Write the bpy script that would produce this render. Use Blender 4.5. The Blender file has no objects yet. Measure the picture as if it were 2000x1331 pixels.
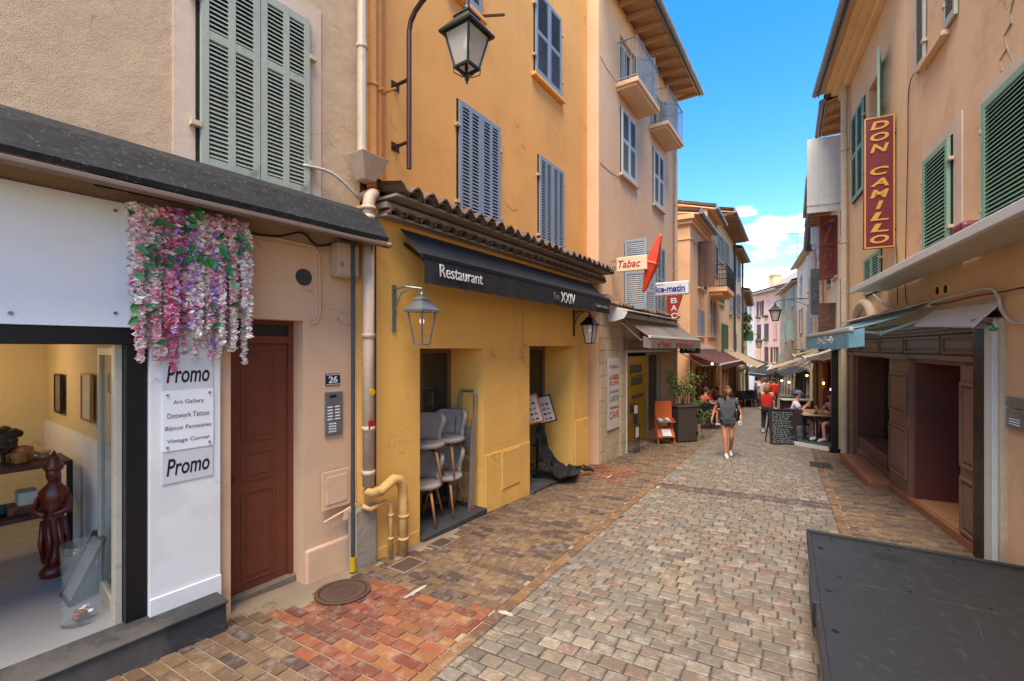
import bpy, bmesh, math, random
from mathutils import Vector, Matrix
R = random.Random(7)
rad = math.radians
SC = bpy.context.scene
COL = SC.collection
# ------------------------------------------------------------------ camera, sky, sun
CZ, FP, HX, HY, GS = 2.0, 888.9, 1000.0, 680.0, 0.055
cd = bpy.data.cameras.new("camera"); cam = bpy.data.objects.new("camera", cd); COL.objects.link(cam)
cam.location = (0, 0, CZ); cam.rotation_euler = (rad(90), 0, 0)
cd.lens = 16; cd.sensor_width = 36; cd.shift_y = 14.5/2000; cd.clip_start = .05; cd.clip_end = 2000
SC.camera = cam
SUN_EL, SUN_AZ = 66, 204        # azimuth clockwise from +Y
wd = bpy.data.worlds.new("World"); SC.world = wd; wd.use_nodes = True
def build_world():
    nt = wd.node_tree; N = nt.nodes; L = nt.links; N.clear()
    out = N.new('ShaderNodeOutputWorld'); bg = N.new('ShaderNodeBackground')
    sky = N.new('ShaderNodeTexSky'); sky.sky_type = 'NISHITA'; sky.sun_disc = False
    sky.sun_elevation = rad(SUN_EL); sky.sun_rotation = rad(SUN_AZ)
    sky.air_density = 1.2; sky.dust_density = .6; sky.ozone_density = 2.2
    hs = N.new('ShaderNodeHueSaturation'); hs.inputs['Saturation'].default_value = 1.45; hs.inputs['Hue'].default_value = .505; hs.inputs['Value'].default_value = 1.0
    L.new(sky.outputs[0], hs.inputs['Color'])
    tc = N.new('ShaderNodeTexCoord')
    nz = N.new('ShaderNodeTexNoise'); nz.inputs['Scale'].default_value = 7; nz.inputs['Detail'].default_value = 7; nz.inputs['Roughness'].default_value = .6
    mp0 = N.new('ShaderNodeMapping'); mp0.inputs['Scale'].default_value = (1, 1, 2.2)
    L.new(tc.outputs['Generated'], mp0.inputs[0]); L.new(mp0.outputs[0], nz.inputs['Vector'])
    acc = None
    # clouds: direction (from azimuth px / height), half sizes, strength
    for (px, py, sx, sz, k) in [(1500, 447, .05, .026, 1.0), (1437, 418, .045, .012, .8), (1580, 440, .03, .025, .9),
                                (1500, 548, .06, .022, .8), (1465, 600, .07, .028, .7),
                                (-300, 300, .3, .12, .8), (2600, 300, .4, .2, .8), (500, -500, .5, .2, .6)]:
        v = Vector(((px-HX)/FP, 1, (HY-py)/FP)).normalized()
        sb = N.new('ShaderNodeVectorMath'); sb.operation = 'SUBTRACT'; sb.inputs[1].default_value = v
        L.new(tc.outputs['Generated'], sb.inputs[0])
        ml = N.new('ShaderNodeVectorMath'); ml.operation = 'MULTIPLY'; ml.inputs[1].default_value = (1/sx, 1/sx, 1/sz)
        L.new(sb.outputs[0], ml.inputs[0])
        ln = N.new('ShaderNodeVectorMath'); ln.operation = 'LENGTH'; L.new(ml.outputs[0], ln.inputs[0])
        s1 = N.new('ShaderNodeMath'); s1.operation = 'MULTIPLY_ADD'; s1.inputs[1].default_value = 4.2; s1.inputs[2].default_value = -1.15
        L.new(nz.outputs[0], s1.inputs[0])
        d = N.new('ShaderNodeMath'); d.operation = 'SUBTRACT'; L.new(s1.outputs[0], d.inputs[0]); L.new(ln.outputs['Value'], d.inputs[1])
        mr = N.new('ShaderNodeMapRange'); mr.inputs[1].default_value = -.15; mr.inputs[2].default_value = .75; mr.inputs[4].default_value = k
        mr.interpolation_type = 'SMOOTHSTEP'
        L.new(d.outputs[0], mr.inputs[0])
        if acc is None: acc = mr.outputs[0]
        else:
            mx = N.new('ShaderNodeMath'); mx.operation = 'MAXIMUM'; L.new(acc, mx.inputs[0]); L.new(mr.outputs[0], mx.inputs[1]); acc = mx.outputs[0]
    mix = N.new('ShaderNodeMix'); mix.data_type = 'RGBA'
    L.new(acc, mix.inputs['Factor']); L.new(hs.outputs[0], mix.inputs['A']); mix.inputs['B'].default_value = (6.2, 6.3, 6.5, 1)
    L.new(mix.outputs['Result'], bg.inputs[0]); bg.inputs[1].default_value = .12
    L.new(bg.outputs[0], out.inputs[0])
build_world()
sl = bpy.data.lights.new("sun", 'SUN'); sl.energy = 3.4; sl.angle = rad(45); sl.color = (1, .87, .69)
so = bpy.data.objects.new("sun", sl); COL.objects.link(so)
az, el = rad(SUN_AZ), rad(SUN_EL)
sd = Vector((math.sin(az)*math.cos(el), math.cos(az)*math.cos(el), math.sin(el)))
so.rotation_euler = sd.to_track_quat('Z', 'Y').to_euler(); so.location = sd*50
SC.view_settings.view_transform = 'Standard'; SC.view_settings.look = 'None'; SC.view_settings.exposure = 1.68; SC.view_settings.gamma = 1
SC.cycles.max_bounces = 8; SC.cycles.use_denoising = True

# ------------------------------------------------------------------ materials
def hexc(h):
    h = h.lstrip('#'); c = [int(h[i:i+2], 16)/255 for i in (0, 2, 4)]
    return tuple((x/12.92 if x <= .04045 else ((x+.055)/1.055)**2.4) for x in c)+(1,)
def nodes(name):
    m = bpy.data.materials.new(name); m.use_nodes = True; nt = m.node_tree
    return m, nt, nt.nodes, nt.links, nt.nodes['Principled BSDF']
def noise(N, L, src, scale, detail=4, rough=.6, sc=None):
    n = N.new('ShaderNodeTexNoise'); n.inputs['Scale'].default_value = scale; n.inputs['Detail'].default_value = detail; n.inputs['Roughness'].default_value = rough
    if sc:
        mp = N.new('ShaderNodeMapping'); mp.inputs['Scale'].default_value = sc; L.new(src, mp.inputs[0]); src = mp.outputs[0]
    L.new(src, n.inputs['Vector']); return n.outputs[0]
def ramp(N, L, src, a, b, va=0, vb=1):
    r = N.new('ShaderNodeMapRange'); r.inputs[1].default_value = a; r.inputs[2].default_value = b; r.inputs[3].default_value = va; r.inputs[4].default_value = vb
    L.new(src, r.inputs[0]); return r.outputs[0]
def mixc(N, L, f, a, b, mode='MIX'):
    m = N.new('ShaderNodeMix'); m.data_type = 'RGBA'; m.blend_type = mode
    for s, v in (('Factor', f), ('A', a), ('B', b)):
        sock = m.inputs[s] if s != 'Factor' else m.inputs[0]
        if hasattr(v, 'is_output'): L.new(v, sock)
        else: sock.default_value = v
    return m.outputs['Result']
def bump(N, L, P, src, strength, dist):
    b = N.new('ShaderNodeBump'); b.inputs['Strength'].default_value = strength; b.inputs['Distance'].default_value = dist
    L.new(src, b.inputs['Height']); L.new(b.outputs[0], P.inputs['Normal'])
MATS = {}
def plaster(name, col, col2=None, grain=60, bs=.5, bd=.006, streak=.25, dirt=(.25, .2, .16, 1), pit=0, rough=.9):
    m, nt, N, L, P = nodes(name); c = hexc(col); c2 = hexc(col2) if col2 else tuple(x*.8 for x in c[:3])+(1,)
    tc = N.new('ShaderNodeTexCoord').outputs['Object']
    n1 = noise(N, L, tc, .9, 6); k = mixc(N, L, ramp(N, L, n1, .38, .68), c, c2)
    n2 = noise(N, L, tc, 2.2, 6, .7, (1, 1, .18)); k = mixc(N, L, ramp(N, L, n2, .5, .85, 0, streak), k, dirt)
    n4 = noise(N, L, tc, 14, 5, .7); k = mixc(N, L, ramp(N, L, n4, .6, .8, 0, .22), k, tuple(min(1, x*1.2) for x in c[:3])+(1,))
    n5 = noise(N, L, tc, .55, 7, .72); k = mixc(N, L, ramp(N, L, n5, .56, .6, 0, .16), k, dirt)
    n6 = noise(N, L, tc, 3.3, 8, .75); k = mixc(N, L, ramp(N, L, n6, .62, .70, 0, .3), k, tuple(x*.62 for x in c[:3])+(1,))
    vo = N.new('ShaderNodeTexVoronoi'); vo.feature = 'DISTANCE_TO_EDGE'; vo.inputs['Scale'].default_value = .55
    va = N.new('ShaderNodeVectorMath'); va.operation = 'ADD'; nn = N.new('ShaderNodeTexNoise'); nn.inputs['Scale'].default_value = 2.6; nn.inputs['Detail'].default_value = 8; L.new(tc, nn.inputs['Vector'])
    L.new(tc, va.inputs[0]); L.new(nn.outputs['Color'], va.inputs[1]); L.new(va.outputs[0], vo.inputs['Vector'])
    cm = N.new('ShaderNodeMath'); cm.operation = 'MULTIPLY'; L.new(ramp(N, L, vo.outputs['Distance'], .0, .006, .6, 0), cm.inputs[0]); L.new(ramp(N, L, n1, .5, .6), cm.inputs[1])
    k = mixc(N, L, cm.outputs[0], k, tuple(x*.4 for x in dirt[:3])+(1,))
    g = noise(N, L, tc, grain, 3, .6)
    if pit: k = mixc(N, L, ramp(N, L, g, .55, .7, 0, pit), k, tuple(x*.35 for x in c[:3])+(1,))
    L.new(k, P.inputs['Base Color']); P.inputs['Roughness'].default_value = rough
    g2 = noise(N, L, tc, 5, 3)
    ad = N.new('ShaderNodeMath'); ad.operation = 'MULTIPLY_ADD'; ad.inputs[1].default_value = 2.5; L.new(g2, ad.inputs[0]); L.new(g, ad.inputs[2])
    bump(N, L, P, ad.outputs[0], bs, bd); MATS[name] = m; return m
def paint(name, col, rough=.5, metal=0, var=.25, scale=6, bs=.15, bd=.002, wear=None, wearamt=.3, wearscale=9, spec=.5, alpha=1, sc=None):
    m, nt, N, L, P = nodes(name); c = hexc(col)
    tc = N.new('ShaderNodeTexCoord').outputs['Object']
    n1 = noise(N, L, tc, scale, 6, .65, sc)
    k = mixc(N, L, ramp(N, L, n1, .35, .7), c, tuple(x*(1-var) for x in c[:3])+(1,))
    if wear: k = mixc(N, L, ramp(N, L, noise(N, L, tc, wearscale, 8, .75), .56, .66, 0, wearamt), k, hexc(wear))
    L.new(k, P.inputs['Base Color']); P.inputs['Metallic'].default_value = metal
    L.new(ramp(N, L, n1, .3, .7, max(0, rough-.08), min(1, rough+.1)), P.inputs['Roughness'])
    P.inputs['Specular IOR Level'].default_value = spec
    if bs: bump(N, L, P, noise(N, L, tc, scale*8, 4, .6, sc), bs, bd)
    if alpha < 1: P.inputs['Alpha'].default_value = alpha
    MATS[name] = m; return m
def fabric(name, col, rough=.9, var=.15, tl=.3, **k):
    m = paint(name, col, rough, var=var, **k); nt = m.node_tree; N = nt.nodes; L = nt.links; P = N['Principled BSDF']
    t = N.new('ShaderNodeBsdfTranslucent'); t.inputs[0].default_value = hexc(col); mx = N.new('ShaderNodeMixShader'); mx.inputs[0].default_value = tl
    L.new(P.outputs[0], mx.inputs[1]); L.new(t.outputs[0], mx.inputs[2]); L.new(mx.outputs[0], N['Material Output'].inputs[0]); return m
def glass(name, col='#20262b', rough=.05, trans=0.0, alpha=1):
    m, nt, N, L, P = nodes(name); P.inputs['Base Color'].default_value = hexc(col); P.inputs['Roughness'].default_value = rough
    P.inputs['Transmission Weight'].default_value = trans; P.inputs['Specular IOR Level'].default_value = .6; P.inputs['Alpha'].default_value = alpha
    MATS[name] = m; return m
def emit(name, col, s):
    m, nt, N, L, P = nodes(name); P.inputs['Base Color'].default_value = hexc(col); P.inputs['Emission Color'].default_value = hexc(col); P.inputs['Emission Strength'].default_value = s
    MATS[name] = m; return m
def attr_mat(name, rough=.8, bs=.5, bd=.003, grain=70, mott=.35, tile=.0, spec=.3):
    m, nt, N, L, P = nodes(name)
    a = N.new('ShaderNodeAttribute'); a.attribute_name = 'Col'
    tc = N.new('ShaderNodeTexCoord').outputs['Object']
    k0 = mixc(N, L, ramp(N, L, noise(N, L, tc, 75, 4, .8), .5, .68, 0, mott), a.outputs['Color'], (.03, .027, .022, 1))
    k = mixc(N, L, ramp(N, L, noise(N, L, tc, 22, 8, .75), .35, .7, 0, mott), k0, (.12, .1, .08, 1))
    k = mixc(N, L, ramp(N, L, noise(N, L, tc, 9, 6, .7), .5, .75, 0, mott*.8), k, (.5, .45, .38, 1))
    k = mixc(N, L, ramp(N, L, noise(N, L, tc, 1.1, 6, .7), .5, .8, 0, .45), k, (.09, .075, .06, 1))
    L.new(k, P.inputs['Base Color']); P.inputs['Specular IOR Level'].default_value = spec
    L.new(ramp(N, L, noise(N, L, tc, 3, 5), .3, .7, rough-.22, rough+.1), P.inputs['Roughness'])
    bump(N, L, P, noise(N, L, tc, grain, 5, .7), bs, bd); MATS[name] = m; return m
def text_lines(name, base, ink, scale=40, sc=(1, 1, 1)):   # scribbled handwriting-like surface
    m, nt, N, L, P = nodes(name); tc = N.new('ShaderNodeTexCoord').outputs['Object']
    w = N.new('ShaderNodeTexWave'); w.wave_type = 'BANDS'; w.bands_direction = 'Z'; w.inputs['Scale'].default_value = scale*.16; w.inputs['Distortion'].default_value = 1.2
    w.inputs['Detail Scale'].default_value = 6; L.new(tc, w.inputs['Vector'])
    n = noise(N, L, tc, scale, 3, .8, (1, 1, .7))
    mu = N.new('ShaderNodeMath'); mu.operation = 'MULTIPLY'; L.new(ramp(N, L, w.outputs[0], .45, .6), mu.inputs[0]); L.new(ramp(N, L, n, .47, .55), mu.inputs[1])
    L.new(mixc(N, L, mu.outputs[0], hexc(base), hexc(ink)), P.inputs['Base Color']); P.inputs['Roughness'].default_value = .7; MATS[name] = m; return m

plaster('beige_render', '#c9ab8a', '#b89b7b', 130, .9, .009, .4, (.3, .25, .21, 1), pit=.6)
plaster('surround_plaster', '#cdb8a2', '#bda58e', 50, .4, .004, .25)
plaster('pink_plaster', '#d2ad8c', '#c7a181', 45, .35, .004, .22)
plaster('orange_plaster', '#e8a75a', '#de9c52', 50, .4, .004, .16, (.35, .22, .1, 1))
plaster('yellow_plaster', '#e9b25a', '#e0a952', 40, .4, .004, .22, (.3, .19, .09, 1))
plaster('peach_plaster', '#dcb38c', '#d4a880', 45, .3, .003, .16, (.35, .24, .17, 1))
plaster('apricot_plaster', '#e3b284', '#dba878', 45, .3, .003, .15, (.4, .26, .15, 1))
plaster('sand_plaster', '#e8c596', '#debb8c', 45, .3, .003, .2, (.4, .28, .18, 1))
plaster('cream_plaster', '#ecd8b4', '#e2cca6', 45, .3, .003, .25, (.35, .27, .2, 1))
plaster('rose_plaster', '#efc0ad', '#e6b4a0', 45, .3, .003, .2, (.4, .28, .22, 1))
plaster('white_plaster', '#e6e1d8', '#dcd5ca', 45, .3, .003, .25)
plaster('salmon_plaster', '#d6b18a', '#c8a27b', 45, .4, .004, .3, (.28, .17, .12, 1))
plaster('mustard_plaster', '#dcb98c', '#d2ad80', 45, .4, .004, .25, (.3, .2, .12, 1))
plaster('limestone', '#c0ab8d', '#a08b70', 30, .7, .008, .45)
plaster('old_plaster', '#9c8d7c', '#7c6f61', 30, .7, .008, .5)
plaster('rose_cream', '#efd2b4', '#e8c6a8', 45, .3, .003, .2, (.4, .3, .22, 1)); plaster('white_wall', '#dddbd8', '#d6d4d1', 30, .1, .001, .08, (.35, .33, .3, 1), rough=.6)
plaster('inner_cream', '#cbb78f', '#c4ae84', 20, .1, .001, .1)
plaster('concrete', '#7a6a58', '#665748', 35, .8, .008, .4, (.12, .1, .08, 1))
plaster('joint_sand', '#8b7a64', '#776651', 35, .8, .006, .3, (.14, .12, .09, 1)); plaster('slate_slab', '#3c3b3b', '#2c2b2b', 35, .5, .004, .3)
paint('sage_shutter', '#a3a897', .6, wear='#6d6f68', wearamt=.7, var=.16, wearscale=4)
paint('blue_shutter', '#858f9a', .6, var=.1, wear='#a9a29a', wearamt=.3)
paint('pale_shutter', '#bcc1bd', .6, var=.1)
paint('grey_shutter', '#8c969e', .6, var=.1)
paint('green_shutter', '#7da287', .6, var=.15, wear='#8fae94', wearamt=.35)
paint('dark_green_shutter', '#5c7a55', .6)
paint('red_shutter', '#7b352c', .6); paint('brown_shutter', '#6b4a3a', .65); paint('slate_shutter', '#4f5a60', .6)
paint('teal_shutter', '#9db8b0', .6)
paint('gap_shade', '#14120f', .9, bs=0); paint('window_dark', '#1b1a18', .25, bs=0)
paint('brown_door', '#6b3420', .5, var=.12, wear='#8c5236', wearamt=.25, wearscale=14)
paint('brown_panel', '#735342', .5, var=.15, wear='#64493a', wearamt=.3)
paint('dark_red', '#5c2922', .55, var=.2)
paint('black_fabric', '#1a1a1a', .85, var=.25, bs=.3, wear='#4a4846', wearamt=.3, wearscale=30)
paint('dirty_fabric', '#181717', .9, var=.3, bs=.4, wear='#8d8984', wearamt=.3, wearscale=34, sc=(1, 1, 2.6))
fabric('grey_fabric', '#8b8075', .9, var=.15); fabric('maroon_fabric', '#5e3b38', .9, var=.2); fabric('beige_fabric', '#c0aa8c', .9, var=.15)
fabric('blue_fabric', '#93c0d2', .9, var=.25, tl=.6, wear='#b8c4c4', wearamt=.4, wearscale=7); fabric('white_fabric', '#c9c2b6', .85, var=.12)
fabric('olive_fabric', '#a29a72', .9); paint('dark_fabric', '#2b2d30', .9)
paint('white_metal', '#cbc9c4', .45, var=.1, wear='#8f8a82', wearamt=.3); paint('offwhite_metal', '#b9ae9a', .5, var=.15, wear='#7d7363', wearamt=.4)
paint('black_metal', '#17171a', .4, metal=.3, var=.2); paint('iron_brown', '#4a2b24', .5, var=.2, metal=.2)
paint('lantern_green', '#22261f', .45, var=.35, metal=.3, wear='#4c5535', wearamt=.6)
paint('zinc', '#8b8e90', .4, metal=.6, var=.2, wear='#c0bdb6', wearamt=.4); paint('aluminium', '#b3afa8', .35, metal=.8, var=.2, wear='#d9cfc0', wearamt=.7, wearscale=14)
paint('steel', '#8f9192', .35, metal=.7, var=.1)
paint('awning_beam', '#7d6a5b', .6, var=.2); paint('pipe_cream', '#c3b094', .5, var=.2, wear='#8f7f68', wearamt=.35); paint('pipe_orange', '#d08c42', .55, var=.15, wear='#8f5e30', wearamt=.3); paint('pipe_yellow', '#cca05e', .85, var=.25, wear='#8a6a3c', wearamt=.5)
paint('pipe_pink', '#c0a48d', .55, var=.15, wear='#8b7564', wearamt=.4); paint('dark_pipe', '#3b403e', .5, var=.2)
paint('terracotta', '#8a6450', .85, var=.4, scale=9, wear='#4a4335', wearamt=.6, wearscale=6, bs=.5, bd=.005)
paint('mossy_tile', '#6b5646', .9, var=.45, scale=9, wear='#3b3a22', wearamt=.75, wearscale=5, bs=.6, bd=.006)
paint('soffit_wood', '#c09468', .75, var=.25, sc=(.3, 3, 3)); paint('roof_grey', '#8d8378', .85, var=.3)
paint('oak', '#a8713f', .5, var=.3, sc=(6, 6, .6)); paint('table_wood', '#a88560', .55, var=.3, sc=(.7, 6, 6)); paint('post_wood', '#8a6244', .7, var=.4, sc=(6, 6, .6))
paint('chair_fabric', '#a2968b', .95, var=.18, scale=14, bs=.3); paint('white_enamel', '#e4e5e6', .35, var=.05, bs=0); paint('navy_enamel', '#1f2a38', .3)
paint('sign_red', '#a3322a', .4, var=.12); paint('carrot_red', '#c93a1e', .35, var=.18, wear='#8e2413', wearamt=.3); paint('sign_cream', '#d8c2a0', .4, var=.08)
paint('sign_maroon', '#6a141c', .45, var=.15); paint('sign_gold', '#c2913a', .5, var=.15); paint('ink_black', '#16161a', .5, bs=0); paint('ink_grey', '#6f6d6a', .6, bs=0)
paint('ink_red', '#a8221f', .5, bs=0); paint('ink_blue', '#2c2a8c', .5, bs=0); paint('chalk', '#9fa3a4', .8, bs=0); paint('ink_white', '#d8d6d0', .5, bs=0); paint('ink_orange', '#b0602a', .5, bs=0)
paint('paper', '#bdb6aa', .8, var=.1, bs=0); paint('vinyl_paper', '#c9c8c8', .5, var=.06)
paint('yellow_board', '#d7a90c', .35, var=.12, wear='#b98a10', wearamt=.4, wearscale=5); paint('orange_board', '#b9561d', .55, var=.2)
paint('planter_brown', '#3f352e', .6, var=.2); paint('black_board', '#1c1c1d', .65, var=.2); text_lines('chalk_writing', '#202224', '#b9bcbc', 60)
paint('ramp_black', '#272625', .5, var=.35, scale=2.5, bs=.3, bd=.002, wear='#4a4845', wearamt=.35, wearscale=11, spec=.5)
paint('ramp_scratch', '#4b4947', .6, var=.4); paint('ramp_patch', '#0e0f10', .7); paint('brick_step', '#8c5638', .8, var=.35, scale=12); paint('tile_floor', '#a5754f', .45, var=.2)
paint('white_floor', '#8f8e8d', .3, var=.12, scale=2); paint('statue_wood', '#6b2412', .25, var=.5, scale=12, bs=.4, bd=.004)
paint('bust_wood', '#33201a', .6, var=.4); paint('teal_cloth', '#1d6a78', .8); paint('purple_strip', '#3a2147', .5)
paint('leaf_plastic', '#2f8a48', .5, var=.3, scale=20); paint('leaf_dark', '#2a5a35', .5, var=.3, scale=20)
for nm, h in (('petal_pink', '#eeaabf'), ('petal_rose', '#e3829f'), ('petal_white', '#f2e4e0'), ('petal_cream', '#efe3da'), ('petal_violet', '#b98fd0'), ('petal_magenta', '#cf7a9c')):
    paint(nm, h, .7, var=.2, scale=30, bs=0)
paint('leaf_green', '#5b7430', .6, var=.4, scale=25); paint('leaf_lime', '#84933c', .6, var=.3, scale=25); paint('stem', '#4a4428', .8)
paint('skin_tan', '#b0714e', .5, var=.08, bs=0); paint('skin_fair', '#c68c70', .5, var=.08, bs=0); paint('hair_brown', '#4a2c1c', .6, var=.4, scale=30, sc=(3, 3, .4)); paint('hair_blonde', '#8c6238', .6, var=.35, scale=30, sc=(3, 3, .4))
paint('hair_dark', '#241a15', .6, var=.3); paint('tee_grey', '#45474b', .9, var=.15, scale=12); paint('shorts_dark', '#34353b', .9, var=.15); paint('red_top', '#bf1f16', .85, var=.12); paint('leggings_black', '#1b2424', .85)
paint('shoe_white', '#b6b1ab', .7, var=.2); paint('tee_white', '#c4bfc6', .9, var=.08); paint('cap_blue', '#5e6478', .85); paint('cap_plum', '#4d3344', .85); paint('tee_pink', '#c2475a', .9); paint('shorts_print', '#5a676c', .9, var=.7, scale=40)
paint('lip', '#8c3f35', .5, bs=0); paint('eye_dark', '#1c1412', .3, bs=0); paint('bag_black', '#15171a', .35, var=.2)
paint('wicker_black', '#1d1b1b', .6, var=.3, scale=60, bs=.6, bd=.004); paint('cable_white', '#b9b3a8', .5); paint('cable_black', '#1a1a1a', .6)
paint('manhole_iron', '#5a4438', .6, metal=.3, var=.3, bs=.8, bd=.006, scale=12); paint('iron_grate', '#3c332c', .7, var=.3); paint('yellow_cap', '#b8960a', .5)
paint('street_paint', '#9f978a', .8, var=.3, wear='#6f6353', wearamt=.9, wearscale=12); paint('plastic_black', '#101114', .5, var=.3)
glass('pane', '#262b2e', .06); glass('pane_pale', '#586064', .1); glass('clear_glass', '#c8d2d0', .0, alpha=.06); glass('lantern_glass', '#c8c2b4', .35, alpha=.55); glass('door_glass', '#8fa09c', .03, alpha=.28)
emit('bulb_glow', '#ffd9a0', 1.6); emit('bulb_white', '#f2e6cc', .25); emit('lamp_warm', '#ffb45a', 6)
attr_mat('stone_paver', .58, 1.0, .009, 60, .5, spec=.4); attr_mat('brick_paver', .68, .7, .005, 60, .35); attr_mat('attr_soft', .7, .3, .003, 60, .25)
M = MATS

# ------------------------------------------------------------------ object helpers
def emp(name, loc, rz=0, label=None, cat=None, group=None, kind=None):
    o = bpy.data.objects.new(name, None); COL.objects.link(o); o.location = loc; o.rotation_euler = (0, 0, rz); o.empty_display_size = .2
    return tag(o, label, cat, group, kind)
def tag(o, label=None, cat=None, group=None, kind=None):
    if label: o['label'] = label
    if cat: o['category'] = cat
    if group: o['group'] = group
    if kind: o['kind'] = kind
    return o
def copy_tree(o, parent=None):
    c = o.copy(); COL.objects.link(c); c.parent = parent
    for ch in list(o.children): copy_tree(ch, c)
    return c
class MB:
    def __init__(s, T=None): s.v = []; s.f = []; s.m = []; s.c = []; s.T = T or (lambda p: p); s.mi = 0; s.col = None
    def add(s, vs, fs, mi=None):
        b = len(s.v); s.v += [tuple(s.T(tuple(p))) for p in vs]
        for f in fs: s.f.append(tuple(b+i for i in f)); s.m.append(s.mi if mi is None else mi); s.c.append(s.col)
        return s
    def box(s, x0, x1, y0, y1, z0, z1, mi=None):
        return s.add([(x, y, z) for x in (x0, x1) for y in (y0, y1) for z in (z0, z1)],
              [(0, 1, 3, 2), (4, 6, 7, 5), (0, 4, 5, 1), (2, 3, 7, 6), (0, 2, 6, 4), (1, 5, 7, 3)], mi)
    def beam(s, p, q, w, h, up=(0, 0, 1), mi=None):
        p = Vector(p); q = Vector(q); d = (q-p).normalized(); u = Vector(up)
        if abs(d.dot(u)) > .98: u = Vector((0, 1, 0))
        a = d.cross(u).normalized(); b = a.cross(d).normalized(); a *= w/2; b *= h/2
        vs = [c+e for c in (p, q) for e in (-a-b, a-b, a+b, -a+b)]
        return s.add(vs, [(0, 3, 2, 1), (4, 5, 6, 7), (0, 1, 5, 4), (1, 2, 6, 5), (2, 3, 7, 6), (3, 0, 4, 7)], mi)
    def tube(s, pts, r, n=8, mi=None, ry=None):
        pts = [Vector(p) for p in pts]; k = len(pts); rs = r if isinstance(r, (list, tuple)) else [r]*k
        vs = []; up = None
        for i, p in enumerate(pts):
            d = (pts[min(i+1, k-1)]-pts[max(i-1, 0)]).normalized()
            if up is None: up = Vector((0, 0, 1)) if abs(d.z) < .9 else Vector((1, 0, 0))
            a = d.cross(up).normalized(); up = a.cross(d).normalized()
            for j in range(n):
                t = 2*math.pi*j/n; vs.append(p+(a*math.cos(t)+up*math.sin(t))*rs[i])
        fs = [(i*n+j, i*n+(j+1) % n, (i+1)*n+(j+1) % n, (i+1)*n+j) for i in range(k-1) for j in range(n)]
        fs += [tuple(range(n-1, -1, -1)), tuple((k-1)*n+j for j in range(n))]
        return s.add(vs, fs, mi)
    def lathe(s, c, prof, n=12, mi=None, sx=1, sy=1, rot=0):
        vs = [(c[0]+r*sx*math.cos(2*math.pi*j/n+rot), c[1]+r*sy*math.sin(2*math.pi*j/n+rot), c[2]+z) for r, z in prof for j in range(n)]
        k = len(prof); fs = [(i*n+j, i*n+(j+1) % n, (i+1)*n+(j+1) % n, (i+1)*n+j) for i in range(k-1) for j in range(n)]
        fs += [tuple(range(n-1, -1, -1)), tuple((k-1)*n+j for j in range(n))]
        return s.add(vs, fs, mi)
    def ball(s, c, r, n=10, k=7, mi=None, sx=1, sy=1, sz=1):
        return s.lathe(c, [(max(.001, r*math.sin(math.pi*i/k)), -r*sz*math.cos(math.pi*i/k)) for i in range(k+1)], n, mi, sx, sy)
    def slab(s, pts, th, mi=None):
        P = [Vector(p) for p in pts]; nrm = Vector((0, 0, 0))
        for i in range(len(P)): nrm += P[i].cross(P[(i+1) % len(P)])
        nrm = nrm.normalized()*th; k = len(P)
        return s.add(P+[p-nrm for p in P], [tuple(range(k)), tuple(range(2*k-1, k-1, -1))]+[(i, i+k, (i+1) % k+k, (i+1) % k) for i in range(k)], mi)
    def hslab(s, pts, th, mi=None):
        P = [Vector(p) for p in pts]; k = len(P)
        return s.add(P+[p-Vector((0, 0, th)) for p in P], [tuple(range(k)), tuple(range(2*k-1, k-1, -1))]+[(i, i+k, (i+1) % k+k, (i+1) % k) for i in range(k)], mi)
    def quad(s, *p, mi=None): return s.add(p, [tuple(range(len(p)))], mi)
    def build(s, name, mats, parent=None, smooth=False, bevel=0, recalc=True, loc=None, rot=None):
        me = bpy.data.meshes.new(name); me.from_pydata(s.v, [], s.f)
        for m in (mats if isinstance(mats, (list, tuple)) else [mats]): me.materials.append(M[m] if isinstance(m, str) else m)
        for p, mi in zip(me.polygons, s.m): p.material_index = mi; p.use_smooth = smooth
        if any(c is not None for c in s.c):
            ca = me.color_attributes.new('Col', 'FLOAT_COLOR', 'CORNER')
            for p, c in zip(me.polygons, s.c):
                for li in p.loop_indices: ca.data[li].color = c or (.5, .5, .5, 1)
        if recalc:
            bm = bmesh.new(); bm.from_mesh(me); bmesh.ops.recalc_face_normals(bm, faces=bm.faces); bm.to_mesh(me); bm.free()
        o = bpy.data.objects.new(name, me); COL.objects.link(o); o.parent = parent
        if loc: o.location = loc
        if rot: o.rotation_euler = rot
        if bevel:
            b = o.modifiers.new('bevel', 'BEVEL'); b.width = bevel; b.segments = 2; b.limit_method = 'ANGLE'; b.angle_limit = rad(40)
        return o
def pieces(mb, name, mat, parent, **k):
    par = list(range(len(mb.v)))
    def find(i):
        while par[i] != i: par[i] = par[par[i]]; i = par[i]
        return i
    for f in mb.f:
        for i in f[1:]: par[find(i)] = find(f[0])
    g = {}
    for f, mi in zip(mb.f, mb.m): g.setdefault(find(f[0]), []).append((f, mi))
    out = []
    for fs in g.values():
        n = MB(); ids = sorted({i for f, _ in fs for i in f}); mp = {i: j for j, i in enumerate(ids)}
        n.v = [mb.v[i] for i in ids]; n.f = [tuple(mp[i] for i in f) for f, _ in fs]; n.m = [mi for _, mi in fs]; n.c = [None]*len(fs); out.append(n.build(name, mat, parent, **k))
    return out
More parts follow.
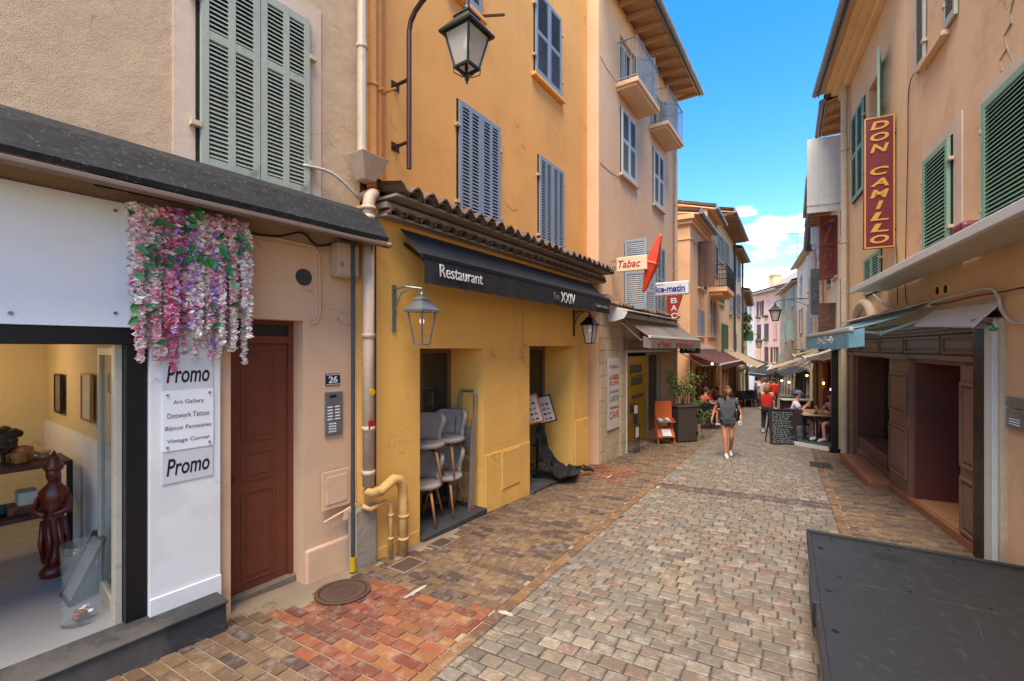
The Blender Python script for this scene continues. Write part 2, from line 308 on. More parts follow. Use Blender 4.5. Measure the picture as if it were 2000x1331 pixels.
def lettering(parent, body, loc, rot, mat, width=None, height=.1, ext=.003, shear=0, bold=0, name='lettering', space=1, align='CENTER'):
    cu = bpy.data.curves.new('t', 'FONT'); cu.body = body; cu.size = 1; cu.align_x = align; cu.align_y = 'CENTER'; cu.shear = shear; cu.offset = bold; cu.extrude = .001; cu.space_character = space
    cu.space_line = 1.0; cu.resolution_u = 4
    t = bpy.data.objects.new('t', cu); COL.objects.link(t); bpy.context.view_layer.update()
    me = bpy.data.meshes.new_from_object(t.evaluated_get(bpy.context.evaluated_depsgraph_get()))
    bpy.data.objects.remove(t); xs = [v.co.x for v in me.vertices]; ys = [v.co.y for v in me.vertices]
    w = max(xs)-min(xs); h = max(ys)-min(ys); cx = (max(xs)+min(xs))/2 if align == 'CENTER' else min(xs); cy = (max(ys)+min(ys))/2
    ky = height/h if height else width/w
    kx = width/w if width else ky
    for v in me.vertices: v.co = ((v.co.x-cx)*kx, (v.co.y-cy)*ky, v.co.z*1000*ext)
    me.materials.clear(); me.materials.append(M[mat]); me.name = name
    o = bpy.data.objects.new(name, me); COL.objects.link(o); o.parent = parent; o.location = loc; o.rotation_euler = rot; return o
def U(px): return (px-HX)/FP
def V(py): return (HY-py)/FP
def gz(x, y): return -GS*max(-6, min(y, 80))
def gp(px, py):
    d = CZ/(-V(py)-GS); return Vector((U(px)*d, d, -GS*d))
def atd(px, py, d): return Vector((U(px)*d, d, CZ+V(py)*d))
class Fac:
    """vertical wall plane: s runs along the street away from the viewer, o outwards to the street, z in world height"""
    def __init__(f, p0, p1, side):
        f.p = Vector(p0); q = Vector(p1); f.L = (q-f.p).length; f.t = (q-f.p)/f.L; f.side = side
        f.sg = -1 if side == 'L' else 1; f.n = Vector((-f.t.y, f.t.x))*f.sg; f.ang = math.atan2(f.t.y, f.t.x); f.z0 = gz(*f.p)
    def s(f, px, o=0):
        P = f.p+f.n*o; u = U(px); return (u*P.y-P.x)/(f.t.x-u*f.t.y)
    def sz(f, px, py, o=0):
        s = f.s(px, o); d = f.p.y+f.n.y*o+f.t.y*s; return s, CZ+V(py)*d
    def g(f, s, o=0): p = f.p+f.t*s+f.n*o; return gz(p.x, p.y)
    def W(f, s, o, z): p = f.p+f.t*s+f.n*o; return Vector((p.x, p.y, z))
    def T(f, org=(0, 0, None)):
        a, b, c = org; c = f.z0 if c is None else c
        return lambda p: (p[0]-a, f.sg*(p[1]-b), p[2]-c)
    def mb(f, org=(0, 0, None)): return MB(f.T(org))
    def root(f, name, label, cat, org=(0, 0, None), group=None, kind=None):
        a, b, c = org; c = f.z0 if c is None else c
        return emp(name, f.W(a, b, c), f.ang, label, cat, group, kind)
    def trot(f): return (rad(90), 0, 0 if f.side == 'L' else rad(180))
    def loc(f, s, o, z, org=(0, 0, None)): return f.T(org)((s, o, z))

def wall_sheet(mb, s0, s1, z0, z1, ops, o=0, mi=0, rmi=None):
    """wall face with openings (sa, sb, za, zb, depth) and their reveals"""
    S = sorted({s0, s1, *[min(max(x, s0), s1) for op in ops for x in op[:2]]}); Z = sorted({z0, z1, *[min(max(x, z0), z1) for op in ops for x in op[2:4]]})
    for a, b in zip(S, S[1:]):
        for c, d in zip(Z, Z[1:]):
            m = ((a+b)/2, (c+d)/2)
            if any(op[0] < m[0] < op[1] and op[2] < m[1] < op[3] for op in ops) or b-a < 1e-4 or d-c < 1e-4: continue
            n = max(1, int((b-a)/2)); 
            for i in range(n):
                x0 = a+(b-a)*i/n; x1 = a+(b-a)*(i+1)/n
                mb.quad((x0, o, c), (x1, o, c), (x1, o, d), (x0, o, d), mi=mi)
    for (a, b, c, d, dp) in ops:
        k = mi if rmi is None else rmi; e = o-dp
        mb.quad((a, o, c), (a, e, c), (a, e, d), (a, o, d), mi=k); mb.quad((b, o, c), (b, o, d), (b, e, d), (b, e, c), mi=k)
        mb.quad((a, o, d), (a, e, d), (b, e, d), (b, o, d), mi=k); mb.quad((a, o, c), (b, o, c), (b, e, c), (a, e, c), mi=k)

_SH = {}
def shutter_mesh(w, h, mat, sg, cols=2, mids=(), slat=.05, rail=.07):
    key = (round(w, 2), round(h, 2), mat, sg, cols, tuple(mids), slat)
    if key in _SH: return _SH[key]
    mb = MB(); th = .035; st = min(.07, w*.12)
    xs = [i*(w-st)/cols for i in range(cols+1)]
    for x in xs: mb.box(x, x+st, -th/2, th/2, 0, h)
    zs = [0]+[h*m for m in mids]+[h-rail]
    for z in zs:
        for i in range(cols): mb.box(xs[i]+st, xs[i+1], -th/2+.002, th/2-.002, z, z+rail*(1.35 if z == 0 else 1))
    mb.mi = 0
    for a, b in zip(zs, zs[1:]):
        z = a+rail*(1.35 if a == 0 else 1)+.01
        n = max(2, int((b-z)/slat)); dz = (b-z)/n
        for k in range(n):
            zz = z+k*dz
            for i in range(cols):
                x0, x1 = xs[i]+st, xs[i+1]; yo = sg*.014
                t = .008; up = dz*.78
                mb.add([(x, y, q) for x in (x0, x1) for (y, q) in ((yo, zz), (-yo, zz+up), (-yo, zz+up+t), (yo, zz+t))],
                       [(0, 1, 2, 3), (4, 7, 6, 5), (0, 4, 5, 1), (3, 2, 6, 7), (0, 3, 7, 4), (1, 5, 6, 2)])
    o = mb.build('shutter', mat); me = o.data; bpy.data.objects.remove(o); _SH[key] = me; return me
def shutter(parent, F, s, o, z, w, h, mat, ang=0, org=(0, 0, None), **k):
    me = shutter_mesh(w, h, mat, F.sg, **k); ob = bpy.data.objects.new('shutter', me); COL.objects.link(ob); ob.parent = parent
    ob.location = F.loc(s, o, z, org); ob.rotation_euler = (0, 0, ang); return ob
def window(F, root, s0, s1, z0, z1, kind, mat, cols=2, mids=(), base=0, sillmat='surround_plaster', slat=.05, kw_single=False):
    """kind: closed | open (leaves flat on the wall) | ajar (leaves standing out) | board"""
    w = (s1-s0)/2
    mb = F.mb()
    if kind == 'closed':
        mb.box(s0-.02, s1+.02, base, base+.012, z0-.02, z1+.02)
        win = mb.build('window', 'gap_shade', root)  # near-black backing board; shade behind the slats is put into its colour
        if kw_single: shutter(win, F, s0+.004, base+.035, z0, w*2-.008, z1-z0, mat, cols=cols, mids=mids, slat=slat)
        else:
          for s in (s0, s0+w): shutter(win, F, s+.004, base+.035, z0, w-.008, z1-z0, mat, cols=cols, mids=mids, slat=slat)
    else:
        d = base-.12
        for a, b, c, e in ((s0, s0+.06, z0, z1), (s1-.06, s1, z0, z1), (s0+.06, s1-.06, z0, z0+.06), (s0+.06, s1-.06, z1-.06, z1), ((s0+s1)/2-.03, (s0+s1)/2+.03, z0+.06, z1-.06)):
            mb.box(a, b, d-.02, d+.03, c, e)
        win = mb.build('window', 'white_metal', root)
        F.mb().box(s0, s1, d-.04, d-.025, z0, z1).build('pane', 'pane', win)
        if kind == 'open':
            shutter(win, F, s0-w-.02, base+.03, z0, w, z1-z0, mat, cols=1, mids=mids, slat=slat); shutter(win, F, s1+.02, base+.03, z0, w, z1-z0, mat, cols=1, mids=mids, slat=slat)
        elif kind == 'ajar':
            a = rad(97); shutter(win, F, s0, base+.02, z0, w, z1-z0, mat, ang=F.sg*a, cols=1, mids=mids, slat=slat); shutter(win, F, s1, base+.02, z0, w, z1-z0, mat, ang=F.sg*rad(55), cols=1, mids=mids, slat=slat)
        elif kind == 'far': shutter(win, F, s1, base+.02, z0, w, z1-z0, mat, ang=F.sg*rad(50), cols=1, mids=mids, slat=slat)
        elif kind == 'half':
            shutter(win, F, s0, base+.02, z0, w, z1-z0, mat, ang=F.sg*rad(95), cols=1, mids=mids, slat=slat); shutter(win, F, s1+.02, base+.03, z0, w, z1-z0, mat, cols=1, mids=mids, slat=slat)
    if sillmat: F.mb().box(s0-.1, s1+.1, base+.002, base+.09, z0-.09, z0-.025).build('sill', sillmat, win, bevel=.008)
    if F.W(s0, 0, 0).y > 11: return win
    h = F.mb()
    for zz in (z0+.2*(z1-z0), z0+.8*(z1-z0)):
        for s in (s0-.03, s1+.03): h.box(s-.035, s+.035, base+.003, base+.06, zz-.02, zz+.02)
    pieces(h, 'hinge', 'pipe_cream', win)
    return win
def tiles(mb, s0, s1, oa, za, ob, zb, pitch=.21, amp=.05, th=.018, rows=1, seg=6):
    """canal tile courses running from the eave (oa,za) up to (ob,zb)"""
    n = max(1, round((s1-s0)/pitch)); pitch = (s1-s0)/n
    for r in range(rows):
        a0, a1 = r/rows, (r+1)/rows+(.12/rows if r < rows-1 else 0)
        lift = .022
        pa = (oa+(ob-oa)*a0, za+(zb-za)*a0+lift); pb = (oa+(ob-oa)*a1, za+(zb-za)*a1)
        vs = []; jit = [R.uniform(-.02, .02) for _ in range(n*2+2)]
        m = n*seg
        for i in range(m+1):
            x = s0+(s1-s0)*i/m; ph = i/seg; h = amp*math.cos(2*math.pi*ph); h = h if h > 0 else h*.7; j = jit[int(ph*2) % len(jit)]
            vs += [(x, pa[0]+j, pa[1]+h), (x, pa[0]+j, pa[1]+h-th), (x, pb[0], pb[1]+h), (x, pb[0], pb[1]+h-th)]
        fs = []
        for i in range(m):
            a = i*4; b = a+4
            fs += [(a, b, b+2, a+2), (a+1, a+3, b+3, b+1), (a, a+1, b+1, b)]
        mb.add(vs, fs)
def building(name, label, F, ztop, D, wallmat, wins=(), over=.45, openings=(), cat='building', group=None, roof='tiles', gutter='zinc', zcut=None, base=0, rise=.3, tilem='terracotta', endwall=True, soffit='soffit_wood', rafters=True, s0=0, s1=None, startwall=True):
    s1 = F.L if s1 is None else s1
    root = F.root(name, label, cat, group=group)
    specs = []
    for w in wins:
        (xa, ya, xb, yb, kind, mt) = w[:6]; kw = w[6] if len(w) > 6 else {}
        a, zt = F.sz(xa, ya, base); a2, zb = F.sz(xa, yb, base); b = F.s(xb, base)
        specs.append((a, b, zb, zt, kind, mt, kw))
    ops = list(openings)+[(a, b, c, d, .16) for (a, b, c, d, k, m, kw) in specs if k != 'closed']
    zb = (F.g(s1)-.5) if zcut is None else zcut
    mb = F.mb(); wall_sheet(mb, s0, s1, zb, ztop, ops, base)
    e = base-.001
    if endwall: mb.quad((s1, e, zb), (s1, -D, zb), (s1, -D, ztop), (s1, e, ztop))
    if startwall: mb.quad((s0, e, zb), (s0, -D, zb), (s0, -D, ztop), (s0, e, ztop))
    mb.quad((s0, -D, zb), (s1, -D, zb), (s1, -D, ztop), (s0, -D, ztop))
    mb.quad((s0, base, ztop), (s1, base, ztop), (s1, -D, ztop), (s0, -D, ztop))
    mb.build('wall', wallmat, root, recalc=False)
    for (a, b, c, d, k, m, kw) in specs: window(F, root, a, b, c, d, k, m, base=base, **kw)
    if roof:
        o1 = base+over; zr = ztop-.02
        rb = F.mb(); rb.slab([(s0-.1, o1, zr), (s1+.1, o1, zr), (s1+.1, -D/2, zr+rise*D/2), (s0-.1, -D/2, zr+rise*D/2)], -.05, 1)
        rb.slab([(s0-.1, -D/2, zr+rise*D/2), (s1+.1, -D/2, zr+rise*D/2), (s1+.1, -D-.3, zr), (s0-.1, -D-.3, zr)], -.05, 1)
        for s in (s0, s1): rb.add([(s, base, ztop), (s, -D, ztop), (s, -D/2, ztop+rise*D/2)], [(0, 1, 2)], 2)
        if roof == 'tiles':
            rb.mi = 0; tiles(rb, s0-.1, s1+.1, o1+.06, zr+.12, -D/2, zr+.12+rise*D/2, rows=max(2, int(D/1.2)), seg=4)
        if rafters:
            n = int((s1-s0)/.55)
            for i in range(n+1):
                x = s0+.05+(s1-s0-.1)*i/max(1, n); rb.box(x-.04, x+.04, base, o1-.03, zr-.11, zr-.002, 1)
        rf = rb.build('roof', [tilem, soffit, wallmat], root, recalc=False)
        if gutter:
            g = F.mb(); g.tube([(s0-.12, o1+.09, zr-.0), (s1+.12, o1+.09, zr-.0)], .075, 10); g.box(s0-.1, s1+.1, o1+.002, o1+.03, zr-.1, zr+.09)
            g.build('gutter', gutter, rf)
    return root
def pipe(F, root, s, z0, z1, r=.055, o=.09, mat='pipe_cream', name='drainpipe', clips=2.2, org=(0, 0, None)):
    mb = F.mb(org); mb.tube([(s, o, z0), (s, o, z1)], r, 10)
    z = z0+1.1
    while z < z1: mb.tube([(s, o, z), (s, o, z+.04)], r*1.22, 10); mb.beam((s, o, z+.02), (s, 0, z+.02), .02, .02); z += clips
    return mb.build(name, mat, root)
def awning(name, label, F, s0, s1, ob, zb, of, zf, val, mat, barmat='white_metal', cat='awning', group=None, scallop=0, cass=.1, arms=True, valmat=None, text=(), cassmat=None, ends=False):
    org = (s0, 0, F.g(s0)); r = F.root(name, label, cat, org, group)
    mb = F.mb(org); n = 10
    for i in range(6):  # canopy sheet, slightly sagging between wall and bar
        a, b = i/6, (i+1)/6
        fo = lambda t: (ob+(of-ob)*t, zb+(zf-zb)*t-.03*math.sin(math.pi*t)*(of-ob))
        (o0, z0), (o1, z1) = fo(a), fo(b)
        mb.quad((s0, o0, z0), (s1, o0, z0), (s1, o1, z1), (s0, o1, z1))
    mb.build('canopy', mat, r, smooth=True, recalc=False)
    F.mb(org).box(s0-.03, s1+.03, of-.02, of+.035, zf-.03, zf+.03).build('front_bar', barmat, r, bevel=.01)
    if val:
        v = F.mb(org); m = max(12, int((s1-s0)/.12)); pts = []
        for i in range(m+1):
            x = s0+(s1-s0)*i/m; w = .012*math.sin(i*1.9)+R.uniform(-.004, .004); dz = scallop*abs(math.sin(i*math.pi/3))
            pts.append(((x, of+.03, zf-.03), (x, of+.03+w*.5, zf-val*.5), (x, of+.03+w, zf-val-dz)))
        for a, b in zip(pts, pts[1:]):
            v.quad(a[0], b[0], b[1], a[1]); v.quad(a[1], b[1], b[2], a[2])
        if ends:
            for s in (s0, s1): v.quad((s, of+.03, zf-.03), (s, of+.03, zf-val), (s, of-.15, zf-val*.9), (s, of-.15, zf+.02))
        vo = v.build('valance', valmat or mat, r, smooth=True, recalc=False)
    if cass: F.mb(org).box(s0-.05, s1+.05, max(.005, ob-.12), ob+.03, zb-.02, zb+cass).build('cassette', cassmat or barmat, r, bevel=.015)
    if arms:
        for s in (s0+.12, s1-.12):
            am = F.mb(org); mid = ((s+.25*(1 if s == s0+.12 else -1)), (ob+of)/2, min(zb, zf)-.06)
            am.tube([(s, .03, zb-.14), mid, (s, of, zf-.02)], .02, 8); am.ball(mid, .035); am.build('arm', barmat, r)
    for (body, xa, xb, h, mt, dz) in text:
        lettering(r, body, F.loc((xa+xb)/2, of+.05, zf-val*.5+dz, org), F.trot(), mt, width=xb-xa, height=h)
    return r
def cable(name, label, pts, r=.012, mat='cable_white', group=None):
    P = [Vector(p) for p in pts]; c = P[0].copy(); out = []
    for i in range(len(P)-1):   # catmull-rom smoothing
        p0, p1, p2, p3 = P[max(i-1, 0)], P[i], P[i+1], P[min(i+2, len(P)-1)]
        for k in range(5):
            t = k/5; out.append(.5*((2*p1)+(p2-p0)*t+(2*p0-5*p1+4*p2-p3)*t*t+(3*p1-p0-3*p2+p3)*t**3)-c)
    out.append(P[-1]-c)
    mb = MB(); mb.tube(out, r, 6); o = mb.build(name, mat, smooth=True, loc=c); return tag(o, label, 'cable', group)
# ------------------------------------------------------------------ facade planes
L1 = Fac((-4.57, .74), (-1.62, 4.84), 'L'); L2 = Fac((-1.545, 4.75), (1.91, 10.01), 'L'); L3 = Fac((1.91, 10.01), (5.46, 15.27), 'L')
L4 = Fac((7.04, 18), (9.14, 21.3), 'L'); L5 = Fac((9.14, 21.3), (10.86, 24.1), 'L'); L6 = Fac((10.86, 24.1), (14.78, 30.4), 'L')
L7 = Fac((14.78, 30.4), (17.63, 35), 'L'); L8 = Fac((17.8, 35.2), (24.3, 47), 'L')
R0 = Fac((2.17, -1.0), (6.19, 7.13), 'R'); R2 = Fac((6.19, 7.13), (8.3, 11.39), 'R'); R3 = Fac((8.45, 11.45), (9.45, 13.1), 'R')
R4 = Fac((9.45, 13.1), (11.76, 17), 'R'); R5 = Fac((11.76, 17), (15.15, 22.5), 'R'); R6 = Fac((15.15, 22.5), (19.2, 29), 'R')
R7 = Fac((19.26, 29), (23.8, 38), 'R'); R8 = Fac((23.8, 38), (28.27, 48), 'R'); R9 = Fac((28.3, 48), (28.7, 53.9), 'R'); R10 = Fac((28.8, 54), (31.5, 64), 'R')
def interp(pts, y):
    for a, b in zip(pts, pts[1:]):
        if y <= b[1]: return a[0]+(b[0]-a[0])*(y-a[1])/(b[1]-a[1])
    return pts[-1][0]
LW = [(-6.5, -2)]+[(-1.62-(4.84-.74)*.72, .74), (-1.62, 4.84), (1.91, 10.01), (5.46, 15.27), (7.3, 18), (17.63, 35), (24.3, 47), (27, 60)]
RW = [(1.2, -3), (6.19, 7.13), (8.3, 11.39), (11.76, 17), (19.2, 29), (23.8, 38), (28.27, 48), (28.6, 54), (31.5, 64)]
# ------------------------------------------------------------------ ground
def ground():
    mb = MB(); X = [-400, -60, -20, -5, 5, 20, 60, 400]; Y = [-300, -60, -6, 0, 10, 20, 40, 80, 150, 400]
    for i in range(len(X)-1):
        for j in range(len(Y)-1):
            mb.quad(*[(x, y, gz(x, y)-.012) for x, y in ((X[i], Y[j]), (X[i+1], Y[j]), (X[i+1], Y[j+1]), (X[i], Y[j+1]))])
    tag(mb.build('ground', 'joint_sand', recalc=False), kind='structure')
ground()
O2 = Vector((0, 3.85)); TS = Vector((.5145, .8575)).normalized(); NS = Vector((TS.y, -TS.x))
def ab(a, b): return O2+TS*a+NS*b
def inpoly(x, y, P):
    c = False; j = len(P)-1
    for i in range(len(P)):
        if (P[i][1] > y) != (P[j][1] > y) and x < (P[j][0]-P[i][0])*(y-P[i][1])/(P[j][1]-P[i][1])+P[i][0]: c = not c
        j = i
    return c
REDP = [tuple(gp(*q)[:2]) for q in ((505, 1175), (745, 1130), (960, 1195), (850, 1335), (640, 1345))]
RED2 = [tuple(gp(*q)[:2]) for q in ((1160, 905), (1240, 915), (1215, 945), (1140, 925))]
def pal(cols):
    c = hexc(R.choice(cols)); mu = hexc('#998a76')
    if cols is STONE: c = tuple(.75*x+.25*y for x, y in zip(c, mu))
    k = R.uniform(.84, 1.14)*(.46 if cols is STONE else .52); return (min(1, c[0]*k), min(1, c[1]*k), min(1, c[2]*k), 1)
STONE = ['#c2b49c', '#9c8c78', '#958673', '#a3917c', '#8d8271', '#98907f', '#ab9a80', '#ae967a', '#9c8370', '#8c8a7e', '#b3a48d', '#a5806a', '#857a6c', '#a69b87', '#958f80', '#b08f70', '#938470']
BRICK = ['#8a6b4b', '#8f6f4c', '#84654a', '#8c6d48', '#93744f', '#86684c', '#80634a', '#7a5b46', '#65493e', '#58433d', '#977850', '#7c5d48']
REDB = ['#a65a34', '#994c2e', '#ae6439', '#8c4632', '#a05638', '#b27040', '#854633']
ORB = ['#a0703f', '#94673c', '#85603f', '#a3743f', '#7a553c']
def paver(mb, a0, a1, b0, b1, col, h=.0, gap=.006, ch=.007, jit=.003):
    a0 += gap; a1 -= gap; b0 += gap; b1 -= gap
    c = [(a0, b0), (a1, b0), (a1, b1), (a0, b1)]; hh = h+R.uniform(-.002, .003); tl = [R.uniform(-.0015, .0015) for _ in c]
    vs = []
    ca = (a0+a1)/2; cb = (b0+b1)/2
    for i, (a, b) in enumerate(c):
        a += R.uniform(-jit, jit); b += R.uniform(-jit, jit); p = ab(a, b); q = ab(a+(ch if a < ca else -ch), b+(ch if b < cb else -ch))
        g = gz(p.x, p.y); g2 = gz(q.x, q.y); vs += [(p.x, p.y, g-.011), (p.x, p.y, g+hh-.005), (q.x, q.y, g2+hh+tl[i])]
    fs = [(2, 5, 8, 11)]
    for i in range(4):
        j = (i+1) % 4; fs += [(i*3, j*3, j*3+1, i*3+1), (i*3+1, j*3+1, j*3+2, i*3+2)]
    mb.col = col; mb.add(vs, fs)
ROADW = 2.57; BANDA = (4.85, 5.2)
def paving():
    mb = MB(); a = -6; r = 0
    while a < 62:
        dh = .132*(1 if a < 22 else 2); b = -.0 - (r % 2)*.08-R.uniform(0, .03)
        inb = BANDA[0] <= a+dh/2 <= BANDA[1]
        while b < ROADW-.03:
            w = R.uniform(.145, .178)*(1 if a < 22 else 2)
            b0, b1 = max(b, 0), min(b+w, ROADW)
            if ROADW-b1 < .08: b1 = ROADW
            if b1-b0 > .05 and not (inb): paver(mb, a, a+dh, b0, b1, pal(STONE))
            b = b1
        a += dh; r += 1
    mb.col = (.028, .024, .02, 1)
    for i in range(34):
        q = [ab(a_, b_) for a_, b_ in ((-6+i*2, -.02), (-4+i*2, -.02), (-4+i*2, ROADW+.02), (-6+i*2, ROADW+.02))]; mb.add([(p.x, p.y, gz(*p)-.006) for p in q], [(0, 1, 2, 3)])
    a = BANDA[0]-.02   # brown drainage band of narrow bricks
    b = 0
    while b < ROADW-.05: paver(mb, BANDA[0]+.02, BANDA[0]+.16, b, b+.22, pal(['#6b4a3c', '#74513f', '#5f463c'])); paver(mb, BANDA[0]+.16, BANDA[0]+.3, b, b+.22, pal(['#6b4a3c', '#74513f', '#5f463c'])); b += .22
    tag(mb.build('road', 'stone_paver', recalc=False), kind='structure')
    for nm, sgn in (('pavement_left', -1), ('pavement_right', 1)):
        mb = MB(); a = -6; r = 0
        edge = 0 if sgn < 0 else ROADW
        while a < 58:   # edging course along the road
            w = .22; 
            c = pal(ORB if a < 9 else BRICK)
            b0 = -.115 if sgn < 0 else ROADW
            if not (sgn > 0 and a > 45): paver(mb, a, a+w, b0, b0+.115, c)
            a += w
        a = -6
        k = 1
        while a < 58:
            k = 1 if a < 14 else 2 if a < 30 else 4
            dh = .104*k; off = (r % 2)*.105*k+(r % 5)*.02
            b = .115+off-.21*k
            while b < (3.6 if sgn < 0 else 3.2):
                b0, b1 = max(b, .115), b+.21*k; b += .21*k
                if b1-b0 < .04: continue
                if sgn < 0: q0, q1 = -b1, -b0
                else: q0, q1 = ROADW+b0, ROADW+b1
                p = ab(a+dh/2, (q0+q1)/2)
                wl = interp(LW, p.y); wr = interp(RW, p.y)
                if sgn < 0:
                    lim = wl-.05
                    if p.y < 6.2: lim = wl+.30+.12*math.sin(p.y*5)+R.uniform(-.05, .06)
                    if p.y < 3.3: lim = wl+.12
                    if p.x < lim: continue
                elif p.x > wr+.1: continue
                red = inpoly(p.x, p.y, REDP) or inpoly(p.x, p.y, RED2)
                paver(mb, a, a+dh, q0, q1, pal(REDB if red else BRICK), gap=.0055, ch=.003, jit=.002, h=-.002)
            a += dh; r += 1
        tag(mb.build(nm, 'brick_paver', recalc=False), kind='structure')
paving()
def patch(name, pts, mat, label, cat, h=.014, th=.01, group=None):
    c = sum((Vector(p) for p in pts), Vector((0, 0)))/len(pts); z = gz(*c)
    mb = MB(); mb.slab([(p[0]-c.x, p[1]-c.y, gz(*p)-z+h) for p in pts][::1], th)
    o = mb.build(name, mat, loc=(c.x, c.y, z)); tag(o, label, cat, group); return o
def manhole():
    c = gp(670, 1157); r = emp('manhole_cover', (c.x, c.y, c.z), 0, 'round rusty iron manhole cover set in the red bricks before the brown door', 'manhole cover')
    tl = -GS
    mb = MB(lambda p: (p[0], p[1], p[2]+tl*p[1])); mb.lathe((0, 0, .004), [(.245, 0), (.245, .01), (.21, .011), (.21, .0), (.2, .0), (.2, .01), (.001, .011)], 40); mb.build('rim', 'manhole_iron', r)
    mb = MB(lambda p: (p[0], p[1], p[2]+tl*p[1]))
    for i in range(-5, 6):
        for j in range(-5, 6):
            if i*i+j*j < 24: mb.box(i*.032-.009, i*.032+.009, j*.032-.009, j*.032+.009, .013, .018)
    mb.build('tread_pattern', 'manhole_iron', r)
manhole()
for px, py, w, lab in ((795, 1105, .17, 'small square utility cover at the foot of the yellow drainpipe'), (862, 1062, .14, 'small square utility cover in front of the chair recess')):
    c = gp(px, py); q = c.xy
    r = emp('utility_cover', (c.x, c.y, c.z), math.atan2(TS.y, TS.x), lab, 'utility cover', 'square utility covers in the pavement')
    T = lambda p: (p[0], p[1], p[2]-GS*TS.y*p[0])
    m = MB(T); m.box(-w, w, -w*.75, w*.75, .0, .012); m.build('frame', 'concrete', r); m = MB(T); m.box(-w+.03, w-.03, -w*.75+.03, w*.75-.03, .004, .016); m.build('plate', 'manhole_iron', r)
def drain():
    c = gp(1603, 909); r = emp('drain_grate', (c.x, c.y, c.z), math.atan2(TS.y, TS.x), 'rusty iron drain grate at the right edge of the cobbles', 'drain grate')
    T = lambda p: (p[0], p[1], p[2]-GS*TS.y*p[0])
    m = MB(T); m.box(-.3, .3, -.2, .2, -.005, .004); m.build('pit', 'gap_shade', r)
    m = MB(T)
    for i in range(9): m.box(-.3+i*.072, -.26+i*.072, -.2, .2, .004, .014)
    for y in (-.2, -.01, .17): m.box(-.3, .32, y, y+.03, .006, .016)
    m.build('bars', 'iron_grate', r)
drain()
for i, (px, py, w, h, lab) in enumerate([(812, 1157, .3, .06, 'worn white paint mark beside the red brick patch'), (988, 1200, .16, .06, 'worn white paint smear on the edge of the cobbles'), (1190, 932, .3, .05, 'white painted dash on the left pavement near the black cloth'), (1285, 953, .22, .06, 'pale paint spill at the left end of the brown brick band')]):
    c = gp(px, py).xy; a = TS if i != 1 else NS; b = Vector((-a.y, a.x))
    pts = [c+a*w/2*math.cos(t)*R.uniform(.8, 1.1)+b*h/2*math.sin(t)*R.uniform(.6, 1.2) for t in [k*math.pi/8 for k in range(16)]]
    patch('paint_mark', [tuple(p) for p in pts], 'street_paint', lab, 'paint mark', h=.008, th=.004, group='paint marks on the paving')

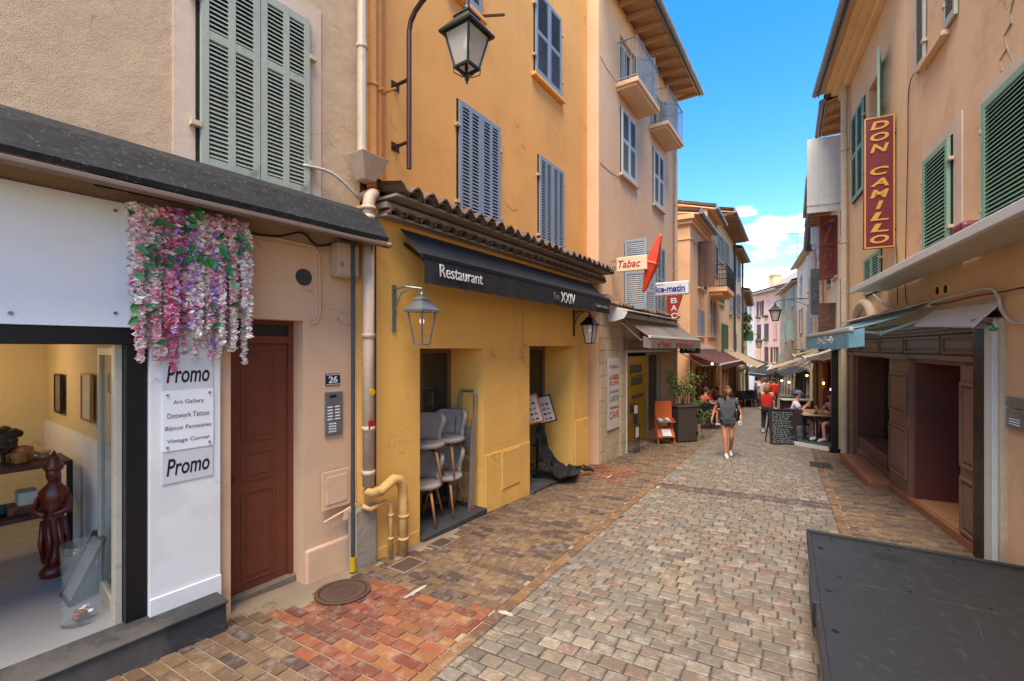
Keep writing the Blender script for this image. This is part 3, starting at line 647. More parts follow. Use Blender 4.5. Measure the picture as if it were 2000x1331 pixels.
# ------------------------------------------------------------------ left building 1: Promo shop and door 26
def build_L1():
    F = L1; r = F.root('shop_building', 'pinkish beige rendered house with the white Promo shop front and brown street door', 'building')
    zt = 9.5
    sO1 = F.s(262); dA, dB = F.s(449), F.s(592)
    zf = .03
    doorT = F.sz(592, 627)[1]; zdoor = F.g(dA)+.03
    awz = 3.02
    # upper wall, rough render
    mb = F.mb(); wall_sheet(mb, 0, F.L, 2.95, zt, []); mb.quad((F.L, 0, -1), (F.L, -8, -1), (F.L, -8, zt), (F.L, 0, zt)); mb.quad((0, 0, -1), (0, -8, -1), (0, -8, zt), (0, 0, zt)); mb.quad((0, 0, zt), (F.L, 0, zt), (F.L, -8, zt), (0, -8, zt))
    mb.build('upper_wall', 'beige_render', r, recalc=False)
    # ground-floor wall right of the shop
    sP = F.s(425)
    mb = F.mb(); wall_sheet(mb, sP-.06, F.L, -.8, 2.95, [(dA, dB, -.8, doorT, .24)]); mb.build('ground_floor_wall', 'pink_plaster', r, recalc=False)
    # pier beside door, protruding lower plinth
    mb = F.mb(); a, b = F.s(596), F.s(688); mb.box(a, b, -.02, .03, -.8, F.g(a)+.3); mb.build('plinth', 'pink_plaster', r, bevel=.02)
    a0, zt0 = F.sz(628, 925, .035); a1 = F.s(683, .035); zb0 = F.sz(628, 1000, .035)[1]
    mb = F.mb(); mb.box(a0, a1, .034, .05, zb0, zt0); mb.box(a0+.04, a1-.04, .05, .058, zb0+.05, zt0-.05); mb.build('meter_hatch', 'pink_plaster', r, bevel=.006)
    mb = F.mb(); mb.tube([(a0, .07, zb0-.1), (a1+.05, .07, zb0-.02)], .012, 8); mb.box(a0+.22, a0+.27, .05, .085, zb0-.14, zb0-.05); mb.build('gas_pipe', 'pink_plaster', r)
    # street door 26
    dr = F.mb(); o = -.2; dt = F.sz(592, 672, -.2)[1]
    dr.box(dA, dA+.05, o-.04, o+.03, zdoor, doorT); dr.box(dB-.05, dB, o-.04, o+.03, zdoor, doorT); dr.box(dA+.05, dB-.05, o-.04, o+.04, dt, dt+.07); dr.box(dA+.05, dB-.05, o-.04, o+.03, doorT-.04, doorT)
    dr.box(dA+.05, dB-.05, o-.05, o+.005, zdoor, dt)
    x0, x1 = dA+.17, dB-.17; H = dt-zdoor
    for (c, d) in ((.03, .40), (.44, .56), (.60, .965)):
        z0, z1 = zdoor+H*c, zdoor+H*d
        dr.box(x0, x1, o+.005, o+.014, z0, z0+.02); dr.box(x0, x1, o+.005, o+.014, z1-.02, z1); dr.box(x0, x0+.02, o+.005, o+.014, z0+.02, z1-.02); dr.box(x1-.02, x1, o+.005, o+.014, z0+.02, z1-.02)
        dr.box(x0+.05, x1-.05, o+.005, o+.011, z0+.05, z1-.05)
    door = dr.build('door', 'brown_door', r, bevel=.004)
    F.mb().box(dA+.05, dB-.05, o-.02, o-.01, dt+.07, doorT-.04).build('transom_pane', 'pane', door)
    F.mb().box(dA+.09, dA+.115, o+.004, o+.012, zdoor+.98, zdoor+1.06).build('keyhole_plate', 'iron_brown', door)
    F.mb().box(dA-.02, dB+.02, -.24, -.12, zdoor-.3, zdoor-.004).build('threshold', 'concrete', r, bevel=.01)
    # niche above the door, round vent
    s, z = F.sz(593, 542); mb = F.mb(); 
    for k in range(9):
        zz = z-.065+k*.016; w = math.sqrt(max(0, .075**2-(zz-z)**2)); mb.box(s-w, s+w, .004, .014, zz, zz+.007)
    mb.tube([(s, -.002, z), (s, .008, z)], .08, 24); mb.build('vent_grille', 'dark_pipe', r)
    s0 = F.s(480); s1, z1 = F.sz(624, 500); mb = F.mb(); pts = [(s0-.3, .012, z1+.08)]+[(s0+.1, .012, z1+.09), (s1-.12, .012, z1+.08)]+[(s1-.12+.12*math.sin(t), .012, z1-.04+.12*math.cos(t)) for t in (.3, .8, 1.3)]+[(s1, .012, doorT+.08), (s1-.03, .012, doorT-.0), (s1-.1, .012, doorT-.03)]
    mb.tube(pts, .011, 8); mb.build('plaster_cable', 'pink_plaster', r, smooth=True)
    # number plate and intercom
    s0, zt0 = F.sz(635, 731); s1 = F.s(663); zb0 = F.sz(635, 754)[1]
    F.mb().box(s0, s1, .002, .012, zb0, zt0).build('number_plate', 'navy_enamel', r, bevel=.003)
    bd = F.mb(); t = .008
    bd.box(s0+t, s1-t, .012, .014, zb0+t, zb0+t+.006); bd.box(s0+t, s1-t, .012, .014, zt0-t-.006, zt0-t); bd.build('plate_border', 'ink_white', r)
    lettering(r, '26', F.loc((s0+s1)/2, .0135, (zb0+zt0)/2), F.trot(), 'ink_white', width=(s1-s0)*.62, height=(zt0-zb0)*.6, bold=.03)
    s0, zt0 = F.sz(633, 767); s1 = F.s(667); zb0 = F.sz(633, 853)[1]
    ic = F.mb().box(s0, s1, .002, .022, zb0, zt0).build('intercom', 'steel', r, bevel=.004)
    h = zt0-zb0; w = s1-s0; k = F.mb(); k.box(s0+w*.25, s0+w*.62, .022, .025, zt0-h*.13, zt0-h*.07); k.build('display', 'ink_black', ic)
    k = F.mb()
    for i in range(5):
        for a in (.12, .55): k.box(s0+w*a, s0+w*(a+.28), .022, .026, zt0-h*(.33+.07*i)-.012, zt0-h*(.33+.07*i))
    for i in range(4):
        for j in range(3): k.box(s0+w*(.2+.15*j), s0+w*(.3+.15*j), .022, .027, zb0+h*(.08+.06*i), zb0+h*(.08+.06*i)+.012)
    k.build('buttons', 'white_enamel', ic)
    # shuttered window with painted surround
    wa, zb = F.sz(386, 330); wb = F.s(599); zwt = F.sz(598, 46)[1]
    sa, sb = F.s(337), F.s(626)
    sur = F.mb(); sur.box(sa, wa, .0, .012, zb-.2, zwt+.2); sur.box(wb, sb, .0, .012, zb-.2, zwt+.2); sur.box(wa, wb, .0, .012, zwt, zwt+.2); sur.box(wa, wb, .0, .012, zb-.2, zb); sur.build('window_surround', 'surround_plaster', r)
    wn = window(F, r, wa, wb, zb, zwt, 'closed', 'sage_shutter', cols=2, mids=(.62,), base=.012, sillmat=None, slat=.036); wn['label'] = 'large window with weathered sage green louvred shutters closed'
    # awning wall strip below (dark brown plaster under awning), white fascia
    s0 = 0; zA = F.sz(0, 348, .05)[1]; zB = F.sz(0, 633, .05)[1]; sW = F.s(292, .05)
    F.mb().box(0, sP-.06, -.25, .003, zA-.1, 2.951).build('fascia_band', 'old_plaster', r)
    fs = F.mb(); fs.box(0, sW, .003, .05, zB, zA); fs.box(0, sW, .05, .058, zB, zB+.012); fs.build('fascia_board', 'white_enamel', r, bevel=.004)
    sc = F.mb()
    for px in (225, ):
        for py in (412, 612):
            s, z = F.sz(px, py, .05); sc.tube([(s, .05, z), (s, .06, z)], .012, 10)
    s, z = F.sz(20, 612, .05); sc.tube([(s, .05, z), (s, .06, z)], .012, 10)
    pieces(sc, 'screw', 'steel', r)
    # dark frame
    sj, sk = F.s(243), F.s(285)
    fr = F.mb(); fr.box(0, sk, -.2, .04, zB-.12, zB-.003); fr.box(sj, sk, -.2, .03, -.02, zB-.12); fr.build('shop_frame', 'black_metal', r, bevel=.004)
    # white pilaster with plinth board
    pa, pb = sk+.003, sP; mb = F.mb(); mb.box(pa, pb, -.2, .06, F.g(pb)+.1, zB-.004); mb.box(pa-.002, pb+.002, .06, .075, F.g(pb)+.1, F.g(pb)+.37); mb.build('pilaster', 'white_wall', r, bevel=.006)
    F.mb().box(pb+.003, dA-.002, -.2, .02, -.8, doorT+.3).build('door_jamb', 'pink_plaster', r)
    # step of black slate
    zs = .02
    st = F.mb(); st.box(0, F.s(446, .3), -.0, .27, -.8, zs-.0); st.box(0, F.s(446, .3)+.01, -.02, .29, zs, zs+.02); st.build('step', 'slate_slab', r, bevel=.008)
    # plaques
    def plaque(pxl, pyt, pxr, pyb, mat, th=.006, name='plaque'):
        o = .062; s0, zt = F.sz(pxl, pyt, o); s1 = F.s(pxr, o); z0 = F.sz(pxl, pyb, o)[1]
        return F.mb().box(s0, s1, o, o+th, z0, zt).build(name, mat, r, bevel=.0015), s0, s1, z0, zt
    for (t, b) in ((702, 765), (888, 948)):
        p, s0, s1, z0, zt = plaque(316, t, 416, b, 'vinyl_paper')
        lettering(r, 'Promo', F.loc((s0+s1)/2, .0685, (z0+zt)/2+.005), F.trot(), 'ink_black', width=(s1-s0)*.84, height=(zt-z0)*.56, shear=.18, bold=.015, ext=.001)
    p, s0, s1, z0, zt = plaque(316, 765, 416, 884, 'white_enamel', .01)
    for i, t in enumerate(('Art Gallery', 'Dotwork Tattoo', 'Bijoux Fantaisies', 'Vintage Corner')):
        lettering(r, t, F.loc((s0+s1)/2, .0735, zt-(zt-z0)*(.2+.215*i)), F.trot(), 'ink_grey', width=(s1-s0)*(.6, .82, .9, .84)[i], height=(zt-z0)*.085, ext=.001)
    k = F.mb()
    for s in (s0+.03, s1-.03):
        for z in (z0+.03, zt-.03): k.tube([(s, .07, z), (s, .085, z)], .008, 8)
    pieces(k, 'plaque_screw', 'steel', r)
    # interior room: side walls, back wall, floor, ceiling
    D = -3.6; q = F.mb(); sd = sk+.02
    q.quad((sd, -.2, zf), (sd, D, zf), (sd, D, zB), (sd, -.2, zB)); q.quad((-1.2, D, zf), (sd, D, zf), (sd, D, zB), (-1.2, D, zB)); q.quad((-1.2, 0, zf), (-1.2, D, zf), (-1.2, D, zB), (-1.2, 0, zB))
    q.build('inner_wall', 'inner_cream', r, recalc=False)
    F.mb().box(sd-.012, sd-.002, D, -.22, .03, 1.15).build('wainscot', 'white_wall', r)
    F.mb().box(-1.2, sd, D, .0, zf-.05, zf).build('shop_floor', 'white_floor', r)
    F.mb().box(-1.2, sd, D, -.0, zB, zB+.05).build('ceiling', 'white_wall', r)
    # open glass door leaf with aluminium frame
    hs = F.s(243)-.01; p0 = F.loc(hs, -.1, zf)
    a = MB(); w = .66; h = zB-.14-zf
    a.box(0, .05, -.02, .02, 0, h); a.box(w-.05, w, -.02, .02, 0, h); a.box(.05, w-.05, -.02, .02, 0, .1); a.box(.05, w-.05, -.02, .02, h-.06, h)
    lf = a.build('glass_door', 'offwhite_metal', r, loc=p0, rot=(0, 0, rad(86)), bevel=.003)
    a = MB(); a.box(.05, w-.05, -.004, .004, .1, h-.06); a.build('glass', 'door_glass', lf)
    F.mb().box(sj-.045, sj-.002, -.12, -.04, zf, zB-.12).build('door_post', 'offwhite_metal', r, bevel=.004)
    return r
build_L1()
# ------------------------------------------------------------------ left building 2: orange restaurant house
def build_L2():
    F = L2; r = F.root('restaurant_building', 'orange rendered house with blue shutters over a yellow restaurant ground floor and tiled ledge', 'building')
    zt = 11.0; zl = 3.15; B = -.28
    sE = F.s(1148)
    # openings in the lower front
    a1, b1 = F.s(820), F.s(945); a2, b2 = F.s(1034), F.s(1121)
    h1 = F.sz(820, 681)[1]; h2 = F.sz(1034, 676)[1]
    f1 = F.g(b1)+.05; f2 = F.g(b2)+.05
    mb = F.mb(); wall_sheet(mb, 0, sE, -1.4, zl+.35, [(a1, b1, F.g(b1)-.3, h1, .62), (a2, b2, F.g(b2)-.3, h2, .66)])
    mb.quad((sE, 0, -1.4), (sE, B, -1.4), (sE, B, zl+.35), (sE, 0, zl+.35)); mb.quad((0, 0, -1), (0, B, -1), (0, B, zl+.35), (0, 0, zl+.35)); mb.quad((0, 0, zl+.35), (sE, 0, zl+.35), (sE, B, zl+.35), (0, B, zl+.35))
    mb.build('lower_wall', 'yellow_plaster', r, recalc=False)
    # niches: dark window frame, panes, slate floor
    for (a, b, h, f, dp, k) in ((a1, b1, h1, f1, .62, 0), (a2, b2, h2, f2, .66, 1)):
        m = F.mb(); o = -dp+.01; m.box(a, b, o-.08, o-.05, f, h); m.box(a, a+.06, o-.05, o, f, h); m.box(b-.07, b, o-.05, o, f, h); m.box(a+.06, b-.07, o-.05, o, h-.07, h); m.box(a+.06, b-.07, o-.05, o, f, f+.12); m.box((a+b)/2-.03, (a+b)/2+.03, o-.05, o, f+.12, h-.07)
        wn = m.build('niche_window', 'brown_panel', r, bevel=.004)
        m = F.mb(); m.box(a+.06, b-.07, o-.045, o-.035, f+.12, h-.07); m.build('pane', 'pane', wn)
        m = F.mb(); m.hslab([(a+.001, .06, F.g(a)+.03), (b-.001, .06, F.g(b)+.08), (b-.001, -dp, F.g(b)+.1), (a+.001, -dp, F.g(a)+.05)], .4); m.build('sill_slab', 'slate_slab', r)
    # access panel, joints, cameras
    s0, zt1 = F.sz(978, 883); s1 = F.s(1013); zb1 = F.sz(978, 957)[1]
    m = F.mb(); m.box(s0, s1, 0, .03, zb1, zt1); m.build('access_panel', 'yellow_plaster', r, bevel=.008)
    s0, z0 = F.sz(945, 868)
    m = F.mb(); m.box(b1+.02, a2-.01, 0, .018, F.g(a2)-.2, F.g(b1)+.82); m.box(0, a1-.02, 0, .012, -.8, F.g(0)+.1); m.box(b2+.04, sE, 0, .02, -1.2, F.g(b2)+1.05); pieces(m, 'dado', 'yellow_plaster', r, bevel=.012)
    m = F.mb()
    for px, py in ((958, 690), (1018, 676), (1016, 693)):
        s, z = F.sz(px, py); m.box(s-.03, s+.03, .001, .06, z-.03, z+.03); m.tube([(s, .06, z), (s+.06, .1, z-.01)], .02, 8)
    s, z = F.sz(1020, 676); m.tube([(s, .012, z+.05), (s, .012, z+.55)], .012, 6)
    pieces(m, 'alarm_sensor', 'pipe_yellow', r)
    # upper wall, set back behind the tiled ledge; pilaster strip to the end with stone-framed side door
    zs = zl+.2
    m = F.mb(); sd0, sd1 = F.s(1150, B), F.s(1166, B); hd = F.sz(1150, 690, B)[1]
    wall_sheet(m, 0, F.L, -1.4, zt, [(0, sE-.15, -1.4, zl+.2, .0), (sE-.15, F.L-.28, -1.4, hd, .3)], o=B)
    m.quad((0, B, 2), (0, -8, 2), (0, -8, zt), (0, B, zt)); m.quad((F.L, B, -1.4), (F.L, -8, -1.4), (F.L, -8, zt), (F.L, B, zt)); m.quad((0, B, zt), (F.L, B, zt), (F.L, -8, zt), (0, -8, zt))
    m.build('upper_wall', 'orange_plaster', r, recalc=False)
    m = F.mb()
    z = F.g(sE)-.1; k = 0
    while z < hd-.1:
        w = .16+.05*(k % 2); m.box(F.L-.28, F.L-.28+w, B-.28, B+.02+.006*(k % 3), z, z+.24); z += .25; k += 1
    for i in range(5): m.box(sE+(F.L-.28-sE)*(i/5), sE+(F.L-.28-sE)*((i+1)/5)-.01, B-.28, B+.03, hd+.0+.06*math.sin(math.pi*(i+.5)/5), hd+.22+.05*math.sin(math.pi*(i+.5)/5))
    m.build('stone_surround', 'limestone', r, bevel=.012)
    m = F.mb(); m.box(sE-.15, F.L-.28, B-.27, B-.22, -1.4, hd+.01); m.box(sE, F.L-.3, B-.22, B-.205, -.7, 1.2); m.build('side_door', 'brown_panel', r)
    # ledge: two rows of canal tiles on corbel
    lg = F.mb(); s0, s1 = F.s(748, .1), F.L-.02
    lg.box(s0, s1, B, .16, zl+.34, zl+.4, 2)
    PT = .225; n = int((s1-s0)/PT)
    for row, (of, zz, rr) in enumerate(((.2, zl+.28, .1), (.36, zl+.46, .105))):
        for i in range(n):
            c = s0+PT/2+i*PT+(PT/2 if row else 0); c = min(c, s1-.1); arc = []
            j = R.uniform(-.015, .015)
            for ring, o in enumerate((B, of+j)):
                for q in range(7): t = math.pi*q/6; arc.append((c+rr*math.cos(t), o, zz+.055*math.sin(t)*1.25+(.03 if ring == 0 else 0)))
            for ring, o in enumerate((B, of+j)):
                for q in range(7): t = math.pi*q/6; arc.append((c+(rr-.018)*math.cos(t), o, zz+.055*math.sin(t)*1.25-.018+(.03 if ring == 0 else 0)))
            fs = [(q, q+1, 8+q, 7+q) for q in range(6)]+[(14+q, 21+q, 22+q, 15+q) for q in range(6)]+[(7+q, 8+q, 22+q, 21+q) for q in range(6)]
            lg.add(arc, fs, 0 if row == 0 else 1)
        lg.box(s0, s1, B, of-.05, zz-.028, zz, 2)
    for i in range(n*2):   # cover tiles on top slope (concave up, mossy)
        pass
    tiles(lg, s0, s1, .38, zl+.5, B, zl+.66, pitch=.225, amp=.05, rows=2); 
    o = lg.build('tile_ledge', ['mossy_tile', 'mossy_tile', 'old_plaster'], r, recalc=False)
    # windows
    k1 = dict(base=B, sillmat=None, cols=2, slat=.05)
    for (pa, pt, pb_, zbv, mids) in ((893, 196, 973, zl+.55, ()), (1050.5, 304, 1098, zl+.55, ())):
        s0, z1 = F.sz(pa, pt, B); s1 = F.s(pb_, B); w = window(F, r, s0, s1, zbv, z1, 'closed', 'blue_shutter', **k1)
    s0, z0 = F.sz(1043, 143, B); s1 = F.s(1093, B); zt2 = z0+1.55
    window(F, r, s0, s1, z0, zt2, 'closed', 'blue_shutter', base=B, cols=1, mids=(.48,), sillmat='orange_plaster')
    s1, z0 = F.sz(935, 27, B); s0 = F.s(880, B); window(F, r, s0, s1, z0-.05, zt2, 'closed', 'blue_shutter', base=B, cols=1, mids=(.48,), sillmat='orange_plaster')
    m = F.mb(); s0, z0 = F.sz(942, 32, B); m.beam((s0, B, z0), (s0-.02, B+.42, z0-.16), .025, .03); m.build('iron_tie', 'iron_brown', r)
    # downpipes at the left edge
    for px, o, rr, mt in ((727, -.05, .055, 'pipe_orange'), (738, -.1, .05, 'pipe_orange'), (749, -.2, .025, 'pipe_orange')): pipe(F, r, F.s(px, o), 3.72 if px != 749 else 3.8, zt, rr, o, mt)
    s = F.s(712, .02); 
    pipe(F, r, s-.03, 4.0, zt, .05, .02, 'pipe_cream')
    # hopper, elbow and main pipe down to the pavement
    zc = F.sz(712, 318, .05)[1]; m = F.mb(); q = (.17, .1)
    m.add([(s-.17, -.05, zc+.06), (s+.18, -.05, zc+.06), (s+.18, .2, zc+.06), (s-.17, .2, zc+.06), (s-.06, -.05, zc-.18), (s+.08, -.05, zc-.18), (s+.08, .1, zc-.18), (s-.06, .1, zc-.18)], [(0, 1, 2, 3), (4, 7, 6, 5), (0, 4, 5, 1), (1, 5, 6, 2), (2, 6, 7, 3), (3, 7, 4, 0)])
    m.build('rain_hopper', 'pipe_pink', r, bevel=.008)
    sp = F.s(717, .09); za = F.sz(725, 376, .1)[1]
    m = F.mb(); m.tube([(sp+.12, -.12, za), (sp+.11, .02, za+.01), (sp+.08, .09, za-.01), (sp+.02, .11, za-.06), (sp, .11, za-.16), (sp, .11, za-.3)], .062, 14)
    m.tube([(sp, .11, za-.16), (sp, .11, za-.2)], .075, 14); zlow = F.sz(717, 950, .11)[1]
    m.tube([(sp, .11, za-.3), (sp, .11, zlow)], .058, 14)
    for z in (za-.3, 2.1, 1.15, .7): m.tube([(sp, .11, z), (sp, .11, z+.05)], .068, 14)
    m.build('drainpipe', 'pipe_pink', r, smooth=True)
    m = F.mb(); px = sp+.5  # yellow boxed bend near the ground
    zb = zlow
    m.tube([(sp-.02, .1, zb-.03), (sp+.02, .13, zb-.07), (sp+.12, .15, zb-.08), (sp+.3, .15, zb-.0), (sp+.38, .15, zb-.02), (sp+.44, .14, zb-.12), (sp+.45, .14, zb-.3), (sp+.45, .14, F.g(px)-.02)], .055, 12)
    m.tube([(sp-.05, .08, zb-.2), (sp+.02, .11, zb-.25), (sp+.2, .12, zb-.22), (sp+.27, .12, zb-.26), (sp+.29, .12, zb-.36), (sp+.29, .12, F.g(px)-.02)], .025, 10)
    for z in (zb-.45, zb-.7): m.tube([(sp+.45, .14, z), (sp+.45, .14, z+.03)], .064, 12); m.tube([(sp+.29, .12, z+.05), (sp+.29, .12, z+.08)], .032, 12)
    m.build('waste_pipe', 'pipe_yellow', r, smooth=True)
    m = F.mb(); m.box(sp-.14, sp+.16, -.05, .07, -.9, zb-.22); m.build('pipe_plinth', 'old_plaster', r, bevel=.03)
    m = F.mb(); m.tube([(F.s(688, .04), .05, 3.4), (F.s(688, .04), .05, F.g(0)+.1)], .02, 8); m.tube([(F.s(734, .04), .03, 3.2), (F.s(734, .04), .03, F.g(0)+.75)], .012, 8); m.build('conduit', 'dark_pipe', r)
    m = F.mb(); m.tube([(F.s(688, .04), .05, F.g(0)+.16), (F.s(688, .04), .05, F.g(0)+.02)], [.03, .035], 10); m.build('conduit_cap', 'yellow_cap', r)
    m = F.mb(); m.tube([(sp+.0, .165, 1.55), (sp+.0, .172, 1.55)], .035, 14); m.build('round_sticker', 'yellow_board', r)
    s0, z0 = F.sz(707, 833, .16); m = F.mb(); m.box(sp-.045, sp+.03, .168, .172, z0-.045, z0+.045); m.build('square_sticker', 'ink_red', r)
    m = F.mb()
    for px, py, w in ((772, 382, .09), (802, 386, .055)):
        s, z = F.sz(px, py, B); m.box(s-w, s+w, B, B+.09, z-.06, z+.07)
    pieces(m, 'junction_box', 'pipe_pink', r, bevel=.01)
    m = F.mb(); s, z = F.sz(676, 508); s = .0
    return r
repair_root = build_L2()
# meter box on the pink house
def meter():
    F = L1; s0, zt = F.sz(655, 474, .1); s1 = F.s(694, .1); zb = F.sz(655, 540, .1)[1]
    m = F.mb((s0, 0, zb)); r = F.root('electric_box', 'beige metal cable box fixed under the end of the dark dirty awning', 'electric box', (s0, 0, zb))
    m.box(s0, s1, .01, .14, zb, zt); m.box(s0-.005, s1+.005, .14, .155, zb+.02, zt+.002); m.build('housing', 'pipe_pink', r, bevel=.006)
    m = F.mb((s0, 0, zb)); m.box(s0+.02, s0+.05, .155, .165, zb+.1, zb+.14); m.build('latch', 'steel', r)
meter()

# ------------------------------------------------------------------ awnings on the near left
def left_awnings():
    F = L1; sE = F.L+.02; org = (0, 0, 2.95)
    r = F.root('awning', 'long black bird-stained folded awning over the white Promo shop front', 'awning', org)
    m = F.mb(org); za, zb = 3.47, 3.14; pr = [(.005, za), (.12, za-.03), (.26, za-.12), (.40, zb+.03), (.45, zb-.03), (.44, zb-.07)]
    n = 20
    for i in range(n):
        x0, x1 = sE*i/n, sE*(i+1)/n
        for (o0, z0), (o1, z1) in zip(pr, pr[1:]): m.quad((x0, o0, z0), (x1, o0, z0), (x1, o1, z1), (x0, o1, z1))
    m.quad((sE, .005, za), *[(sE, o, z) for o, z in pr[1:]], (sE, .01, zb+.1)); m.build('canopy', 'dirty_fabric', r, smooth=False, recalc=False)
    m = F.mb(org); m.box(0, sE-.02, .36, .44, zb-.115, zb-.075); m.tube([(sE-.02, .44, zb-.1), (sE+.03, .46, zb-.1)], .025, 10); m.build('front_bar', 'awning_beam', r, bevel=.01)
    for s in (F.s(205, .3), F.s(275, .3), sE-.3):
        m = F.mb(org); m.beam((s, .01, zb+.05), (s, .38, zb-.04), .035, .05); m.tube([(s, .04, zb-.02), (s+.5, .2, zb-.05), (s+.25, .36, zb-.07)], .02, 8); m.build('arm', 'black_metal', r)
    m = F.mb(org); m.tube([(0, .1, za-.1), (sE-.02, .1, za-.1)], .04, 10); m.build('roller', 'black_metal', r)
    F = L2; s0 = F.s(770); s1 = F.s(1187, .433)-.0
    awning('awning', 'black restaurant awning with white lettering under the tiled ledge', F, s0, s1, .08, 3.33, .433, 2.98, .29, 'black_fabric', 'black_metal', cass=0,
           text=(('Restaurant', s0+.22, s0+1.0, .14, 'ink_white', .02), ('XXIV', s0+3.13, s0+3.66, .17, 'ink_white', .0), ('Le', s0+2.9, s0+3.06, .11, 'ink_grey', .0), ('Cuisine maison', s1-.72, s1-.1, .075, 'ink_grey', -.02)))
    m = MB()
left_awnings()

# ------------------------------------------------------------------ lanterns
def lantern_head(r, x, y, z, w, h, mat, glassm, bulb='bulb_white', glazed=True, cap=1.0):
    """four-sided lantern; (x,y,z) is the top ring; w = width at the top, h = glass height"""
    a = w/2; b = w*.27; bt = .012*w/.3
    P = lambda k, t: (x+(a+(b-a)*t)*(1 if k in (0, 3) else -1), y+(a+(b-a)*t)*(1 if k in (0, 1) else -1), z-h*t)
    m = MB()
    for k in range(4): m.beam(P(k, 0), P(k, 1), bt*2, bt*2); m.beam(P(k, 1), P((k+1) % 4, 1), bt*2, bt*2); m.beam(P(k, 0), P((k+1) % 4, 0), bt*2.4, bt*2.4)
    m.build('frame', mat, r)
    if glazed:
        for k in range(4):
            g = MB(); g.slab([P(k, .03), P((k+1) % 4, .03), P((k+1) % 4, .97), P(k, .97)], .004); g.build('glass_pane', glassm, r)
    m = MB(); q = math.pi/4; s2 = math.sqrt(2)
    m.lathe((x, y, z), [(a*1.28*s2, -.01), (a*1.3*s2, .015), (a*.62*s2, h*.3*cap), (a*.6*s2, h*.33*cap), (a*.66*s2, h*.34*cap), (a*.4*s2, h*.44*cap), (.02, h*.47*cap)], 4, rot=q); m.build('cap', mat, r)
    m = MB(); m.lathe((x, y, z+h*.45*cap), [(.02, 0), (w*.12, .03*w), (w*.14, .12*w), (w*.08, .2*w), (w*.03, .26*w)], 12); m.build('finial', mat, r, smooth=True)
    m = MB(); m.tube([(x, y, z+.01), (x, y, z-h*.16)], w*.05, 8); m.ball((x, y, z-h*.3), w*.13, 12, 8, sz=1.3); m.build('bulb', bulb, r, smooth=True)
def lanterns():
    # big bracket lantern on the orange wall
    F = L2; B = -.28; s, z = F.sz(799, 200, .35)
    d = 4.62; base = F.W(s, B, z)
    r = emp('street_lamp', base, F.ang, 'large dark lantern hanging from a curved brown bracket on the orange wall', 'street lamp')
    L = lambda p: (p[0], -p[1], p[2])   # o -> -y
    oo = .5; zt = F.sz(799, -40, B+.5)[1]-z; zb = F.sz(799, 330, B+.5)[1]-z
    # lantern centre from the photograph's ray through the head
    hd = 4.87; c = atd(912, 68, hd); loc = Matrix.Rotation(-F.ang, 3, 'Z') @ (c-base)
    pole = Matrix.Rotation(-F.ang, 3, 'Z') @ (atd(799, 200, 5.34)-base)
    zt = atd(799, 62, 5.34).z-base.z; zb = atd(799, 330, 5.34).z-base.z
    pts = [(pole.x, pole.y, zb), (pole.x, pole.y, zt)]
    lt = loc.z+.3
    for t in (.2, .4, .6, .8, 1): ang = t*math.pi*.5; pts.append((pole.x+(loc.x-pole.x)*(1-math.cos(ang))*.6, pole.y+(loc.y-pole.y)*(1-math.cos(ang))*.6, zt+.34*math.sin(ang)))
    pts.append((pole.x+(loc.x-pole.x)*.85, pole.y+(loc.y-pole.y)*.85, zt+.4)); pts.append((loc.x, loc.y, zt+.36)); pts.append((loc.x, loc.y, lt-.04))
    m = MB(); m.tube(pts, .03, 10); 
    for py in (155, 277):
        zz = atd(799, py, 5.34).z-base.z; m.tube([(pole.x, pole.y, zz), (pole.x-.02, .0, zz-.02)], .02, 8); m.box(pole.x-.06, pole.x+.06, -.01, .006, zz-.06, zz+.04)
    m.build('bracket', 'iron_brown', r, smooth=False)
    sub = emp('lamp_head', (loc.x, loc.y, loc.z), rad(-35)-F.ang); sub.parent = r; sub['label'] = None; del sub['label']
    lantern_head(sub, 0, 0, 0, .33, .36, 'lantern_green', 'lantern_glass', cap=1.45)
    m = MB()
    b = .33*.27; zb2 = -.36
    for k in range(4):
        sx, sy = ((1, 1), (-1, 1), (-1, -1), (1, -1))[k]
        m.beam((sx*b, sy*b, zb2), (sx*.015, sy*.015, zb2-.1), .012, .012); m.tube([(sx*b*1.15, sy*b*1.15, zb2+.01), (sx*b*1.1, sy*b*1.1, zb2-.06), (sx*.03, sy*.03, zb2-.1)], .006, 6)
    m.lathe((0, 0, zb2-.17), [(.001, 0), (.014, .01), (.012, .03), (.024, .045), (.02, .08), (.012, .1)], 10); m.build('bottom_cage', 'lantern_green', sub)
    # two restaurant wall lanterns
    first = None
    for (px, py, pw, ph, o, lab) in ((824, 612, 60, 105, .3, 'unglazed zinc wall lantern with a white bulb left of the chair recess'), (1152, 637, 36, 58, .3, 'small dark wall lantern at the far end of the yellow restaurant front')):
        s, z = F.sz(px, py, o); org = (s, 0, z); d = F.W(s, o, z).y; w = pw/FP*d*.62; hh = ph/FP*d*.62
        r = F.root('wall_lantern', lab, 'wall lantern', org, 'wall lanterns on the yellow restaurant front')
        mt = 'zinc' if px < 1000 else 'black_metal'
        lantern_head(r, 0, -o, .02, w*1.0, hh, mt, 'lantern_glass', glazed=px > 1000)
        m = MB(); sx = -(.14 if px < 1000 else .1); 
        m.box(sx-.025, sx+.025, -.02, .0, -.2, hh*.85); m.tube([(sx, -.02, hh*.74), (sx*.7, -o*.5, hh*.8), (0, -o, hh*.74), (0, -o, .02+hh*.45)], .011, 8); m.tube([(sx, -.02, hh*.1), (sx*.8, -o*.3, hh*.6), (sx*.5, -o*.7, hh*.77)], .009, 8); m.build('bracket', mt, r)
lanterns()

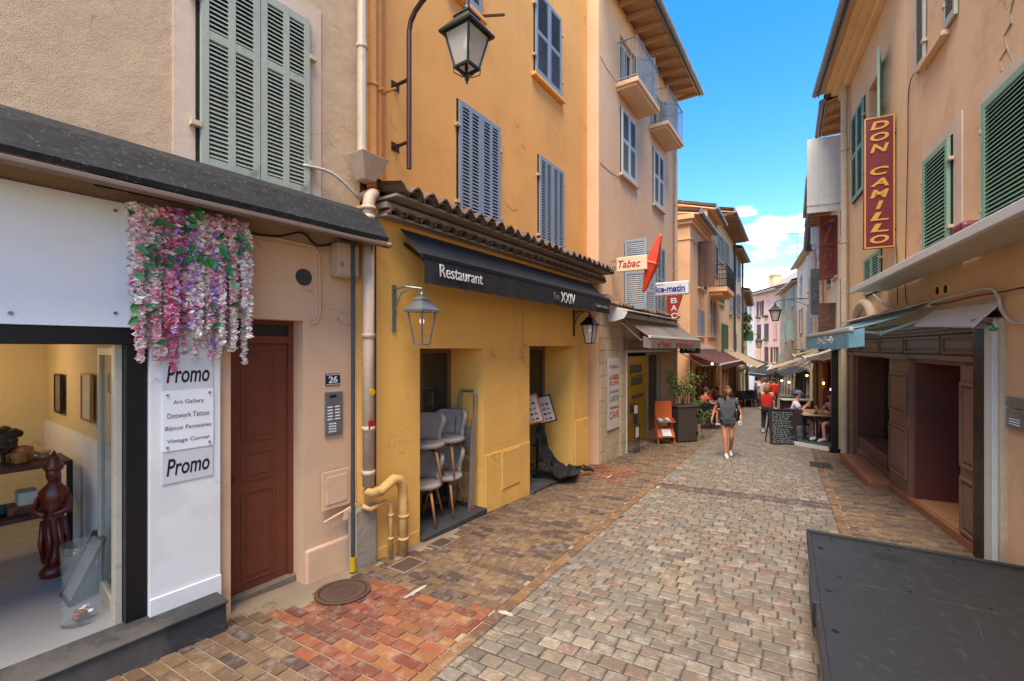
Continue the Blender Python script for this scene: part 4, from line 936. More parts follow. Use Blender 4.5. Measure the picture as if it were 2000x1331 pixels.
# ------------------------------------------------------------------ Promo shop contents
def shop_contents():
    F = L1; zf = .03
    org = (F.s(60), -1.0, zf)
    # shelf along the side wall: corner posts from photo rays
    side = F.s(285)+.0
    r = F.root('shelf_unit', 'dark metal two-tier shelf unit standing on the pale shop floor', 'shelf', (side, -1.3, zf))
    O = (side, -1.3, zf); x0, x1 = 1.3, 3.12; y0, y1 = -2.25, -1.78
    m = F.mb(O); 
    for x in (x0, x1):
        for y in (y0, y1): m.box(x-.02, x+.02, y-.02, y+.02, zf, .93)
    pieces(m, 'post', 'black_metal', r)
    for z in (.45, .9): F.mb(O).box(x0-.02, x1+.02, y0-.02, y1+.02, z, z+.04).build('shelf_board', 'iron_brown', r, bevel=.004)
    # carved statue standing in front
    c = atd(105, 1118, 3.95); c.z = zf
    r = emp('carved_statue', c, .4, 'tall red-brown carved wooden figure standing beside the dark shelf', 'statue')
    m = MB(); m.lathe((0, 0, 0), [(.11, 0), (.12, .05), (.09, .09)], 14); m.build('base', 'statue_wood', r, smooth=True)
    m = MB(); m.lathe((0, 0, .09), [(.07, 0), (.1, .05), (.075, .1), (.09, .2), (.1, .32), (.085, .45), (.12, .58), (.13, .66), (.06, .72), (.05, .75)], 16, sy=.8); m.tube([(.12, 0, .7), (.15, -.05, .58), (.03, -.12, .56)], [.035, .03, .025], 8); m.tube([(-.12, 0, .7), (-.15, -.05, .58), (-.03, -.12, .56)], [.035, .03, .025], 8)
    for k in range(7): m.tube([(.09*math.cos(k*.9), .08*math.sin(k*.9), .5), (.11*math.cos(k*.9+.3), .1*math.sin(k*.9+.3), .3), (.08*math.cos(k*.9), .08*math.sin(k*.9), .12)], [.02, .025, .015], 6)
    m.build('body', 'statue_wood', r, smooth=True); r.scale = (.78, .78, .98)
    m = MB(); m.ball((0, -.01, .9), .065, 12, 9, sz=1.25); m.lathe((0, 0, .93), [(.075, 0), (.09, .03), (.06, .07), (.065, .09), (.03, .13), (.01, .17)], 12); m.ball((0, -.075, .89), .014, 8, 6); m.build('head', 'statue_wood', r, smooth=True)
    # glass vase with pebbles
    c = gp(160, 1212); c = atd(160, 1205, 3.3); c.z = zf
    r = emp('glass_vase', c, 0, 'tall clear glass cylinder with pebbles just inside the open glass door', 'vase')
    m = MB(); m.lathe((0, 0, 0), [(.115, 0), (.115, .02), (.108, .3), (.118, .56), (.113, .56), (.103, .3), (.108, .02), (.001, .015)], 28); m.build('glass', 'clear_glass', r, smooth=True)
    for i in range(16):
        m = MB(); a = R.uniform(0, 6.3); q = R.uniform(0, .08); m.ball((q*math.cos(a), q*math.sin(a), .035+.05*R.random()), R.uniform(.014, .022), 8, 6, sz=.6); m.build('pebble', R.choice(['white_enamel', 'brick_step', 'paper']), r, smooth=True)
    # bust on the shelf, bowl, teal cloth, books
    def onshelf(px, py, y): s = F.s(px, y); return s
    def th(name, lab, cat, x, y, z): return F.root(name, lab, cat, (x, y, z))
    T = lambda x, y, z: F.loc(x, y, z)
    r = th('mask_sculpture', 'dark carved head sculpture on top of the shop shelf', 'sculpture', 2.72, -2.0, .94)
    m = MB(); m.tube([(0, 0, 0), (0, 0, .12)], .015, 8); m.box(-.06, .06, -.06, .06, 0, .015); m.build('stand', 'black_metal', r)
    m = MB()
    for i in range(26): a, b = R.uniform(0, 6.3), R.uniform(-1, 1); m.ball((.1*math.cos(a)*math.sqrt(1-b*b), .06*math.sin(a), .24+.11*b), R.uniform(.02, .045), 7, 5)
    m.ball((0, 0, .24), .09, 12, 8, sz=1.3); m.build('head', 'bust_wood', r, smooth=True)
    for i in range(22):
        x, y = R.uniform(1.9, x1-.05), R.uniform(-2.2, -1.85)
        r = th('carved_bowl', 'small carved wooden trinket on top of the shop shelf', 'trinket', x, y, .94); r['group'] = 'trinkets on the shop shelf'
        m = MB(); h = R.uniform(.05, .16); m.lathe((0, 0, 0), [(.03, 0), (.05, .01), (.03, h*.4), (.06, h*.8), (.05, h), (.01, h+.01)], 10); m.build('body', R.choice(['statue_wood', 'oak', 'bust_wood', 'table_wood']), r, smooth=True)
    m = MB(); pts = []
    r = th('teal_cloth', 'folded teal cloth lying on the lower shop shelf', 'cloth', 2.6, -2.0, .49)
    for i in range(8): m.ball((R.uniform(-.15, .15), R.uniform(-.2, .2), .03), R.uniform(.07, .1), 10, 6, sz=.4)
    m.build('fold', 'teal_cloth', r, smooth=True)
    for i in range(8):
        x = R.uniform(2.0, 3.0); r = th('box_of_prints', 'pale box or book pile on the lower shop shelf', 'box', x, -2.0, .49); r['group'] = 'boxes on the lower shop shelf'
        m = MB(); w = R.uniform(.06, .12); m.box(-w, w, -.1, .1, 0, R.uniform(.04, .2)); m.build('box', R.choice(['paper', 'ink_grey', 'brick_step', 'iron_brown']), r)
    # frames on the side wall and leaning picture, mosaic hanging
    def frame(x, y, z, w, h, lab, mat, inner, lean=0):
        r = F.root('picture_frame', lab, 'picture', (x, y, z)); m = MB(lambda p: (-p[2]*lean-.0+p[0], p[1], p[2]))
        for a in ((-w/2, -w/2+.02, 0, h), (w/2-.02, w/2, 0, h), (-w/2+.02, w/2-.02, 0, .02), (-w/2+.02, w/2-.02, h-.02, h)): m.box(-.03, -.005, a[0], a[1], a[2], a[3])
        m.build('frame', mat, r); m = MB(lambda p: (-p[2]*lean+p[0], p[1], p[2])); m.box(-.02, -.01, -w/2+.02, w/2-.02, .02, h-.02); m.build('picture', inner, r)
    frame(side, -1.55, 1.32, .34, .44, 'thin wooden picture frame on the shop side wall above the shelf', 'oak', 'paper')
    frame(side, -.78, 1.62, .13, .18, 'small round-motif print high on the shop side wall', 'ink_grey', 'paper')
    frame(side, -2.7, 1.3, .3, .42, 'black picture frame deep in the shop at the far left', 'black_metal', 'grey_fabric')
    frame(side-.28, -.75, zf, .3, .45, 'dark framed picture leaning on the wall behind the glass vase', 'bust_wood', 'grey_fabric', lean=-.45)
    r = F.root('mosaic_hanging', 'white and red mosaic hanging beside the glass door inside the shop', 'wall hanging', (side, -.42, 1.62))
    m = MB(); m.box(-.02, -.008, -.11, .11, 0, .36); m.build('backing', 'white_wall', r)
    m = MB()
    for i in range(90): y, z = R.uniform(-.1, .1), R.uniform(.01, .35); m.box(-.026, -.02, y-.006, y+.006, z-.005, z+.005, mi=R.choice((0, 1, 2)))
    m.build('tesserae', ['ink_red', 'bust_wood', 'leaf_dark'], r)
    r = F.root('fill_spot', 'added warm fill spot under the Promo shop ceiling', 'fill lamp', (side-.9, -2.6, 2.0))
    m = MB(); m.lathe((0, 0, -.02), [(.06, 0), (.06, .03)], 16); m.build('housing', 'white_metal', r); m = MB(); m.lathe((0, 0, -.03), [(.045, 0), (.045, .01)], 16); m.build('bulb', 'lamp_warm', r)
    li = bpy.data.lights.new('fill_light', 'POINT'); li.energy = 7; li.color = (1, .72, .4); li.shadow_soft_size = .12; lo = bpy.data.objects.new('fill_light', li); COL.objects.link(lo); lo.parent = r; lo.location = (0, 0, -.15)  # spot and point light added to brighten the shop interior
shop_contents()

# ------------------------------------------------------------------ artificial wisteria garland
def garland():
    F = L1; s0, zt = F.sz(252, 400, .12); s1 = F.s(490, .12); org = (s0, .1, zt-.8)
    r = F.root('flower_garland', 'hanging artificial wisteria garland in pink, white and violet over the shop pilaster', 'flower garland', org)
    PX = [(258, 400, 640, 'cw'), (270, 402, 715, 'cp'), (282, 405, 700, 'cw'), (294, 405, 690, 'wp'), (306, 407, 712, 'cp'), (318, 410, 705, 'wr'), (330, 410, 700, 'rp'), (340, 412, 735, 'rp'), (346, 412, 715, 'vr'), (356, 414, 700, 'rpw'),
          (368, 416, 665, 'vw'), (377, 416, 690, 'vw'), (388, 418, 700, 'wc'), (398, 420, 690, 'cw'), (408, 421, 710, 'pw'), (419, 423, 690, 'vp'), (430, 425, 700, 'wc'), (440, 427, 680, 'pv'), (450, 430, 690, 'cp'), (460, 432, 700, 'wc'), (468, 434, 605, 'vv'), (476, 438, 640, 'cw'), (484, 450, 712, 'cw'), (491, 480, 560, 'cc')]
    MM = {'c': 'petal_cream', 'w': 'petal_white', 'p': 'petal_pink', 'r': 'petal_rose', 'v': 'petal_violet', 'm': 'petal_magenta'}
    ml = ['petal_cream', 'petal_white', 'petal_pink', 'petal_rose', 'petal_violet', 'petal_magenta']; key = 'cwprvm'
    for (px, pt, pb, kk) in PX:
        for layer in (0, 1):
            if layer and px in (491,): continue
            o = .08+.1*layer+R.uniform(-.02, .02); px2 = px+layer*5+R.uniform(-2, 2)-.02*(px-250); a, z1 = F.sz(px2, pt, o); z0 = F.sz(px2, pb-layer*R.uniform(10, 90)-R.uniform(0, 16), o)[1]
            m = F.mb(org); z = z1; sw = R.uniform(-.02, .02)
            while z > z0:
                t = (z1-z)/(z1-z0+1e-6); wd = .029*(1-.5*t**2); k = R.choice(kk); 
                if R.random() < .12: k = R.choice('cwpw')
                if layer and R.random() < .1: k = 'p'
                mi = key.index(k)
                for q in range(4):
                    an = R.uniform(0, 6.28); rr = wd*R.uniform(.3, 1); c = Vector((a+sw*t+rr*math.cos(an), o+rr*math.sin(an)*.8, z+R.uniform(-.012, .012)))
                    d1 = Vector((R.uniform(-1, 1), R.uniform(-1, 1), R.uniform(-.5, .5))).normalized()*R.uniform(.02, .031); d2 = Vector((R.uniform(-1, 1), R.uniform(-.6, 1), R.uniform(-1, .4))); d2 = (d2-d1*(d2.dot(d1)/d1.length_squared)).normalized()*R.uniform(.015, .022); n = d1.cross(d2).normalized()*.005
                    m.add([c-d1, c-d2+n, c+d1, c+d2+n, c-n], [(0, 1, 4), (1, 2, 4), (2, 3, 4), (3, 0, 4)], mi)
                z -= .016
            m.build('flower_strand', ml, r, recalc=False)
    lm = F.mb(org)
    for i in range(60):
        px = R.uniform(255, 490); py = R.uniform(400, 520) if i < 34 else R.uniform(480, 680)
        o = R.uniform(.2, .27); 
        if py > 560 and R.random() < .5: px = R.choice((268, 270, 272))+R.uniform(-8, 3)
        a, z = F.sz(px, py, o); c = Vector((a, o, z)); L_ = R.uniform(.03, .055); d = Vector((R.uniform(-1, 1), R.uniform(-.2, .5), R.uniform(-1, .3))).normalized(); w = d.cross(Vector((R.uniform(-.4, .4), 1, R.uniform(-.3, .3)))).normalized()*L_*.5
        m2 = [c-d*L_, c-d*L_*.3+w, c+d*L_*.5+w*.6, c+d*L_*1.2, c+d*L_*.5-w*.6, c-d*L_*.3-w]; up = Vector((0, .008, 0))
        lm.add(m2+[c+up*-1], [(0, 1, 6), (1, 2, 6), (2, 3, 6), (3, 4, 6), (4, 5, 6), (5, 0, 6)], R.choice((0, 0, 1)))
    tag(lm.build('leaves', ['leaf_plastic', 'leaf_dark'], r, recalc=False), kind=None)
garland()
cable('cable', 'white cable looping from the big sage shutter to the rain hopper', [L1.W(L1.s(592, .06), .06, L1.sz(592, 323, .06)[1]), L1.W(L1.s(640, .08), .08, L1.sz(640, 335, .08)[1]), L1.W(L1.s(670, .09), .09, L1.sz(670, 356, .09)[1]), L1.W(L1.s(700, .09), .09, L1.sz(700, 386, .09)[1])], .014)
cable('cable', 'black cables under the awning above the brown street door', [L1.W(L1.s(480, .03), .03, L1.sz(480, 455, .03)[1]), L1.W(L1.s(540, .04), .04, L1.sz(540, 462, .04)[1]), L1.W(L1.s(590, .04), .04, L1.sz(590, 455, .04)[1]), L1.W(L1.s(620, .03), .03, L1.sz(620, 480, .03)[1]), L1.W(L1.s(660, .03), .03, L1.sz(660, 474, .03)[1])], .01, 'cable_black')
# ------------------------------------------------------------------ left building 3: Tabac
def build_L3():
    F = L3
    W = [(1212, 210, 1240, 338, 'closed', 'pale_shutter', dict(cols=1, mids=(.5,))), (1275, 289, 1294, 397, 'closed', 'pale_shutter', dict(cols=1, mids=(.5,))),
         (1211, 66, 1240, 165, 'far', 'grey_shutter', dict(sillmat=None)), (1271, 168, 1291, 247, 'far', 'grey_shutter', dict(sillmat=None))]
    sa, sb = F.s(1222), F.s(1316); za = F.sz(1250, 640)[1]
    s1, s2 = F.s(1219), F.s(1246); zt = F.sz(1246, 490)[1]; zb = F.sz(1219, 605)[1]
    ops = [(s1, s2, zb, zt, .3), (sa, sb, -2.2, 1.95, .55)]
    r = building('tabac_building', 'tall peach house with the tabac shop, two balconies and wide wooden eaves', F, 10.35, 8, 'peach_plaster', W, over=.75, openings=ops, rise=.25, roof='tiles')
    # arched window, leaves standing out
    m = F.mb(); m.box(s1, s1+.05, -.25, -.2, zb, zt); m.box(s2-.05, s2, -.25, -.2, zb, zt); m.box(s1+.05, s2-.05, -.25, -.2, zb, zb+.06); m.box(s1+.05, s2-.05, -.25, -.2, zt-.06, zt); w = m.build('window', 'white_metal', r)
    F.mb().box(s1, s2, -.27, -.255, zb, zt).build('pane', 'pane', w)
    hh = F.sz(1219, 470)[1]-zb
    m = F.mb(); n = 8
    for i in range(n):  # segmental arch head
        a, b = s1+(s2-s1)*i/n, s1+(s2-s1)*(i+1)/n; m.box(a, b, -.001, .004, zt, zt+.02+.1*math.sin(math.pi*(i+.5)/n))
    m.build('arch_head', 'apricot_plaster', w)
    wd_ = (s2-s1)*.52
    shutter(w, F, s1, .02, zb, wd_, hh, 'grey_shutter', ang=F.sg*rad(88), cols=1, mids=(.5,)); shutter(w, F, s2+.05, .04, zb, .62, hh*.98, 'grey_shutter', ang=-rad(22), cols=1, mids=(.33, .7))
    s3, z3 = F.sz(1281, 480); s4 = F.s(1296); z4 = F.sz(1281, 612)[1]; window(F, r, s3, s4, z4, z3, 'closed', 'grey_shutter', cols=1, mids=(.5,), sillmat=None)
    # stone shop front
    m = F.mb(); m2 = F.mb(); z = -1.7; k = 0; sl = F.s(1176); s5 = F.s(1222)
    while z < 2.55:
        h = .28; c = .012*(k % 2)
        for (a, b) in ((0.02, .38), (s5-.42, s5-.02)): m.box(a, b-.06*(k % 2), .002, .035+c*.3, z, z+h-.008)
        m.box(.40, s5-.5, .001, .02, z, z+h-.006); m2.box(sb+.03, F.L-.02-.05*(k % 2), .002, .03, z, z+h-.008); z += h; k += 1
    m.build('stone_facing', 'limestone', r, bevel=.008); m2.build('stone_facing', 'limestone', r, bevel=.008)
    # inside of the shop door recess
    m = F.mb(); m.box(sa, sb, -.6, -.55, -2.2, 1.95); rec = m.build('shop_recess', 'gap_shade', r)
    f = F.g(sb)+.05
    F.mb().box(sa+.001, sb-.001, -.55, .08, -2, f).build('door_sill', 'tile_floor', r)
    sy = F.s(1226, -.5); sm = F.s(1263, -.5); sn = F.s(1283, -.5)
    m = F.mb(); m.box(sy, sm, -.545, -.50, f, 1.75); m.build('yellow_panel', 'yellow_board', r)
    m = F.mb()
    for (a, b, c, d) in ((.1, .7, 1.25, 1.5), (.15, .75, .9, 1.12), (.2, .8, .5, .62), (.1, .5, .1, .35)): m.box(sy+(sm-sy)*a, sy+(sm-sy)*b, -.5, -.49, c, d)
    m.build('poster', ['ink_grey'], r)
    lettering(r, 'Vos transferts', F.loc((sy+sm)/2+.02, -.495, 1.18), F.trot(), 'ink_black', width=(sm-sy)*.8, height=.05)
    m = F.mb(); 
    for a, b in ((sm, sm+.06), (sn-.05, sn)): m.box(a, b, -.54, -.46, f, 1.85)
    m.box(sm+.06, sn-.05, -.54, -.46, f, f+.15); m.box(sm+.06, sn-.05, -.54, -.46, 1.78, 1.85); dr = m.build('door', 'offwhite_metal', r); F.mb().box(sm+.06, sn-.05, -.51, -.50, f+.15, 1.78).build('pane', 'pane', dr)
    F.mb().box(sn, sb-.02, -.54, -.42, f, 1.85).build('side_panel', 'pipe_pink', r)
    # white jamb, brown fascia and arched sign
    m = F.mb(); m.box(sa-.07, sa-.0, -.1, .05, -1.5, 1.9); m.box(sa, sb, -.02, .05, 1.88, 1.95); m.build('white_jamb', 'white_metal', r)
    m = F.mb(); m.box(sa-.25, sb+.02, .04, .14, 1.96, 2.2); m.build('fascia', 'brown_panel', r, bevel=.01); m = F.mb(); m.box(sa+.1, sa+.85, .14, .15, 2.03, 2.11); m.box(sa+.95, sb-.3, .14, .15, 2.05, 2.14); m.build('fascia_strip', 'ink_orange', r)
    ca = (sa+sb)/2-.1; m = F.mb(); pts = [(ca-1.25, .05, 2.21)]+[(ca+1.25*math.cos(t), .05, 2.21+.82*math.sin(t)) for t in [math.pi-math.pi*i/20 for i in range(21)]]; m.slab(pts[1:], .03); m.build('arched_sign', 'paper', r)
    m = F.mb(); P = [(ca+1.2*math.cos(t), .09, 2.21+.78*math.sin(t)) for t in [math.pi-math.pi*i/20 for i in range(21)]]; m.tube(P, .05, 6); m.build('sign_border', 'sign_red', r)
    lettering(r, 'TABAC', F.loc(ca, .085, 2.66), F.trot(), 'ink_red', width=1.2, height=.3, bold=.02)
    lettering(r, 'PAPETERIE · PRESSE · CADEAUX', F.loc(ca, .085, 2.34), F.trot(), 'ink_red', width=2.1, height=.13, bold=.01)
    # big poster panel left of the door
    s0, z1 = F.sz(1186, 700, .03); s1_ = F.s(1209, .03); z0 = F.sz(1186, 842, .03)[1]
    m = F.mb(); m.box(s0, s1_, .03, .05, z0, z1); m.build('notice_panel', 'paper', r, bevel=.004)
    h = z1-z0; cx = (s0+s1_)/2
    for t, k, hh_, mt in (('TABAC', .12, .05, 'ink_grey'), ('LA PRESSE', .27, .07, 'ink_red'), ('DU JOUR', .36, .07, 'ink_red'), ('SOUVENIRS', .47, .04, 'ink_grey'), ('CARTES', .57, .08, 'ink_grey'), ('TIMBRES', .7, .035, 'ink_red'), ('CAVE', .8, .1, 'ink_red')):
        lettering(r, t, F.loc(cx, .053, z1-h*k), F.trot(), mt, width=(s1_-s0)*.78, height=h*hh_)
    # balconies
    for (pxa, pxb, py, fl) in ((1206, 1246, 166, 1), (1270, 1299, 247, 0)):
        s0, z0 = F.sz(pxa, py); s1_ = F.s(pxb); 
        m = F.mb(); m.box(s0-.1, s1_+.15, 0, .54, z0-.11, z0); m.box(s0-.05, s1_+.1, 0, .48, z0-.17, z0-.11); b = m.build('balcony', 'peach_plaster', r, bevel=.015)
        m = F.mb(); a0, a1 = s0-.07, s1_+.12; zt_ = z0+.95
        for z in (z0+.06, zt_): m.beam((a0, .5, z), (a1, .5, z), .03, .02); m.beam((a0, .02, z), (a0, .5, z), .03, .02); m.beam((a1, .02, z), (a1, .5, z), .03, .02)
        n = int((a1-a0)/.13)
        for i in range(n+1): x = a0+(a1-a0)*i/n; m.beam((x, .5, z0), (x, .5, zt_), .013, .013)
        for x in (a0, a1):
            for o in (.12, .24, .36): m.beam((x, o, z0), (x, o, zt_), .013, .013)
        m.build('railing', 'grey_shutter', b)
    pipe(F, r, F.L-.25, -1, 10.2, .055, .1, 'pipe_pink'); 
    m = F.mb(); m.box(.02, .4, 0, .2, F.sz(1190, 606)[1], F.sz(1190, 580)[1]); m.build('cable_box', 'pipe_pink', r, bevel=.01)
    # slim tiled cornice over the shop awning
    m = F.mb(); m.box(0.02, F.L-.3, 0, .2, 2.95, 3.0); tiles(m, .02, F.L-.3, .26, 2.98, .0, 3.1, pitch=.2, amp=.03, rows=1); m.build('tile_cornice', 'terracotta', r)
    cr = F.mb(); cr.tube([(F.s(1172), .004, F.sz(1172, 110)[1]), (F.s(1185), .004, F.sz(1185, 135)[1]), (F.s(1204), .004, F.sz(1204, 160)[1])], .008, 5); cr.tube([(F.s(1172), .004, F.sz(1172, 318)[1]), (F.s(1190), .004, F.sz(1190, 335)[1]), (F.s(1214), .004, F.sz(1214, 350)[1])], .008, 5); cr.build('wall_cable', 'pipe_pink', r)
build_L3()
def repairs(F, root, spots, mat, o=0):
    for (px, py, w, h) in spots:   # slightly proud hand-trowelled repair patches
        s, z = F.sz(px, py, o); n = 16; k = [R.uniform(.75, 1.15) for _ in range(n)]
        m = F.mb(); m.slab([(s+w*k[i]*math.cos(2*math.pi*i/n), o+.0015, z+h*k[(i*3) % n]*math.sin(2*math.pi*i/n)) for i in range(n)], .003); m.build('render_patch', mat, root)
repairs(L2, repair_root, [(850, 380, .12, .2), (1010, 230, .1, .16), (1000, 400, .16, .09), (770, 230, .06, .12)], 'orange_plaster', -.28)
repairs(L2, repair_root, [(770, 620, .1, .16), (975, 760, .12, .09), (780, 1000, .1, .12)], 'yellow_plaster')
F = L3; s0 = F.s(1208)
TA = awning('awning', 'grey-brown tabac awning with faded red lettering beyond the black restaurant awning', F, s0, F.L+.1, .1, 2.76, .75, 2.26, .27, 'grey_fabric', 'white_metal', ends=True, cassmat='white_metal',
       text=(('LE TABAC', s0+.5, s0+1.7, .12, 'ink_red', 0), ('PRESSE CADEAUX', s0+2.2, s0+4.2, .1, 'ink_red', 0)))
r = TA; m = F.mb((s0, 0, F.g(s0)))
m.slab([(s0-.75, .04, 2.98), (s0-.75, .5, 2.8), (s0-.75, .42, 2.66), (s0-.75, .2, 2.6), (s0-.75, .04, 2.6)], -.02); m.slab([(s0-.75, .04, 2.98), (F.L-.5, .04, 2.98), (F.L-.5, .3, 2.9), (s0-.75, .5, 2.84)], .02); m.build('cassette_cover', 'white_metal', r, recalc=True)
# ------------------------------------------------------------------ tabac signs
def signs():
    F = L3
    def perp(name, label, px_wall, o0, o1, z0, z1, th, mat, cat='sign', bevel=.01):
        s = F.s(px_wall); org = (s, 0, (z0+z1)/2); r = F.root(name, label, cat, org)
        m = F.mb(org); m.box(s-th/2, s+th/2, o0, o1, z0, z1); m.build('panel', mat, r, bevel=bevel)
        m = F.mb(org)
        for z in (z0+.06, z1-.06): m.box(s-.01, s+.01, 0, o0, z-.012, z+.012)
        m.build('bracket', 'zinc', r); return s, org, r
    rotp = (rad(90), 0, rad(-90))   # faces back along the street toward the viewer; text runs outwards
    zt, zb = atd(1228, 503, 10.4).z, atd(1228, 531, 10.4).z
    s, org, r = perp('tabac_sign', 'cream Tabac box sign sticking out beside the red double-pointed tobacco sign', 1193, .16, .86, zb, zt, .12, 'sign_cream')
    lettering(r, 'Tabac', F.loc(s-.063, .46, (zt+zb)/2, org), rotp, 'ink_red', width=.52, height=.17, shear=.25, bold=.01)
    # tobacco 'carrot'
    s = F.s(1196); c = (s, .93, (zt+zb)/2-.02); r = F.root('tobacco_sign', 'big red double-pointed tobacco carrot sign leaning over the street', 'sign', c)
    m = MB(); m.lathe((0, 0, 0), [(.02, -.66), (.05, -.62), (.17, -.04), (.19, 0), (.17, .04), (.05, .62), (.02, .66)], 4, rot=rad(45), sx=.9); o = m.build('carrot', 'carrot_red', r, rot=(rad(17), 0, 0), bevel=.015)
    m = MB(); m.tube([(0, .93, 0), (0, .1, 0)], .02, 8); m.build('arm', 'zinc', r)
    zt, zb = atd(1320, 546, 11.9).z, atd(1320, 573, 11.9).z
    s, org, r = perp('newspaper_sign', 'white lit newspaper box sign with purple lettering right of the red tobacco sign', 1262, .12, 1.15, zb, zt, .14, 'vinyl_paper', bevel=.03)
    lettering(r, 'nice-matin', F.loc(s-.074, .62, (zt+zb)/2-.01, org), rotp, 'ink_blue', width=.88, height=.16, bold=.03)
    lettering(r, 'le matin', F.loc(s-.074, .32, zt-.06, org), rotp, 'ink_orange', width=.35, height=.04)
    m = F.mb(org); m.box(s-.073, s-.071, .2, 1.08, zb+.07, zb+.08); m.build('underline', 'ink_red', r)
    TH = -.1; zt, zb = atd(1322, 546, 13.4).z, atd(1322, 625, 13.4).z
    s = F.s(1296); org = (s, 0, (zt+zb)/2); r = F.root('vertical_tabac_sign', 'red diamond-shaped vertical TABAC sign below the newspaper sign', 'sign', org)
    m = F.mb(org); mid = (zt+zb)/2+.22; m.slab([(s-.05, .12, zb), (s-.05, .32, zb), (s-.05, .56, mid-.08), (s-.05, .56, mid+.08), (s-.05, .36, zt), (s-.05, .12, zt)], TH); m.build('panel', 'sign_red', r)
    m = F.mb(org)
    for z in (zb+.4, zt-.4): m.box(s-.01, s+.01, 0, .12, z-.012, z+.012)
    m.build('bracket', 'zinc', r)
    for i, ch in enumerate('TABAC'): lettering(r, ch, F.loc(s-.056, .33, zt-.1-i*(zt-zb-.26)/4, org), rotp, 'ink_white', width=.19, height=.17, bold=.02)
    s = F.L-.1; zt, zb = 2.12, 1.82; s, org, r = perp('lottery_sign', 'dark lottery box sign hanging under the tabac awning above the planter', 1322, .1, .75, zb, zt, .1, 'ink_black')
    lettering(r, 'FDJ', F.loc(s-.055, .42, (zt+zb)/2, org), rotp, 'ink_white', width=.4, height=.16, shear=.2)
signs()
# ------------------------------------------------------------------ buildings further down on the left
k1 = dict(cols=1, mids=(.5,)); ks = dict(sillmat=None)
b4 = building('corner_house', 'orange corner house with moulded cornice and one tall brown shuttered window', L4, 7.3, 3.0, 'apricot_plaster', [(1363, 473, 1374, 560, 'half', 'brown_shutter'), (1363, 605, 1374, 655, 'closed', 'grey_shutter')], over=.35, rise=.25, rafters=False, soffit='apricot_plaster', tilem='roof_grey')
m = L4.mb(); F = L4
for o, z0, z1 in ((.18, 7.08, 7.26), (.1, 6.92, 7.08), (.03, 6.3, 6.36)): m.box(-o, F.L, -.01, o, z0, z1); m.box(-o, 0, -2.8, -.01, z0, z1)
m.build('cornice', 'apricot_plaster', b4, bevel=.01)
b5 = building('balcony_house', 'orange house with a dark wrought iron balcony over the street', L5, 8.5, 7, 'apricot_plaster', [(1384, 460, 1396, 528, 'open', 'grey_shutter', ks), (1383, 582, 1397, 655, 'closed', 'pipe_pink', k1)], over=.35, rise=.3, rafters=False, soffit='apricot_plaster', tilem='roof_grey')
m = L5.mb(); F = L5; s0, z0 = F.sz(1384, 562); s1 = F.L-.1
m.box(s0, s1+.3, 0, .8, z0-.2, z0); m.box(s0+.1, s1+.2, 0, .6, z0-.35, z0-.2); bl = m.build('balcony', 'apricot_plaster', b5)
m = F.mb(); zt_ = z0+1.05
for z in (z0+.05, z0+.8, zt_): m.beam((s0, .78, z), (s1+.3, .78, z), .03, .03); m.beam((s0, 0, z), (s0, .78, z), .03, .03); m.beam((s1+.3, 0, z), (s1+.3, .78, z), .03, .03)
for i in range(40): x = s0+(s1+.3-s0)*i/39; m.beam((x, .78, z0), (x, .78, zt_), .014, .014)
for i in range(9):
    for x in (s0, s1+.3): m.beam((x, .08*i+.08, z0), (x, .08*i+.08, zt_), .014, .014)
m.box(s0+.05, s1+.25, .765, .77, z0+.05, z0+.75); m.build('railing', 'black_metal', bl)
b6 = building('shuttered_house', 'sand coloured house with deep eaves and pale shutters after the iron balcony', L6, 9.1, 7, 'sand_plaster',
    [(1405, 458, 1411, 510, 'open', 'pale_shutter'), (1416, 470, 1421, 520, 'open', 'pale_shutter'), (1405, 560, 1413, 592, 'closed', 'dark_green_shutter', k1), (1409, 632, 1421, 690, 'closed', 'dark_green_shutter', k1), (1424, 575, 1429, 612, 'closed', 'pale_shutter', k1)], over=.8, rise=.3, tilem='terracotta')
pipe(L6, b6, L6.L-.3, -1.5, 9, .07, .12, 'dark_pipe')
b7 = building('narrow_house', 'narrow yellowish house with blue-grey shutters at the end of the left row', L7, 8.6, 7, 'cream_plaster',
    [(1434, 500, 1437, 540, 'closed', 'grey_shutter', k1), (1441, 505, 1444, 544, 'closed', 'grey_shutter', k1), (1433, 571, 1438, 614, 'open', 'grey_shutter', ks), (1441, 574, 1445, 616, 'closed', 'grey_shutter', k1), (1433, 652, 1438, 688, 'closed', 'grey_shutter', k1)], over=.5, rise=.3)
pipe(L7, b7, L7.L-.3, -1.8, 8.5, .07, .12, 'dark_pipe')
b8 = building('low_house', 'low cream house with plants hanging from its wall in the far left row', L8, 6.4, 6, 'cream_plaster', [(1452, 650, 1455, 676, 'closed', 'pale_shutter', k1), (1456, 600, 1458, 630, 'closed', 'teal_shutter', k1)], over=.5, rise=.3)
F = L4
awning('awning', 'maroon sloping awning over the left restaurant terrace behind the planter', L4, -1.8, 5.2, .1, 1.95, 1.35, 1.42, .2, 'maroon_fabric', 'white_metal')
awning('awning', 'beige awning on the left beyond the maroon awning', L6, 2.6, 9.5, .05, 1.8, 1.7, .9, .25, 'beige_fabric', 'white_metal')
awning('awning', 'dark awning on the far left below the hanging plants', L8, 1.0, 9, .05, 1.3, 1.6, .7, .3, 'dark_fabric', 'black_metal')
